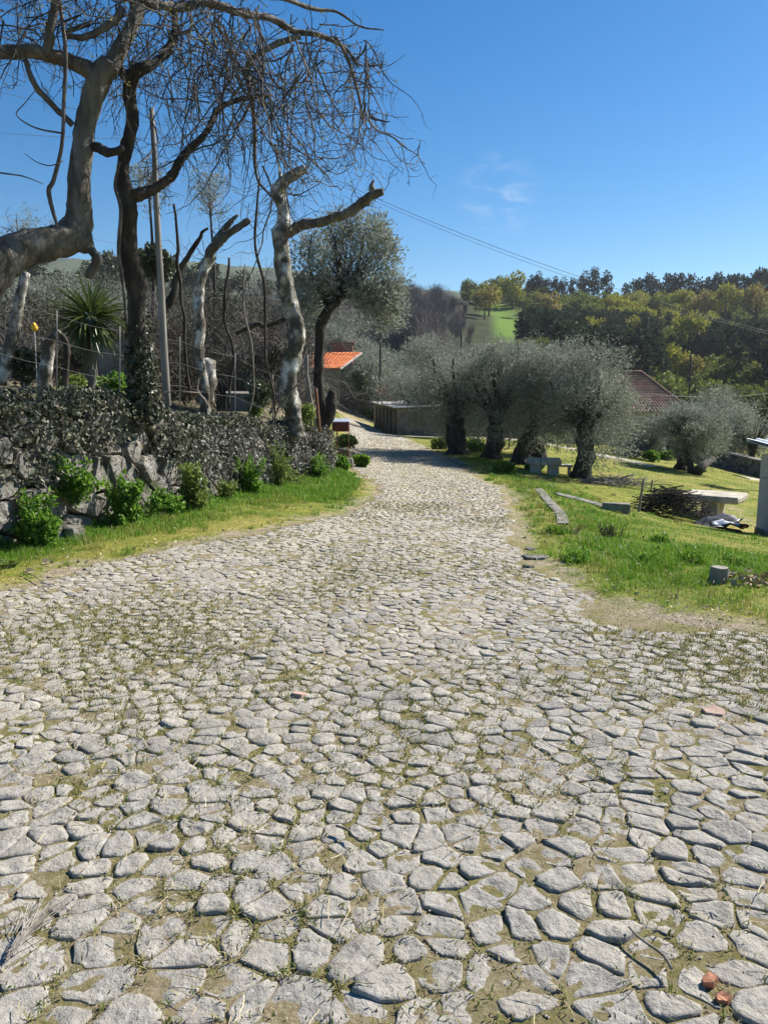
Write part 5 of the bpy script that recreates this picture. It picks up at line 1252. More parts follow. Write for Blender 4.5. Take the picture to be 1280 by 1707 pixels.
# olives and thickets on the slope above the garden
HG = 'olives on the slope above the garden'
lbs = ['grey olive crown low on the slope above the left edge', 'grey olive crown behind the thick bent trunk', 'grey olive crown above the yucca', 'grey olive crown between the ivied trunk and pole', 'grey olive crown right of the leaning pole', 'grey olive crown above the small pollard',
       'grey olive crown between both pale pollards', 'grey olive crown left of the gnarled pollard', 'grey olive crown just behind the gnarled pollard', 'small grey olive crown higher between both pale pollards']
k = 0
r = np.random.default_rng(50)
def slope_z(x, y): return max(h1(x, y), t1(x, y) if y < 66 else -99)
for i, (px, Y) in enumerate([(10, 46), (75, 42), (150, 48), (235, 44), (300, 50), (360, 46), (415, 44), (435, 56), (470, 48), (395, 58)]):
    x = P(px, 650, Y)[0]; copy_tree(ob2 if i % 2 else ob, (x, Y, slope_z(x, Y)), r.uniform(0, 6), r.uniform(.62, .8), lbs[i], HG)
def merged(name, label, cat, protos, places, m):
    """many far trees that read as one wood: one object"""
    mb = MB()
    for (x, y, z, s, a, v) in places:
        V, Q, T = protos[v]; ca, sa = math.cos(a), math.sin(a)
        W = np.column_stack([V[:, 0] * ca - V[:, 1] * sa, V[:, 0] * sa + V[:, 1] * ca, V[:, 2]]) * s + np.array([x, y, z]); mb.add(W, Q, T)
    o = mb.build(name, m, None); tag(o, label, cat, kind='stuff'); return o
_, _, _, f1 = olive_meshes(71, h=5.2, cr=2.6, nspray=420, per=6, leaf=.30, trunk_h=1.0); _, _, _, f2 = olive_meshes(72, h=4.6, cr=2.3, nspray=380, per=6, leaf=.28, trunk_h=.9)
pl = []
for i in range(150):
    Y = float(np.exp(r.uniform(math.log(50), math.log(125)))); px = r.uniform(-260, 560); x = P(px, 650, Y)[0]
    if Y < 95 and px > 470: continue
    pl.append((x, Y, slope_z(x, Y) - .3, r.uniform(.7, 1.15), r.uniform(0, 6), i % 2))
merged('slope_olive_grove', 'grey green olive grove covering the slope above the garden', 'olive grove', [f1.data(), f2.data()], pl, M['oliveshade'])
# a pale feathery tree behind, seen against the sky
for i, (px, py, Y, rr, lb) in enumerate([(248, 300, 30, .75, 'airy grey tree top showing behind the pole'), (350, 330, 32, .8, 'thin grey tree top behind the small pollard'), (30, 390, 40, 1.0, 'pale grey tree top on the skyline at far left')]):
    root = thing('slender_tree', lb, 'tree', (P(px, 650, Y)[0], Y, slope_z(P(px, 650, Y)[0], Y)), 'slender trees behind the garden'); c = P(px, py, Y); b = world_loc(root)
    mb = MB(); q = smooth_path([[*b, .10], [*((b + c) / 2 + [.2, 0, 0]), .07], [*(c - [0, 0, .3]), .04], [*(c + [0, 0, rr]), .01]], 5); tube(mb, q[:, :3], q[:, 3], 7, .1); mb.build('trunk', M['olivebark'], root, True)
    mb = MB()
    for j in range(12):
        d = r.normal(0, .6, 3) * rr; st = c + d + r.normal(0, .25, (26, 3)); sprays(mb, st, r.normal(0, .5, (26, 3)) + [0, 0, .6], r.uniform(.2, .5, 26), 6, .11, .28, r)
    o = mb.build('crown', M['olive'], root); o['kind'] = 'stuff'
    mb = MB()
    for j in range(26): shoot(mb, (b + c) / 2 * 0 + c - [0, 0, rr * .9 * r.random()], np.array([r.normal(0, .8), r.normal(0, .6), .7]), rr * r.uniform(.6, 1.4), .018, r, 1, .2, 0, 7, 0, .6, (3,))
    o = mb.build('twigs', M['bare'], root); o['kind'] = 'stuff'

# ------------------------------------------------------------------ buildings and walls
def shed():
    A = P(663, 722, 48); B = P(745, 724, 48.5); C_ = P(623, 703, 62); zt = P(663, 681, 48)[2]
    A[2] = B[2] = C_[2] = min(A[2], h1(A[0], A[1])) - .1
    D_ = B + (C_ - A)
    root = thing('low_shed', 'low dark shed with a pale sheet roof beside the lane bend', 'shed', A)
    up = lambda p, z: np.array([p[0], p[1], z])
    mb = MB(); hexa(mb, [A, B, D_, C_], [up(A, zt), up(B, zt), up(D_, zt + .12), up(C_, zt + .12)]); mb.build('wall', M['darkstone'], root)
    v = (C_ - A) / np.linalg.norm(C_ - A); w = (B - A) / np.linalg.norm(B - A)
    for i in range(8):                               # roof sheets, each a little over the next
        a, b = i / 8, (i + 1) / 8 + .008; o = .012 * (i % 2)
        p0, p1 = A + (C_ - A) * a - w * .25 - v * .2, A + (C_ - A) * b - w * .25 - v * .2
        q0, q1 = p0 + w * (np.linalg.norm(B - A) + .5), p1 + w * (np.linalg.norm(B - A) + .5)
        z0, z1 = zt + .02 + .12 * a + o, zt + .02 + .12 * b + o
        mb = MB(); hexa(mb, [up(p0, z0), up(q0, z0 + .1), up(q1, z1 + .1), up(p1, z1)], [up(p0, z0 + .06), up(q0, z0 + .16), up(q1, z1 + .16), up(p1, z1 + .06)]); mb.build('roof_sheet', M['fibre'], root)
    for i in range(6):                               # plank doors along the lane side
        s = .8 + i * 2.1; p = A + v * s - w * .03; q = p + v * 1.1
        mb = MB(); n = w * -.05; hexa(mb, [p, p + n, q + n, q], [up(p, zt - .12), up(p + n, zt - .12), up(q + n, zt - .12), up(q, zt - .12)]); d = mb.build('door', M['shedwall'], root)
        for j in range(5):
            a = p + v * (.03 + j * .215) + n; b = a + v * .2; m = MB(); m2_ = w * -.018; hexa(m, [a, a + m2_, b + m2_, b], [up(a, zt - .15), up(a + m2_, zt - .15), up(b + m2_, zt - .15), up(b, zt - .15)]); m.build('plank', M['shedwall'], d, origin=None)
    p = A + w * 1.05 - v * .03 + [0, 0, .75]; mb = MB(); q = p + w * .6; hexa(mb, [p, q, q + v * .02, p + v * .02], [up(p, zt - .25), up(q, zt - .25), up(q + v * .02, zt - .25), up(p + v * .02, zt - .25)]); fr = mb.build('window', M['glass'], root)
shed()

def tiled_slope(mb, e0, e1, r0, r1, nrow, ncol, th=.06, wave=.05):
    """rows of barrel tiles from eave edge e0-e1 up to ridge edge r0-r1"""
    e0, e1, r0, r1 = [np.asarray(v, float) for v in (e0, e1, r0, r1)]
    nn = np.cross(e1 - e0, r0 - e0); nn /= np.linalg.norm(nn); nn *= np.sign(nn[2])
    k = ncol * 4 + 1; f = np.linspace(0, 1, k)
    for j in range(nrow):
        a, b = j / nrow, (j + 1) / nrow + .15 / nrow; b = min(b, 1)
        L0, L1 = e0 + (r0 - e0) * a, e1 + (r1 - e1) * a; M0, M1 = e0 + (r0 - e0) * b, e1 + (r1 - e1) * b
        w = np.abs(np.sin(f * ncol * math.pi))[:, None] * wave
        lo = L0 + (L1 - L0) * f[:, None] + nn * (w + th); up_ = M0 + (M1 - M0) * f[:, None] + nn * (w + .01); un = L0 + (L1 - L0) * f[:, None] + nn * (w * .2)
        V = np.concatenate([un, lo, up_]); i = np.arange(k - 1)
        mb.add(V, np.concatenate([np.stack([i, i + 1, k + i + 1, k + i], -1), np.stack([k + i, k + i + 1, 2 * k + i + 1, 2 * k + i], -1)]))

def orange_house():
    Y = 72.0; a = P(520, 655, Y); b = P(597, 655, Y); el = P(515, 614, Y)[2]; er = P(566, 614, Y)[2]
    zb = a[2] - 1.2
    root = thing('stone_house', 'small stone house with a bright orange roof left of the lane bend', 'house', (a[0], Y, zb))
    c = P(566, 614, Y); x0, x1, xr = P(512, 600, Y)[0], P(566, 600, Y)[0], P(600, 600, Y + 4)[0]
    zr = P(600, 588, Y + 4)[2]
    # gable towards the lane at the right, ridge running back
    mb = MB(); hexa(mb, [(x0, Y, zb), (x1, Y, zb), (x1 - .6, Y + 4, zb), (x0, Y + 5, zb)], [(x0, Y, el - .05), (x1, Y, el - .05), (x1 - .6, Y + 4, zr - .2), (x0, Y + 5, zr - .2)]); mb.build('wall', M['masonry'], root)
    mb = MB(); tiled_slope(mb, (x0 - .2, Y - .35, el - .02), (x1 + .05, Y - .35, el - .02), (x0 - .2, Y + 4.6, zr + .02), (xr + .15, Y + 4.1, zr + .02), 12, 13); mb.build('roof', M['orange_tile'], root)
    mb = MB(); hexa(mb, [(x1 + .05, Y - .36, el - .14), (x1 + .12, Y - .3, el - .14), (xr + .22, Y + 4.1, zr - .10), (xr + .15, Y + 4.1, zr - .10)], [(x1 + .05, Y - .36, el + .02), (x1 + .12, Y - .3, el + .02), (xr + .22, Y + 4.1, zr + .05), (xr + .15, Y + 4.1, zr + .05)]); mb.build('verge_board', M['fibre'], root)
    # brick chimney block behind the ridge
    p = P(572, 588, Y + 6); q = P(588, 588, Y + 6); z0 = p[2] - 1.0; z1 = P(572, 573, Y + 6)[2]
    ch = MB(); hexa(ch, [(P(548, 0, 78)[0], Y + 6, z0), (q[0], Y + 6, z0), (q[0], Y + 7.2, z0), (P(548, 0, 78)[0], Y + 7.2, z0)], [(P(548, 0, 78)[0], Y + 6, z1), (q[0], Y + 6, z1), (q[0], Y + 7.2, z1), (P(548, 0, 78)[0], Y + 7.2, z1)])
    co = ch.build('chimney', M['brick'], root)
    for j in range(5):
        z = z0 + 1.0 + (z1 - z0 - 1.0) * (j + .5) / 5; m = MB(); box(m, ((p[0] + q[0]) / 2, Y + 5.97, z), (q[0] - p[0], .08, .07)); m.build('brick_course', M['tanwall'], co)
    m = MB(); box(m, ((p[0] + q[0]) / 2 - .4, Y + 6.6, z1 + .06), (q[0] - p[0] + 1.2, 1.5, .10)); m.build('cap', M['brick'], co)
orange_house()

def masonry_wall(name, label, pts, h, th, sx, sy, m, seed, zbase=None, cat='wall'):
    pa = Path2(pts); r = np.random.default_rng(seed)
    root = thing(name, label, cat, (pts[0][0], pts[0][1], h1(*pts[0])))
    bz = lambda u: H(*pa.at(u)[:2]) - .25
    mb = MB(); u = np.linspace(0, pa.L, 40); x, y, nx, ny = pa.at(u); b = bz(u); n = len(u)
    V = np.stack([np.column_stack([x + nx * (th / 2 - .05), y + ny * (th / 2 - .05), b]), np.column_stack([x + nx * (th / 2 - .05), y + ny * (th / 2 - .05), b + h + .17]), np.column_stack([x - nx * th / 2, y - ny * th / 2, b + h + .17]), np.column_stack([x - nx * th / 2, y - ny * th / 2, b])], 1).reshape(-1, 3)
    i = np.arange(n - 1)[:, None] * 4; j = np.arange(3)[None]; mb.add(V, np.stack([i + j, i + 4 + j, i + 4 + j + 1, i + j + 1], -1).reshape(-1, 4)); mb.build('wall_core', M['core'], root)
    cells = voronoi(0, pa.L, 0, h + .2, sx, sy, .38, .08, lambda a, b_: 0 < a < pa.L and 0 < b_ < h + .2, seed)
    cells.sort(key=lambda c: c[:, 0].mean()); geo = []
    for c in cells:
        c[:, 1] = np.clip(c[:, 1], 0, h + .26); V, Q, T = stone(c, .012, float(r.uniform(.03, .09)), r, 1, .1, 2)
        x, y, nx, ny = pa.at(V[:, 0]); o = V[:, 2] + th / 2 - .06
        geo.append((np.column_stack([x + nx * o, y + ny * o, bz(V[:, 0]) + V[:, 1]]), Q, T))
    rest = MB()
    for k, (W, Q, T) in enumerate(geo):
        if k < 290:
            o0 = W.mean(0); mm_ = MB(); mm_.add(W, Q, T); mm_.build('wall_stone', m, root, origin=o0)
        else: rest.add(W, Q, T)
    if rest.V: o = rest.build('wall_stones', m, root); o['kind'] = 'stuff'
    cap = MB(); u = np.linspace(0, pa.L, 30); x, y, nx, ny = pa.at(u); b = bz(u) + h + .20; o = th / 2 + .04
    V = np.stack([np.column_stack([x + nx * o, y + ny * o, b]), np.column_stack([x + nx * o, y + ny * o, b + .1]), np.column_stack([x - nx * o, y - ny * o, b + .1]), np.column_stack([x - nx * o, y - ny * o, b])], 1).reshape(-1, 3)
    i = np.arange(29)[:, None] * 4; cap.add(V, np.stack([i + j, i + 4 + j, i + 4 + j + 1, i + j + 1], -1).reshape(-1, 4)); cap.build('coping', M['masonry'], root)
    return root
wa, wb_, wc = P(1020, 745, 55), P(1140, 765, 49), P(1330, 806, 40.5)
masonry_wall('boundary_wall', 'long low dark stone wall along the foot of the right meadow', [wa[:2], wb_[:2], wc[:2]], 1.0, .45, .55, .33, M['darkstone'], 61)
wa, wb_, wc = P(548, 672, 84), P(640, 674, 82), P(745, 690, 66)
masonry_wall('retaining_wall', 'dark low stone wall across the lane bend below the orange roofed house', [wa[:2], wb_[:2], wc[:2]], 1.5, .5, .75, .45, M['darkstone'], 62)

def tiled_house():
    Y = 74.0; er = P(1143, 658, Y); z_e = P(1080, 686, Y)[2]; zb = h1(P(1080, 700, Y)[0], Y) - .6
    x0, x1 = P(985, 690, Y)[0], P(1141, 690, Y)[0]
    root = thing('tiled_house', 'tan house with a brown tiled hip roof behind the meadow wall', 'house', (x0, Y, zb))
    mb = MB(); box(mb, ((x0 + x1) / 2, Y + 4, (zb + z_e) / 2), (x1 - x0, 8, z_e - zb)); mb.build('wall', M['tanwall'], root)
    za = P(1068, 621, Y + 4)[2]; ap = np.array([P(1068, 621, Y + 4)[0], Y + 4, za]); al = np.array([P(1010, 621, Y + 4)[0], Y + 4, za])
    e = .45; fl, fr, br, bl = [np.array(v) for v in ((x0 - e, Y - e, z_e), (x1 + e, Y - e, z_e), (x1 + e, Y + 8 + e, z_e), (x0 - e, Y + 8 + e, z_e))]
    mb = MB()
    tiled_slope(mb, fl, fr, al, ap, 15, 30, .06, .07); tiled_slope(mb, br, bl, ap, al, 10, 20); 
    f2 = ap + (fr - ap) * .01; tiled_slope(mb, fr, br, ap, ap + [.02, .02, 0], 12, 22, .06, .07); tiled_slope(mb, bl, fl, al, al + [.02, .02, 0], 8, 14)
    mb.build('roof', M['brown_tile'], root)
    for a, b in ((fr, ap), (fl, al), (al, ap)):
        mb = MB(); tube(mb, np.linspace(a + [0, 0, .08], b + [0, 0, .10], 8), .12, 7); mb.build('ridge_tiles', M['brown_tile'], root, True)
    mb = MB(); box(mb, ((x0 + x1) / 2, Y - e - .04, z_e - .02), (x1 - x0 + 2 * e, .1, .16)); mb.build('gutter', M['iron'], root)
    xa = P(1097, 700, Y)[0]
    mb = MB(); box(mb, (xa, Y - .03, z_e - 1.25), (1.0, .08, 2.1)); d = mb.build('door', M['wood'], root)
    mb = MB(); box(mb, (xa, Y - .08, z_e - 1.0), (.7, .04, 1.1)); mb.build('pane', M['glass'], d)
    for px in (1020, 1060):
        xw = P(px, 700, Y)[0]; mb = MB(); box(mb, (xw, Y - .03, z_e - .95), (1.1, .08, 1.2)); w = mb.build('window', M['plaster'], root); mb = MB(); box(mb, (xw, Y - .08, z_e - .95), (.9, .04, 1.0)); mb.build('pane', M['glass'], w)
    # far wing roof seen behind the hip
    return root
tiled_house()

def gate():
    Y = 56.0; a, b = P(1084, 745, Y), P(1119, 745, Y); zt = P(1100, 727, Y)[2]; zb = h1(a[0], Y) - .05
    root = thing('terrace_gate', 'dark gate between white posts with a white slab on top and pale steps', 'gate', (a[0], Y, zb)); w = b[0] - a[0]; cx = (a[0] + b[0]) / 2
    mb = MB(); box(mb, (cx, Y, zt + .08), (w + .35, .9, .16)); mb.build('slab', M['plaster'], root)
    for x in (a[0], b[0]): mb = MB(); box(mb, (x, Y, (zb + zt) / 2), (.22, .3, zt - zb)); mb.build('post', M['plaster'], root)
    mb = MB(); box(mb, (cx, Y, zb + (zt - zb) * .42), (w - .24, .05, (zt - zb) * .8)); lf = mb.build('gate_leaf', M['iron'], root)
    for i in range(8): m = MB(); x = a[0] + .2 + (w - .4) * i / 7; tube(m, np.linspace((x, Y - .05, zb + .1), (x, Y - .05, zt - .08), 3), .015, 5); m.build('bar', M['iron'], lf)
    for i in range(3): mb = MB(); box(mb, (cx - .2, Y - .7 - .45 * i, zb + .12 - .18 * i), (w + .8 + .3 * i, .5, .2)); mb.build('step', M['plaster'], root)
gate()

def white_shed():
    b = P(1258, 892, 17.0); zb = h1(b[0], 17.0) - .15; zt = P(1266, 757, 17.0)[2]; x0, y0 = b[0], 13.6
    root = thing('white_outbuilding', 'white plastered outbuilding with ribbed white roof cut by the right edge', 'outbuilding', (x0, y0, zb))
    mb = MB(); box(mb, (x0 + 1.6, y0 + 1.7, (zb + zt) / 2), (3.2, 3.4, zt - zb)); mb.build('wall', M['plaster'], root)
    mb = MB(); box(mb, (x0 + 1.6, y0 + 1.7, zb + .14), (3.24, 3.44, .3)); mb.build('plinth', M['kerb'], root)
    mb = MB(); n = 81; x = np.linspace(x0 - .22, x0 + 3.5, n); rib = np.where((np.arange(n) % 5) < 2, .035, 0)
    rows = [np.column_stack([x, np.full(n, yy), z + rib]) for yy, z in ((y0 - .25, zt + .02), (y0 - .25, zt + .06), (y0 + 3.7, zt + .30), (y0 + 3.7, zt + .26))]
    rows[0][:, 2] -= rib * .9; rows[3][:, 2] -= rib * .9
    V = np.concatenate(rows); i = np.arange(n - 1); mb.add(V, np.concatenate([np.stack([i + a * n, i + 1 + a * n, i + 1 + b_ * n, i + b_ * n], -1) for a, b_ in ((0, 1), (1, 2), (2, 3), (3, 0))])); mb.build('roof', M['whitesheet'], root)
    mb = MB(); box(mb, (x0 + 2.2, y0 - .02, (zb + zt) / 2 - .1), (.8, .06, zt - zb - .3)); mb.build('door', M['shedwall'], root)
    m = MB(); tube(m, np.linspace((x0 - .03, y0 + .25, zt - .45), (x0 - .03, y0 + 3.2, zt - .5), 3), .012, 5); m.build('pipe', M['wire'], root)
white_shed()

# ------------------------------------------------------------------ roadside things
def letter_box():
    Y = 21.0; p = P(566, 765, Y); p[2] = max(h1(p[0], Y), p[2]); zb = P(566, 719, Y)[2]; x0, x1 = P(554, 710, Y)[0], P(582, 710, Y)[0]; w = x1 - x0
    zt = P(566, 703, Y)[2]; cx = (x0 + x1) / 2
    root = thing('letter_box', 'maroon metal letter box with pale blue lid on a thin post by the lane', 'letter box', (cx, Y, p[2]), None)
    h = zt - zb
    mb = MB(); box(mb, (cx, Y, (zb + zt) / 2), (w, .34, h)); bd = mb.build('body', M['redbox'], root)
    mb = MB(); a, b = x0 - .03, x1 + .03; hexa(mb, [(a, Y - .22, zt), (b, Y - .22, zt), (b, Y + .22, zt), (a, Y + .22, zt)], [(a + .02, Y - .2, zt + .02), (b - .02, Y - .2, zt + .02), (b - .1, Y + .05, zt + .09), (a + .1, Y + .05, zt + .09)]); mb.build('lid', M['boxroof'], root)
    for i in range(2):
        mb = MB(); box(mb, (cx - w * .24 + i * w * .48, Y - .18, (zb + zt) / 2), (w * .44, .02, h * .86)); d = mb.build('door', M['redbox'], root); m = MB(); box(m, (cx - w * .24 + i * w * .48, Y - .195, zt - h * .3), (w * .26, .012, .025)); m.build('slot', M['black'], d)
    for dx, r in ((-w * .22, .018), (w * .47, .012)):
        mb = MB(); tube(mb, np.linspace((cx + dx, Y, p[2] - .4), (cx + dx, Y, zb), 4), r, 7); mb.build('post', M['rust'], root, True)
letter_box()

def boulder(px, py, s, label, m='wallstone', flat=.7, Y=None, group=None):
    p = G(px, py, 3) if Y is None else PZ(px, Y); r = np.random.default_rng(int(px * 3 + py))
    poly = np.array([[math.cos(a), math.sin(a) * .8] for a in np.linspace(0, 2 * math.pi, 9)[:-1]]) * s * (1 + r.normal(0, .13, (8, 1)))
    V, Q, T = stone(poly, .001, s * flat, r, 3, s * .3, 1.6); mb = MB(); mb.add(V, Q, T); o = mb.build('boulder', M[m], None, False); o.location = tuple(p); o.rotation_euler = (0, 0, r.uniform(0, 6)); return tag(o, label, 'boulder', group)
boulder(585, 772, .42, 'rough mossy boulder at the foot of the letter box', 'darkstone', .9)
boulder(572, 778, .28, 'smaller boulder left of the letter box foot', 'darkstone', .9)
boulder(598, 768, .22, 'small grey boulder at the lane edge beside the letter box', 'wallstone', .8)
boulder(893, 930, .12, 'flat pale stone at the lane edge on the right verge', 'kerb', .18)
boulder(884, 916, .06, 'small pale stone above the flat stone on the right verge', 'kerb', .3)
boulder(880, 946, .07, 'tiny pale stone below the flat stone on the right verge', 'kerb', .3)
boulder(98, 898, .26, 'flat boulder at the wall foot behind the left weeds', 'wallstone', .6)

def kerb(rows, w, h, name, label):
    pts = [G(a, b, 5) for a, b in rows]; pa = Path2([p[:2] for p in pts]); root = thing(name, label, 'kerb', pts[0]); n = len(rows) - 1
    edges = np.linspace(0, pa.L, n + 1)
    for i in range(n):
        u = np.linspace(edges[i] + .012, edges[i + 1] - .012, 5); x, y, nx, ny = pa.at(u); z = H(x, y)
        prof = [(-w / 2, -.1), (-w / 2, h * .85), (-w / 2 + .03, h), (w / 2 - .03, h), (w / 2, h * .85), (w / 2, -.1)]
        V = np.stack([np.column_stack([x + nx * a, y + ny * a, z + b + rng.normal(0, .004, 5)]) for a, b in prof], 1).reshape(-1, 3); k = len(prof)
        ii = np.arange(4)[:, None] * k; j = np.arange(k - 1)[None]; mb = MB(); mb.add(V, np.concatenate([np.stack([ii + j, ii + k + j, ii + k + j + 1, ii + j + 1], -1).reshape(-1, 4), [[0, 1, 4, 5], [1, 2, 3, 4], [4 * k + 5, 4 * k + 4, 4 * k + 1, 4 * k], [4 * k + 4, 4 * k + 3, 4 * k + 2, 4 * k + 1]]])); mb.build('kerb_stone', M['kerb'], root, origin=V.mean(0))
    return root
kerb([(897, 817), (908, 830), (922, 845), (934, 858), (938, 876)], .15, .03, 'kerb', 'short curved run of grey kerb stones in the grass right of the lane')
kerb([(928, 826), (960, 834), (990, 842), (1018, 851)], .20, .05, 'kerb', 'straight low kerb edging half sunk in grass beside the stakes')
kerb([(750, 765), (760, 770), (774, 777)], .2, .06, 'kerb', 'pale kerb stones at the lane edge under the split trunk olive')
def concrete_block():
    p = G(1027, 853, 5); mb = MB(); box(mb, (0, 0, .07), (.48, .18, .17), -.35, .98, .008); o = mb.build('concrete_block', M['kerb'], None); o.location = tuple(p); tag(o, 'grey concrete block lying in the grass left of the stick pile', 'concrete block')
concrete_block()

def stone_table(px, py, L, W_, hh, rz, label, legs=1, bench=None):
    p = G(px, py, 8); root = thing('stone_table', label, 'stone table', p, 'stone picnic tables on the meadow', rz)
    r = np.random.default_rng(int(px)); n = 20
    def slab(z, l, w, t, name, mtl):
        a = np.array([(-l / 2, -w / 2), (0, -w / 2), (l / 2, -w / 2), (l / 2, 0), (l / 2, w / 2), (0, w / 2), (-l / 2, w / 2), (-l / 2, 0)]) * (1 + r.normal(0, .03, (8, 1)))
        k = 8; rings = [(1, z, .96), (1, z + t * .25, 1.0), (1, z + t * .8, 1.0), (1, z + t, .965)]
        V = np.concatenate([np.column_stack([a * f, np.full(k, zz) + r.normal(0, .006, k)]) for _, zz, f in rings] + [np.array([[0, 0, z], [0, 0, z + t]])]); Q = []; j = np.arange(k); jn = (j + 1) % k
        for i in range(3): Q.append(np.stack([i * k + j, i * k + jn, (i + 1) * k + jn, (i + 1) * k + j], -1))
        T = np.concatenate([np.stack([jn, j, np.full(k, 4 * k)], -1), np.stack([3 * k + j, 3 * k + jn, np.full(k, 4 * k + 1)], -1)])
        m = MB(); m.add(V, np.concatenate(Q), T); put(name, m.mesh(name, M[mtl]), root)
    slab(hh - .18, L, W_, .18, 'table_top', 'slab')
    for i in range(legs):
        x = 0 if legs == 1 else (-.27 + .54 * i) * L
        m = MB(); box(m, (x, 0, (hh - .13) / 2 - .1), (L * .30 if legs == 1 else .30, W_ * .7, hh - .13 + .2), 0, .94, .01); put('leg', m.mesh('leg', M['slab']), root)
    return root
stone_table(1186, 864, 1.35, 1.05, .62, -.62, 'sunlit stone table with a single leg right of the stick pile')
stone_table(905, 790, 1.05, .72, .50, -.12, 'shaded stone table with two legs beside the lone olive', 2)
def bench(px, py, label):
    p = G(px, py, 8); root = thing('stone_bench', label, 'stone bench', p, None, -.2)
    m = MB(); box(m, (0, 0, .28), (.6, .3, .08), 0, .98, .006); put('seat', m.mesh('seat', M['slab']), root)
    for x in (-.2, .2): m = MB(); box(m, (x, 0, .1), (.12, .24, .29), 0, .95, .005); put('leg', m.mesh('leg', M['slab']), root)
bench(938, 790, 'small stone bench right of the shaded stone table')

for rows, r0, lb in [((1063, 853, 1072, 800), .030, 'taller leaning stake at the left of the stick pile'), ((1083, 820, 1087, 800), .028, 'short stake behind the stick pile'), ((911, 752, 908, 716), .028, 'thin stake left of the lone round olive'), ((848, 748, 850, 716), .035, 'pale stake between forked and leaning olives'),
                     ((841, 745, 842, 732), .022, 'short stake beside the pale stake between olives'), ((901, 795, 901, 763), .02, 'thin metal stake in front of the shaded stone table'), ((1010, 746, 1012, 728), .022, 'small stake near the path right of the lone olive')]:
    a = G(rows[0], rows[1], 8); b = P(rows[2], rows[3], a[1]); a[2] -= .1; pole(a, b, r0, r0 * .85, 'fence_stake', lb, 'stake', M['drywood'], 6)
a, b = P(838, 717, 33), P(872, 714, 33); mb = MB(); tube(mb, np.linspace(a, b, 3), .03, 6); tag(mb.build('rail', M['pole'], None, True, origin=a), 'pale rail resting level between the olives', 'rail')

def stick_pile(px, py, w, d, h, n, label, mtl, seed, L=(.5, 1.1), r0=(.006, .016)):
    p = G(px, py, 8); p[1] += d * .4; p[2] = h1(p[0], p[1]); root = thing('brush_pile', label, 'brush pile', p); r = np.random.default_rng(seed); var = []
    for v in range(16):
        l = r.uniform(*L); s = np.linspace(-.5, .5, 7); q = np.column_stack([s * l, np.cumsum(r.normal(0, .02, 7)), np.cumsum(r.normal(0, .015, 7))]); q[:, 1:] -= q[3, 1:]
        m = MB(); a = r.uniform(*r0); tube(m, q, np.linspace(a, a * .5, 7), 5)
        for k in range(2):
            i = r.integers(2, 6); e = q[i] + np.array([r.uniform(.08, .2), r.normal(0, .09), r.normal(0, .06)]); tube(m, np.linspace(q[i], e, 3), [a * .6, a * .45, a * .3], 4)
        var.append(m.mesh('stick', M[mtl], smooth=True))
    for k in range(n):
        x, y = r.normal(0, .36) * w / 2 * 1.3, r.normal(0, .36) * d / 2 * 1.3; x, y = np.clip(x, -w / 2, w / 2), np.clip(y, -d / 2, d / 2)
        top = h * max(0.08, 1 - (abs(x) / (w / 2)) ** 2 * .85 - (abs(y) / (d / 2)) ** 2 * .6); z = top * r.random() ** .55
        put('stick', var[k % 16], root, (x, y, z + .02), (r.uniform(0, 6.28), r.normal(0, .22), r.normal(0.0, .55) + (3.14 if r.random() < .5 else 0)))
stick_pile(1124, 866, 1.55, 1.1, .66, 298, 'large dark heap of pruned sticks beside the sunlit stone table', 'darkbark', 71, (.35, .8))
stick_pile(1030, 812, 2.2, 1.0, .22, 110, 'low scatter of pale pruned branches right of the lone olive', 'drywood', 72, (.5, 1.2))
stick_pile(1048, 762, 1.9, .9, .25, 60, 'dark fallen branches lying near the path on the meadow', 'darkbark', 73, (.7, 1.4), (.02, .05))
def log_(rows, r0, label, m='darkbark'):
    a, b = G(rows[0], rows[1], 8), G(rows[2], rows[3], 8); a[2] += r0 * rows[4]; b[2] += r0 * rows[5]; q = smooth_path([[*a, r0], [*((a + b) / 2 + [0, 0, .03]), r0 * .95], [*b, r0 * .75]], 5); mb = MB(); tube(mb, q[:, :3], q[:, 3], 9, .15); return tag(mb.build('log', M[m], None, True, origin=a), label, 'log')
log_((1162, 792, 1186, 785, 1, 3), .2, 'dark slanting log propped on the grass right of the twin olive')

def cut_stump():
    p = G(1195, 968, 3); root = thing('cut_stump', 'short grey cut wooden post standing in the lush grass', 'post stump', p); mb = MB(); q = np.array([[0, 0, -.05], [.005, 0, .05], [.012, 0, .115]]); tube(mb, q, [.074, .07, .068], 14, .12, cap=False); put('body', mb.mesh('body', M['drywood'], smooth=True), root)
    a = np.linspace(0, 6.283, 15)[:-1]; m = MB(); m.add(np.concatenate([np.column_stack([.012 + .069 * np.cos(a), .069 * np.sin(a), np.full(14, .116)]), [[.012, 0, .112]]]), None, np.stack([np.arange(14), (np.arange(14) + 1) % 14, np.full(14, 14)], -1)); put('cut_face', m.mesh('cut_face', M['cutwood']), root)
cut_stump()
twig_bush('dead_bush', 'dark dead bush lying in the right verge grass', G(1012, 897, 4) + [0, 0, .10], (.22, .18, .12), 40, .005, M['darkbark'], 91, cat='dead bush')
twig_bush('dead_weed', 'small brown dead weed in the grass below the kerb', G(955, 890, 4) + [0, 0, .06], (.12, .1, .08), 22, .004, M['twig'], 92, cat='dead weed')
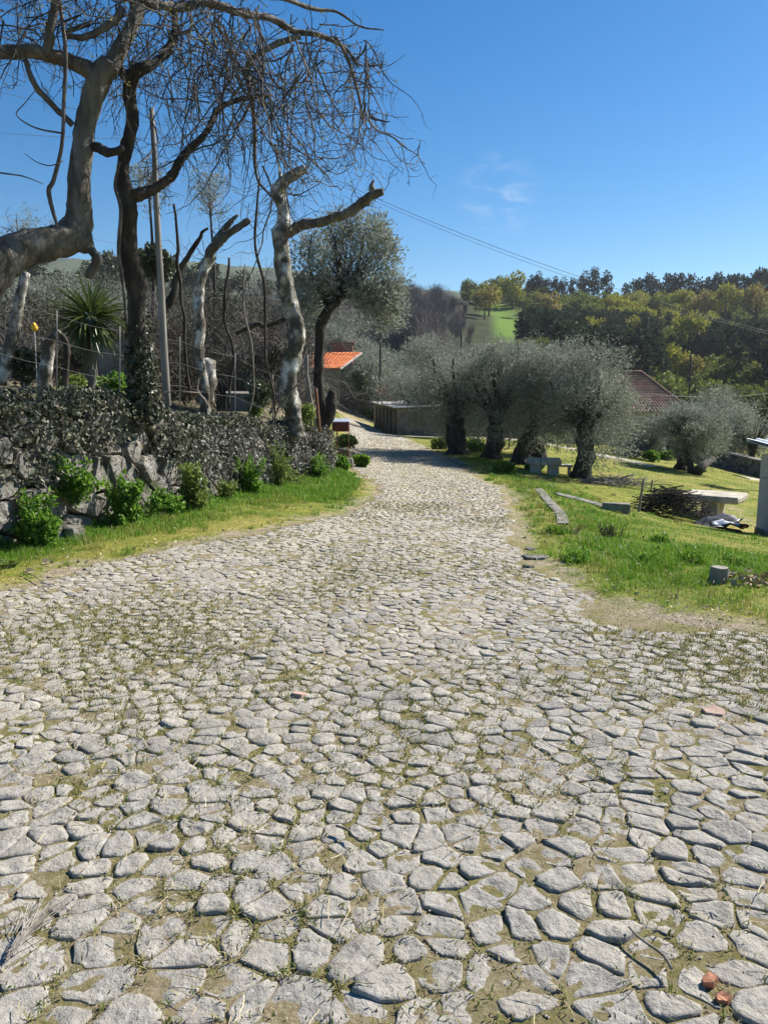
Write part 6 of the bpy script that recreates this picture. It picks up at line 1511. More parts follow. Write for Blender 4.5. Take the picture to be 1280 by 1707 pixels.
def sheets():
    p = G(1200, 882, 8)
    for i, (dx, dy, s, rx, ry, rz, m, lb) in enumerate([(-.10, .0, (.9, .6, .03), .12, -.25, .3, 'black', 'crumpled black sheet lying right of the stick pile'), (.30, .12, (.55, .7, .03), -.2, .35, -.3, 'black', 'second black sheet slanting beside the crumpled one'), (.02, -.18, (.55, .14, .02), .15, .1, -.25, 'bluewhite', 'pale blue white sheet edge among the black sheets')]):
        n = 9; u, v = np.meshgrid(np.linspace(-.5, .5, n), np.linspace(-.5, .5, n)); x, y = u.ravel() * s[0], v.ravel() * s[1]; z = .06 + .05 * sn(x, y, 6, i) + .03 * sn(x, y, 13, i + 2)
        V = np.concatenate([np.column_stack([x, y, z]), np.column_stack([x, y, z - .015])]); a = np.arange(n - 1)[:, None] * n + np.arange(n - 1)[None]; a = a.ravel(); Q = np.concatenate([np.stack([a, a + 1, a + n + 1, a + n], -1), np.stack([a, a + n, a + n + 1, a + 1], -1) + n * n])
        e = np.concatenate([np.arange(n - 1), np.arange(n - 1) * n + n - 1, n * n - 1 - np.arange(n - 1), (n - 1 - np.arange(n - 1)) * n]); en = np.roll(e, -1); Q = np.concatenate([Q, np.stack([e, e + n * n, en + n * n, en], -1)])
        m_ = MB(); m_.add(V, Q); o = m_.build('plastic_sheet', M[m], None, True); q = p + [dx, dy, .05]; q[2] = h1(q[0], q[1]) + .10; o.location = tuple(q); o.rotation_euler = (rx, ry, rz); tag(o, lb, 'sheet', 'sheets beside the stick pile')
sheets()
# red bucket and a heap of wood on the wall by the bend
c = P(637, 650, 78); m = MB(); box(m, (0, 0, 0), (.85, .5, .6), .2, .94, .01); tag(m.build('red_crate', M['red'], None), 'red plastic crate on the dark wall right of the orange roofed house', 'crate').location = tuple(c)
for i in range(5):
    c = P(648 + i * 2.6, 650 - (i % 2) * 3, 78.2); m = MB(); q = np.array([[0, -.5, 0], [.02, 0, .03], [0, .6, 0]]); tube(m, q, [.15, .16, .13], 8, .1); o = m.build('firewood_log', M['cutwood'], None, True); o.location = tuple(c + [0, 0, .1]); tag(o, ['firewood log next to the red crate', 'upper firewood log second from the red crate', 'firewood log in the middle of the row by the red crate', 'upper firewood log fourth from the red crate', 'firewood log farthest right of the red crate'][i], 'firewood log', 'firewood logs by the red crate')

# poles and cables
for px, Y, top, bot, r0, lb in [(633, 74, 540, 652, .13, 'thin dark utility pole right of the orange roofed house'), (768, 100, 545, 600, .14, 'dark utility pole above the split trunk olive'), (1150, 82, 592, 660, .16, 'dark utility pole right of the tiled house')]:
    b = PZ(px, Y); t = P(px + 1, top, Y); pole(b, t, r0, r0 * .7, 'utility_pole', lb, 'utility pole', M['darkpole'], 8)
def cable(a, b, sag, r0, label):
    s = np.linspace(0, 1, 24)[:, None]; q = np.asarray(a) + (np.asarray(b) - a) * s; q[:, 2] -= sag * 4 * (s * (1 - s))[:, 0]; mb = MB(); tube(mb, q, r0, 5); tag(mb.build('power_cable', M['cable'], None, True, origin=a), label, 'cable', 'overhead cables')
cable(P(560, 300, 34), P(1330, 565, 30), .5, .009, 'upper of the twin overhead cables crossing the sky to the right')
cable(P(560, 305, 34), P(1330, 568, 30), .55, .007, 'lower of the twin overhead cables crossing the sky to the right')
cable(P(-40, 350, 40), P(420, 430, 70), .6, .012, 'thin cable crossing the sky behind the thick bent tree')
cable(P(-40, 144, 40), P(640, 250, 50), .5, .010, 'high thin cable behind the crown of the thick bent tree')
cable(P(-40, 218, 40), P(520, 212, 50), .5, .010, 'thin cable crossing the thick bent tree at mid trunk')
cable(P(1143, 625, 82), P(1330, 655, 60), .6, .02, 'dark cable running right from the pole beside the tiled house')
cable(P(1065, 655, 60), P(1330, 648, 70), .5, .018, 'dark cable passing in front of the tiled house roof')

# ------------------------------------------------------------------ far slope: woods, oaks, meadow edge
FT = np.random.default_rng(123)
def euc_data(seed, h, w, n, s):
    r = np.random.default_rng(seed); mb = MB(); tb = MB()
    q = smooth_path([[0, 0, -1, h * .022], [r.normal(0, .2), 0, h * .4, h * .016], [r.normal(0, .3), 0, h * .93, h * .004]], 4); tube(tb, q[:, :3], q[:, 3], 5, cap=False)
    nl = 15; z = h * r.uniform(.28, .97, nl); a = r.uniform(0, 6.28, nl); e = w * r.uniform(.15, .75, nl) * np.interp(z / h, [.25, .5, .8, 1], [.7, 1, .8, .2])
    for i in range(nl):
        c = np.array([math.cos(a[i]) * e[i], math.sin(a[i]) * e[i], z[i]]); rr = w * r.uniform(.25, .5)
        ball_leaves(mb, c, (rr, rr, rr * 1.1), n // nl, s, s * .55, .0, .3, False, r)
    return tb, mb
def oak_data(seed, h, w, n, s):
    r = np.random.default_rng(seed); mb = MB(); tb = MB()
    q = smooth_path([[0, 0, -1, h * .035], [0, 0, h * .3, h * .025], [0, 0, h * .7, h * .01]], 4); tube(tb, q[:, :3], q[:, 3], 5, cap=False)
    for i in range(12):
        d = r.normal(size=3); d /= np.linalg.norm(d); c = np.array([d[0] * w * .55, d[1] * w * .55, h * .58 + d[2] * h * .26]); rr = w * r.uniform(.3, .5)
        ball_leaves(mb, c, (rr, rr, rr * .85), n // 12, s, s * .6, .2, .35, False, r)
    return tb, mb
def bare_data(seed, h, w, n):
    r = np.random.default_rng(seed); mb = MB()
    for k in range(n):
        a = r.uniform(0, 6.28); b = np.array([0, 0, h * r.uniform(.05, .5)]); d = np.array([math.cos(a) * r.uniform(.1, .7), math.sin(a) * r.uniform(.1, .7), 1.0])
        L = h * r.uniform(.25, .5); p = b + r.normal(0, w * .25, 3) * [1, 1, .3]; t = p + d * L; wd = .05
        mb.add([p - [wd, 0, 0], p + [wd, 0, 0], t + [.01, 0, 0], t - [.01, 0, 0]], [[0, 1, 2, 3]])
    ball_leaves(mb, (0, 0, h * .62), (w * .8, w * .8, h * .36), n, .9, .07, .9, .2, False, r)
    return mb
EU = [euc_data(s, 16, 3.7, 1150, 1.05) for s in (1, 2, 3)]
OK_ = [oak_data(s, 8, 4.0, 1100, .7) for s in (5, 6)]
def far_at(px, Y): x = P(px, 650, Y)[0]; return np.array([x, Y, h1(x, Y)])

def proto(tb, mb, trunkm, m): return (tb.mesh('trunk', trunkm), mb.mesh('crown', m))
EL = [euc_data(s, 16, 3.8, 430, 1.55)[1].data() for s in (11, 12, 13)]; OL = [oak_data(s, 8, 4.0, 400, 1.1)[1].data() for s in (15, 16)]
EUM = [proto(t, m, M['darkbark'], M['euc']) for t, m in EU]
OKM = {(i, k): proto(*OK_[i], M['darkbark'], M[k]) for i in (0, 1) for k in ('oak', 'oakbrown', 'oakgreen')}
def far_tree(me, name, label, cat, p, s, rz, group):
    root = thing(name, label, cat, p, group, rz); root.scale = s if not np.isscalar(s) else (s, s, s)
    put('trunk', me[0], root); put('crown', me[1], root)['kind'] = 'stuff'; return root
# tall dark eucalyptus on the skyline
sky_l = ['tall dark eucalyptus cluster tree standing highest on the middle skyline', 'dark eucalyptus just right of the highest middle skyline tree', 'dark eucalyptus just left of the highest middle skyline tree']
for i, (px, Y, s) in enumerate([(983, 330, .92), (1003, 330, .82), (965, 332, .80)]): far_tree(EUM[i % 3], 'eucalyptus_tree', sky_l[i], 'eucalyptus', far_at(px, Y), s, i * 2.1, 'eucalyptus trees on the skyline')
i = 0; SKY_ROW = [(*far_at(px, 328 + FT.uniform(-6, 6)), (.66 + .16 * (px - 1034) / 250) * FT.uniform(.8, 1.15), FT.uniform(0, 6), k % 3) for k, px in enumerate(np.arange(1034, 1420, 7.5))]
for px in (880, 893, 905, 918, 931, 946):
    i += 1; far_tree(EUM[i % 3], 'eucalyptus_tree', ['first', 'second', 'third', 'fourth', 'fifth', 'sixth'][i - 1] + ' small dark eucalyptus from the left in the middle skyline row', 'eucalyptus', far_at(px, 335), FT.uniform(.62, .8), FT.uniform(0, 6), 'skyline row of smaller eucalyptus at the middle')
oaks = [(985, 208, 24, 'oak', 'yellow round tree standing alone before the dark wood above the grove'), (1045, 225, 20, 'oak', 'yellowish tree second right of the lone yellow tree'), (1143, 215, 29, 'oak', 'large yellow brown tree in the middle of the right slope'), (1122, 165, 29, 'oak', 'bright yellow tree just above the tiled house'),
        (1152, 160, 24, 'oakbrown', 'brownish tree behind the dark utility pole'), (1268, 190, 20, 'oak', 'yellow tree at the right edge above the olives'), (1237, 180, 16, 'oakbrown', 'small reddish brown tree left of the right edge yellow tree'), (915, 262, 21, 'oakbrown', 'orange brown tree at the right side of the meadow'),
        (805, 262, 20, 'oakbrown', 'orange brown tree at the left side of the meadow'), (812, 282, 22, 'oak', 'yellow tree above the orange brown tree left of the meadow'), (867, 285, 14, 'oakgreen', 'small fresh green tree at the top of the meadow'), (850, 315, 24, 'oak', 'yellow green tree crowning the top of the meadow'),
        (825, 330, 18, 'oakgreen', 'green tree at the far top left of the meadow'), (780, 330, 16, 'oakgreen', 'dark green tree on the skyline above the bare wood'), (1128, 285, 20, 'oak', 'yellow tree in the middle band below the skyline eucalyptus'), (1160, 285, 20, 'oakbrown', 'ochre tree in the middle band right of centre'),
        (1200, 285, 24, 'oak', 'broad yellow tree in the middle band toward the right'), (1250, 285, 24, 'oakbrown', 'broad ochre tree in the middle band at the right edge'), (1090, 280, 18, 'oakgreen', 'green tree in the middle band under the skyline row'), (1050, 185, 10, 'oakgreen', 'small round grey green bush on the slope clearing'),
        (895, 300, 14, 'oakbrown', 'small ochre tree above the orange brown tree beside the meadow'), (960, 280, 16, 'oakgreen', 'greenish tree in front of the middle skyline trees'), (1005, 285, 14, 'oak', 'small yellow tree below the gap in the skyline'), (935, 205, 12, 'oakgreen', 'small green tree beside the dark wood left edge'), (1215, 230, 18, 'oakgreen', 'green tree on the right slope above the reddish tree')]
for i, (px, Y, rp, k, lb) in enumerate(oaks):
    s = rpx(rp, Y) / 3.5; far_tree(OKM[(i % 2, k)], 'oak_tree', lb, 'tree', far_at(px, Y), (s, s, s * 1.1), i * 1.3, 'spring oaks on the far slope')
# dark eucalyptus wood filling the slope
D = [m.data() for _, m in EU]; O2 = [m.data() for _, m in OK_]
pl, ol, bl, gl = [], [], [], []
for i in range(2300):
    Y = float(FT.uniform(150, 325)); px = FT.uniform(870, 1480)
    if any(abs(px - o[0]) < o[2] * .8 and o[1] - 48 < Y < o[1] + 3 for o in oaks): continue
    m = math.sin(px * .021 + Y * .013) + .7 * math.sin(px * .043 - Y * .04)
    if abs(px - 1110) < 70 and 165 < Y < 206: continue
    if px < 930 and Y > 205: continue
    p = far_at(px, Y)
    if 250 < Y < 318 and FT.random() < .85: (ol if m > -.4 else gl).append((*p, FT.uniform(.55, .9), FT.uniform(0, 6), i % 2))
    elif m < 1.0 and Y < 262: pl.append((*p, FT.uniform(.85, 1.15) * float(np.interp(Y, [150, 200, 260], [.66, .6, .36])), FT.uniform(0, 6), i % 3))
    elif FT.random() < .5: gl.append((*p, FT.uniform(.5, .8), FT.uniform(0, 6), i % 2))
merged('eucalyptus_wood', 'dark eucalyptus wood covering the far right slope', 'wood', EL, pl, M['euc'])
merged('skyline_wood', 'tall dark eucalyptus row along the right skyline', 'wood', EL, SKY_ROW, M['euc'])
merged('ochre_wood', 'ochre and yellow oak wood in a band below the skyline', 'wood', OL, ol, M['oak'])
for i in range(60):
    px = FT.uniform(860, 1300); Y = FT.uniform(120, 175); gl.append((*far_at(px, Y), FT.uniform(.45, .75), FT.uniform(0, 6), i % 2))
for i in range(40):
    px = FT.uniform(770, 900); Y = FT.uniform(318, 380); gl.append((*far_at(px, Y), FT.uniform(.6, .95), FT.uniform(0, 6), i % 2))
merged('green_thicket', 'green scrub and small trees between the dark woods', 'thicket', OL, gl, M['oakgreen'])
BD_ = [bare_data(s, 10, 3.2, 420).data() for s in (8, 9)]
for i in range(210):
    Y = float(FT.uniform(130, 300)); px = FT.uniform(560, 790 - max(0, Y - 210) * .12 - 60 * FT.random() ** 2); bl.append((*far_at(px, Y), FT.uniform(.45, 1.0) * float(np.clip((800 - px) / 60, .45, 1)), FT.uniform(0, 6), i % 2))
merged('bare_wood', 'purplish brown leafless wood on the slope left of the green meadow', 'wood', BD_, bl, M['bare'])
pl = []
for i in range(46):
    Y = float(FT.uniform(85, 150)); px = FT.uniform(560, 900); pl.append((*far_at(px, Y), FT.uniform(.9, 1.2), FT.uniform(0, 6), i % 2))
merged('far_olive_grove', 'grey green olive grove in the hollow below the bare wood', 'olive grove', [f1.data(), f2.data()], pl, M['olive'])
pl = []
for i in range(110):
    px = FT.uniform(-500, 640); Y = FT.uniform(150, 290); pl.append((*far_at(px, Y), FT.uniform(.7, 1.1), FT.uniform(0, 6), i % 2))
merged('ridge_oak_wood', 'dark green oak wood along the ridge at the upper left', 'wood', OL, pl, M['olivedark'])
# right-edge dark tree
c = P(1286, 670, 30); root = thing('dark_tree', 'black green tree edge touching the right picture border', 'tree', (c[0], 30, h1(c[0], 30))); mb = MB()
for i in range(6): ball_leaves(mb, c + FT.normal(0, .25, 3) + [.45, 0, 0], (.4, .4, .5), 260, .12, .07, .2, .3)
o = mb.build('crown', M['olivedark'], root); o['kind'] = 'stuff'; mb = MB(); tube(mb, np.linspace(world_loc(root), c + [.4, 0, 0], 4), [.12, .1, .09, .06], 7); mb.build('trunk', M['darkbark'], root, True)

def ridge():
    px = np.linspace(-900, 2200, 240); top = np.interp(px, [-900, -100, 0, 200, 330, 450, 560, 640, 700, 760, 800, 860, 1000, 1400, 2200], [420, 424, 430, 432, 438, 446, 462, 478, 485, 486, 488, 493, 500, 510, 500]); Y = 800.0
    top = top + 1.6 * np.sin(px * .05) + 1.1 * np.sin(px * .13 + 1) + .6 * np.sin(px * .41)
    rows = []
    for f, dy in ((-.3, -240), (.45, -150), (.8, -70), (1, 0), (.6, 130), (-.3, 300)):
        t = np.array([P(a, b, Y) for a, b in zip(px, top)]); rows.append(np.column_stack([t[:, 0] * (1 + dy / Y * .2), t[:, 1] + dy, 20 + (t[:, 2] - 20) * f + 6 * np.sin(px * .07 + dy)*(0 < f < 1)]))
    n = len(px); V = np.concatenate(rows); i = np.arange(n - 1); Q = np.concatenate([np.stack([i + a * n, i + 1 + a * n, i + 1 + (a + 1) * n, i + (a + 1) * n], -1) for a in range(5)])
    o = bpy.data.objects.new('distant_hill', raw_mesh('distant_hill', V, Q, np.zeros((0, 3), int), M['farhill'], True)); COL.objects.link(o); tag(o, 'distant wooded ridge along the horizon', kind='structure')
ridge()

# ------------------------------------------------------------------ grass, weeds, litter
def grass_right():
    r = np.random.default_rng(61); n = 330000
    px = r.uniform(640, 1420, n); y = np.exp(r.uniform(math.log(3.6), math.log(46), n)); x = (px - 640) / FPX * y * 1.0
    e = x - RX(y); cover = np.clip((e - .04 + .2 * sn(x, y, 2.2, 3) + .12 * sn(x, y, 6.3, 1)) / .35, 0, 1)
    pat = .5 + .5 * sn(x, y, .8, 11) + .3 * sn(x, y, 2.9, 4)
    lush = np.exp(-((y - 7.6) / 1.6) ** 2) * np.clip((e - .35) / .5, 0, 1) * 1.0
    lush = np.maximum(lush, .55 * np.exp(-((e - 1.1) / .7) ** 2) * (y > 8) * (y < 30))
    dens = cover * np.clip(.14 + .55 * np.clip(pat, 0, 1) + lush * np.clip(.6 + .7 * sn(x, y, 3.7, 2), .1, 1), 0, 1); dens *= np.where(seg_dist(x, y, PATH) < .8, .05, 1) * np.where(seg_dist(x, y, PATH2) < .75, .05, 1)
    gp = np.exp(-((x - 2.2) / .7) ** 2 - ((y - 4.95) / .45) ** 2); dens *= 1 - .6 * gp
    k = r.random(n) < dens; x, y, e, lush, pat = x[k], y[k], e[k], lush[k], pat[k]; n = len(x)
    z = H(x, y) + .03 * sn(x, y, 1.1, 2.0) * np.clip(e, 0, 1) - .008
    tone = .5 * sn(x, y, .55, 21) + .35 * sn(x, y, 2.3, 8) + 1.3 * np.clip(e / 1.1, 0, 1) * (y < 40) - .75 + lush * .9 + .35 * sn(x, y, 6.1, 4) - .10 - .30 * np.clip((y - 10) / 3, 0, 1) - .012 * np.maximum(y - 9, 0) + r.normal(0, .3, n)
    h = (.018 + .085 * lush * np.clip(.55 + .6 * sn(x, y, 2.2, 6), .15, 1.2) + .012 * r.random(n)) * r.uniform(.6, 1.5, n) + .0010 * y * np.clip(lush + .3, 0, 1)
    h = h * np.clip(.5 + e / .8, .45, 1.0) * np.clip(.85 + .5 * sn(x, y, 5.3, 8) + .35 * sn(x, y, 11, 2), .25, 1.8)
    w = np.maximum(.0035, .00075 * y) * r.uniform(.7, 1.3, n)
    p = np.column_stack([x, y, z]); dry = tone < 0
    for nm, sel, m, lb in (('grass', ~dry, 'grass', 'bright green grass growing on the right verge and meadow'), ('yellow_grass', dry, 'drygrass', 'short yellowing grass along the lane margin and meadow')):
        mb = MB(); blades(mb, p[sel], h[sel] * (1 if nm == 'grass' else .7), w[sel], .55); tag(mb.build(nm, M[m], None), lb, 'grass', kind='stuff')
grass_right()

def grass_left():
    r = np.random.default_rng(62); n = 120000
    y = np.concatenate([np.exp(r.uniform(math.log(4.6), math.log(19.5), n)), r.uniform(19, 30, 9000)]); n = len(y); wx = np.interp(y, np.concatenate([WL[:, 1], [19, 22, 30]]), np.concatenate([WL[:, 0], [-1.9, -2.0, -2.4]])); lx = LX(y)
    f = r.random(n); x = wx + .02 + (lx - wx + .25) * f; d = lx - x
    cover = np.clip((d + .02 + .22 * sn(x, y, 2.1, 5) + .12 * sn(x, y, 5.9, 1)) / .3, 0, 1)
    wid = np.maximum(lx - wx, .2); lush = np.clip((d / wid - .25) * 1.6, 0, 1) * np.clip(1.2 + .5 * sn(x, y, 1.3, 3), .3, 1.4); lush = np.maximum(lush, 1.0 * (y > 12) * np.clip((d - .15) / .3, 0, 1))
    dens = cover * np.clip(.25 + .4 * sn(x, y, 1.9, 14) + .35 * sn(x, y, 6.5, 3) + lush * .55 - .12, .02, 1); k = r.random(n) < dens; x, y, d, lush = x[k], y[k], d[k], lush[k]; n = len(x)
    z = H(x, y) - .005
    h = (.02 + .085 * np.clip(lush, 0, 1.2) * np.interp(y, [5, 9, 12, 20], [1, .8, .9, 1.2]) * np.clip(.75 + .5 * sn(x, y, 4.3, 8) + .35 * sn(x, y, 9, 2), .2, 1.6)) * r.uniform(.4, 1.5, n); w = np.maximum(.0035, .0007 * y) * r.uniform(.7, 1.3, n)
    p = np.column_stack([x, y, z]); dry = (lush * 1.2 + .6 * sn(x, y, 1.1, 2) + .4 * sn(x, y, 4.1, 6) + r.normal(0, .3, n) - .55) < 0
    for nm, sel, m, lb in (('grass', ~dry, 'grass', 'lush green grass strip between the wall foot and the lane'), ('yellow_grass', dry, 'drygrass', 'yellow green moss and short grass at the left lane margin')):
        mb = MB(); blades(mb, p[sel], h[sel] * (1 if nm == 'grass' else .7), w[sel], .5); tag(mb.build(nm, M[m], None), lb, 'grass', kind='stuff')
grass_left()

def tufts():
    r = np.random.default_rng(71); c = []
    for k in range(260):
        y = float(np.exp(r.uniform(math.log(4.6), math.log(24)))); x = float(RX(y)) + abs(r.normal(0, .9)) * (1 if y < 12 else 1.6) + .12; c.append((x, y, r.uniform(.5, 1.2)))
    for k in range(150):
        y = float(np.exp(r.uniform(math.log(5.2), math.log(20)))); w = float(np.interp(y, WL[:, 1], WL[:, 0])) if y < 18 else -1.7; x = float(LX(y)) - (float(LX(y)) - w) * r.random() ** .8; c.append((x, y, r.uniform(.4, 1.1)))
    g, d = MB(), MB()
    for x, y, s in c:
        m = int(26 * s) + 8; q = np.column_stack([x + r.normal(0, .035 * s + .01, m), y + r.normal(0, .035 * s + .01, m), np.zeros(m)]); q[:, 2] = H(q[:, 0], q[:, 1]) - .005
        blades(g if r.random() < .7 else d, q, s * r.uniform(.05, .13, m), max(.0035, .0007 * y), .7)
    tag(g.build('grass_tufts', M['grass'], None), 'scattered taller green grass tufts on both verges', 'grass', kind='stuff'); tag(d.build('dry_tufts', M['drygrass'], None), 'scattered yellowed grass tufts on both verges', 'grass', kind='stuff')
    n = 420; y = np.exp(r.uniform(math.log(4.4), math.log(16), n)); x = np.where(r.random(n) < .6, RX(y) + np.abs(r.normal(0, .8, n)), LX(y) - np.abs(r.normal(0, .35, n))); p = np.column_stack([x, y, H(x, y) + r.uniform(.01, .05, n)])
    mb = MB(); broad_leaves(mb, p, r.normal(0, .7, (n, 3)) * [1, 1, .3], r.uniform(.02, .05, n), r.uniform(.014, .03, n), np.tile([0, -.2, 1.], (n, 1))); tag(mb.build('fallen_leaves', M['straw'], None), 'small dry fallen leaves scattered over both grass verges', 'leaves', kind='stuff')
tufts()

# leafy weeds along the foot of the wall
WG = 'leafy weeds along the wall foot'
def wall_pt(px, py, lo=6.0, hi=19.0, out=.12):
    """point on the wall face seen at a photo pixel"""
    best = None
    for u in np.linspace(0, WP.L, 400):
        x, y, nx, ny = [float(v) for v in WP.at(u)]; p = P(px, py, y); d = abs(p[0] - x)
        if best is None or d < best[0]: best = (d, x + nx * out, y + ny * out, p[2])
    return np.array(best[1:])
def weed(px, py, rw, rh, label, m, n, L=.055, on_wall=False, tall=False):
    c = wall_pt(px, py, out=.18 if on_wall else .30); Y = c[1]; rw_, rh_ = rpx(rw, Y), rpx(rh, Y)
    if not on_wall: c[2] = h1(c[0], c[1]) + rh_ * .85
    r = np.random.default_rng(int(px * 7 + py)); root = thing('weed_plant', label, 'weed', (c[0], c[1], c[2] - rh_), WG); fm, sm = MB(), MB(); b = c - [0, 0, rh_ * .95]
    for k in range(26 if not tall else 40):
        e = c + np.array([r.normal(0, .5) * rw_, r.normal(0, .4) * min(rw_, .3), r.uniform(-.6, 1.0) * rh_])
        q = smooth_path([[*(b + r.normal(0, .04, 3) * [1, 1, 0]), .006], [*((b + e) / 2 + r.normal(0, .03, 3)), .004], [*e, .0025]], 4); tube(sm, q[:, :3], q[:, 3], 4, cap=False)
        k_ = n // 30; t = r.random(k_) ** .5; base = b + (e - b) * t[:, None] + r.normal(0, .03, (k_, 3)); dd = (e - b) * .5 / (np.linalg.norm(e - b) + 1e-6) + r.normal(0, .6, (k_, 3)) + [0, -.1, .25]
        ll = L * r.uniform(.5, 1.3, k_); broad_leaves(fm, base, dd, ll, ll * .75, nrm=np.tile([.3, -.4, .8], (k_, 1)))
    o = fm.build('foliage', M[m], root); o['kind'] = 'stuff'; o = sm.build('stems', M[m], root); o['kind'] = 'stuff'
for a in [(20, 868, 42, 54, 'leafy dark green weed at the left picture edge', 'weed', 2600), (100, 800, 34, 40, 'bright green plant growing out of the wall at left', 'weed', 1300, .05, True), (172, 830, 34, 46, 'glossy leaved weed second along the wall', 'weed', 1800, .06),
          (285, 835, 36, 42, 'pale green weed in the middle of the wall foot', 'paleweed', 1900), (385, 832, 36, 36, 'leafy green weed right of the pale one', 'weed', 1700), (240, 885, 34, 22, 'low dark weed on the grass in front of the wall', 'weed', 900), (505, 822, 34, 26, 'low green weed near the wall end', 'weed', 1300, .05),
          (440, 805, 20, 44, 'slender green weed climbing the wall toward its end', 'paleweed', 900, .05), (450, 780, 12, 14, 'small bright fern in the wall near its end', 'weed', 300, .05, True), (460, 846, 30, 16, 'low pale weed in front of the wall end', 'paleweed', 700, .05), (515, 790, 14, 24, 'yellowish weed against the wall end face', 'paleweed', 500, .05),
          (345, 856, 22, 20, 'small weed between the two leafy middle weeds', 'paleweed', 600, .05)]:
    weed(*a)
for px, py, rr, m, lb in [(575, 752, .45, 'paleweed', 'green bush behind the letter box post'), (600, 778, .28, 'weed', 'green weeds at the foot of the boulder by the lane'), (565, 785, .3, 'weed', 'low green weeds left of the mossy boulder'), (790, 752, .5, 'weed', 'green bush between the two leftmost olive trunks'), (735, 748, .42, 'paleweed', 'pale green weeds left of the split olive trunk'),
                          (615, 697, .9, 'weed', 'green verge clump at the far lane bend'), (690, 725, .5, 'oakgreen', 'dark weeds at the foot of the grey shed'), (890, 785, .32, 'weed', 'weeds at the foot of the shaded stone table'), (1085, 770, .45, 'weed', 'leafy weeds under the slim young olive'), (1112, 768, .45, 'weed', 'leafy weeds before the terrace gate'),
                          (840, 790, .3, 'weed', 'weeds before the leaning olive foot')]:
    p = G(px, py, 8); bush('verge_weed', lb, 'weed', p + [0, 0, rr * .55], (rr, rr * .7, rr * .65), 700, .06 + .0022 * p[1], .045 + .0016 * p[1], M[m])
for px, py, rw, lb in [(1085, 940, .13, 'tall green tuft in the right verge'), (1155, 940, .16, 'leafy green plant left of the cut stump'), (1222, 945, .13, 'pale leafy plant right of the cut stump'), (960, 935, .14, 'dark leafy weed in the verge behind the flat stone'), (1100, 905, .12, 'leafy weed in the upper right verge'), (925, 890, .12, 'leafy weed beside the curved kerb end')]:
    p = G(px, py, 3); root = thing('verge_plant', lb, 'weed', p, 'leafy tufts in the right verge'); r_ = np.random.default_rng(int(px)); m_, m3 = MB(), MB(); n_ = 260
    q = p + np.column_stack([r_.normal(0, rw * .5, n_), r_.normal(0, rw * .5, n_), np.zeros(n_)]); q[:, 2] = H(q[:, 0], q[:, 1]); blades(m_, q, rw * r_.uniform(.5, 1.25, n_), .006, .45); put('blades', m_.mesh('blades', M['grass'], p), root)['kind'] = 'stuff'
    n_ = 170; q = p + np.column_stack([r_.normal(0, rw * .55, n_), r_.normal(0, rw * .45, n_), np.abs(r_.normal(0, rw * .4, n_))]); broad_leaves(m3, q, r_.normal(0, .7, (n_, 3)) + [0, 0, .3], r_.uniform(.025, .055, n_), r_.uniform(.018, .034, n_), np.tile([.2, -.2, 1.], (n_, 1))); put('foliage', m3.mesh('foliage', M['weed'], p), root)['kind'] = 'stuff'
def undergrowth():
    r = np.random.default_rng(99); n = 15000; u = r.uniform(0, WP.L * .97, n); y = np.interp(u, WP.l, WY); x, yy, nx, ny = WP.at(u)
    hp = np.clip(.10 + .16 * sn(u, u * .4, 2.6, 3) + .10 * sn(u, u, 6.1, 1), .015, .4); o = np.abs(r.normal(0, .22, n)) + .02; hz = r.random(n) ** .8 * hp * np.exp(-(o / .35) ** 2)
    p = np.column_stack([x + nx * o, yy + ny * o, H(x + nx * o, yy + ny * o) + hz]); L = r.uniform(.022, .05, n); mb = MB()
    broad_leaves(mb, p, r.normal(0, .7, (n, 3)) + [0, 0, .3], L, L * .7, np.tile([.5, -.2, .8], (n, 1))); tag(mb.build('undergrowth', M['weed'], None), 'low leafy undergrowth along the whole foot of the stone wall', 'undergrowth', kind='stuff')
undergrowth()
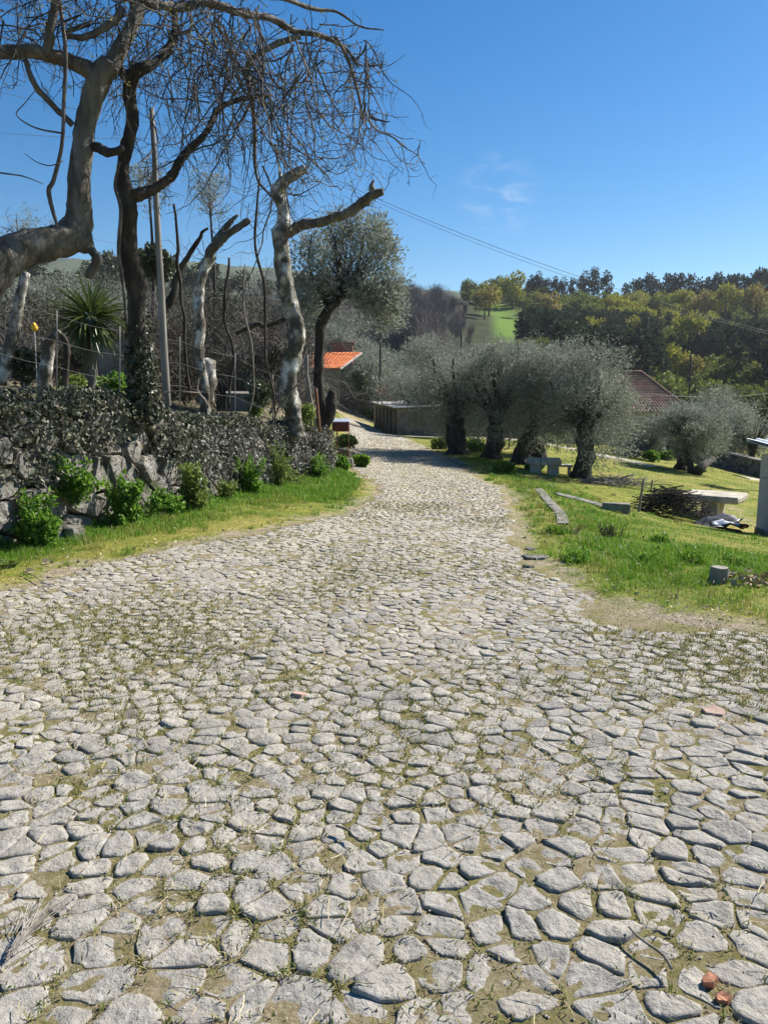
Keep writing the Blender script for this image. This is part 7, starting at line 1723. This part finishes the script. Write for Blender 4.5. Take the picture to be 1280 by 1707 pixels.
# dead leaves
def leaf_(px, py, s, label, m='straw', grp='dead leaves at the left lane edge'):
    p = G(px, py, 2); mb = MB(); broad_leaves(mb, np.zeros((1, 3)), np.array([[1.0, .3, .25]]), s, s * .8, np.array([[0, -.3, 1.0]])); o = mb.build('dead_leaf', M[m], None); o.location = tuple(p + [0, 0, .02]); tag(o, label, 'dead leaf', grp)
leaf_(70, 942, .09, 'curled tan dead leaf nearest the weeds at left'); leaf_(43, 958, .08, 'tan dead leaf on bare earth at left'); leaf_(83, 962, .08, 'pale dead leaf right of the tan one on bare earth')
p = G(18, 946, 3); mb = MB(); r_ = np.random.default_rng(2); n_ = 9; az = np.linspace(0, 6.28, n_ + 1)[:-1] + r_.normal(0, .25, n_); broad_leaves(mb, np.zeros((n_, 3)) + [0, 0, .02], np.column_stack([np.cos(az), np.sin(az), r_.uniform(.15, .6, n_)]), r_.uniform(.10, .17, n_), r_.uniform(.05, .085, n_), np.tile([0, -.1, 1.], (n_, 1))); o = mb.build('dock_plant', M['paleweed'], None); o.location = tuple(p); tag(o, 'broad leaved pale green plant at the left edge by the lane', 'plant')
r = np.random.default_rng(5); mb = MB(); q = np.array([G(1262, 972, 3) + [r.normal(0, .16), r.normal(0, .12), .02 + .03 * r.random()] for _ in range(120)]); broad_leaves(mb, q, r.normal(0, .6, (120, 3)), r.uniform(.03, .07, 120), r.uniform(.02, .05, 120)); tag(mb.build('leaf_litter', M['straw'], None), 'heap of brown dead leaves in the grass at the right edge', 'leaf litter', kind='stuff')

# ------------------------------------------------------------------ air
def haze():
    m = bpy.data.materials.new('haze'); m.use_nodes = True; nt = m.node_tree; nt.nodes.clear()
    out = nt.nodes.new('ShaderNodeOutputMaterial'); v = nt.nodes.new('ShaderNodeVolumePrincipled'); v.inputs['Color'].default_value = (.86, .91, 1, 1); v.inputs['Density'].default_value = .00013; v.inputs['Anisotropy'].default_value = .2
    nt.links.new(v.outputs[0], out.inputs['Volume'])
    mb = MB(); box(mb, (0, 560, 72), (3500, 1240, 176)); tag(mb.build('haze', m, None), 'thin spring haze lying over the valley', 'haze', kind='stuff')
haze()
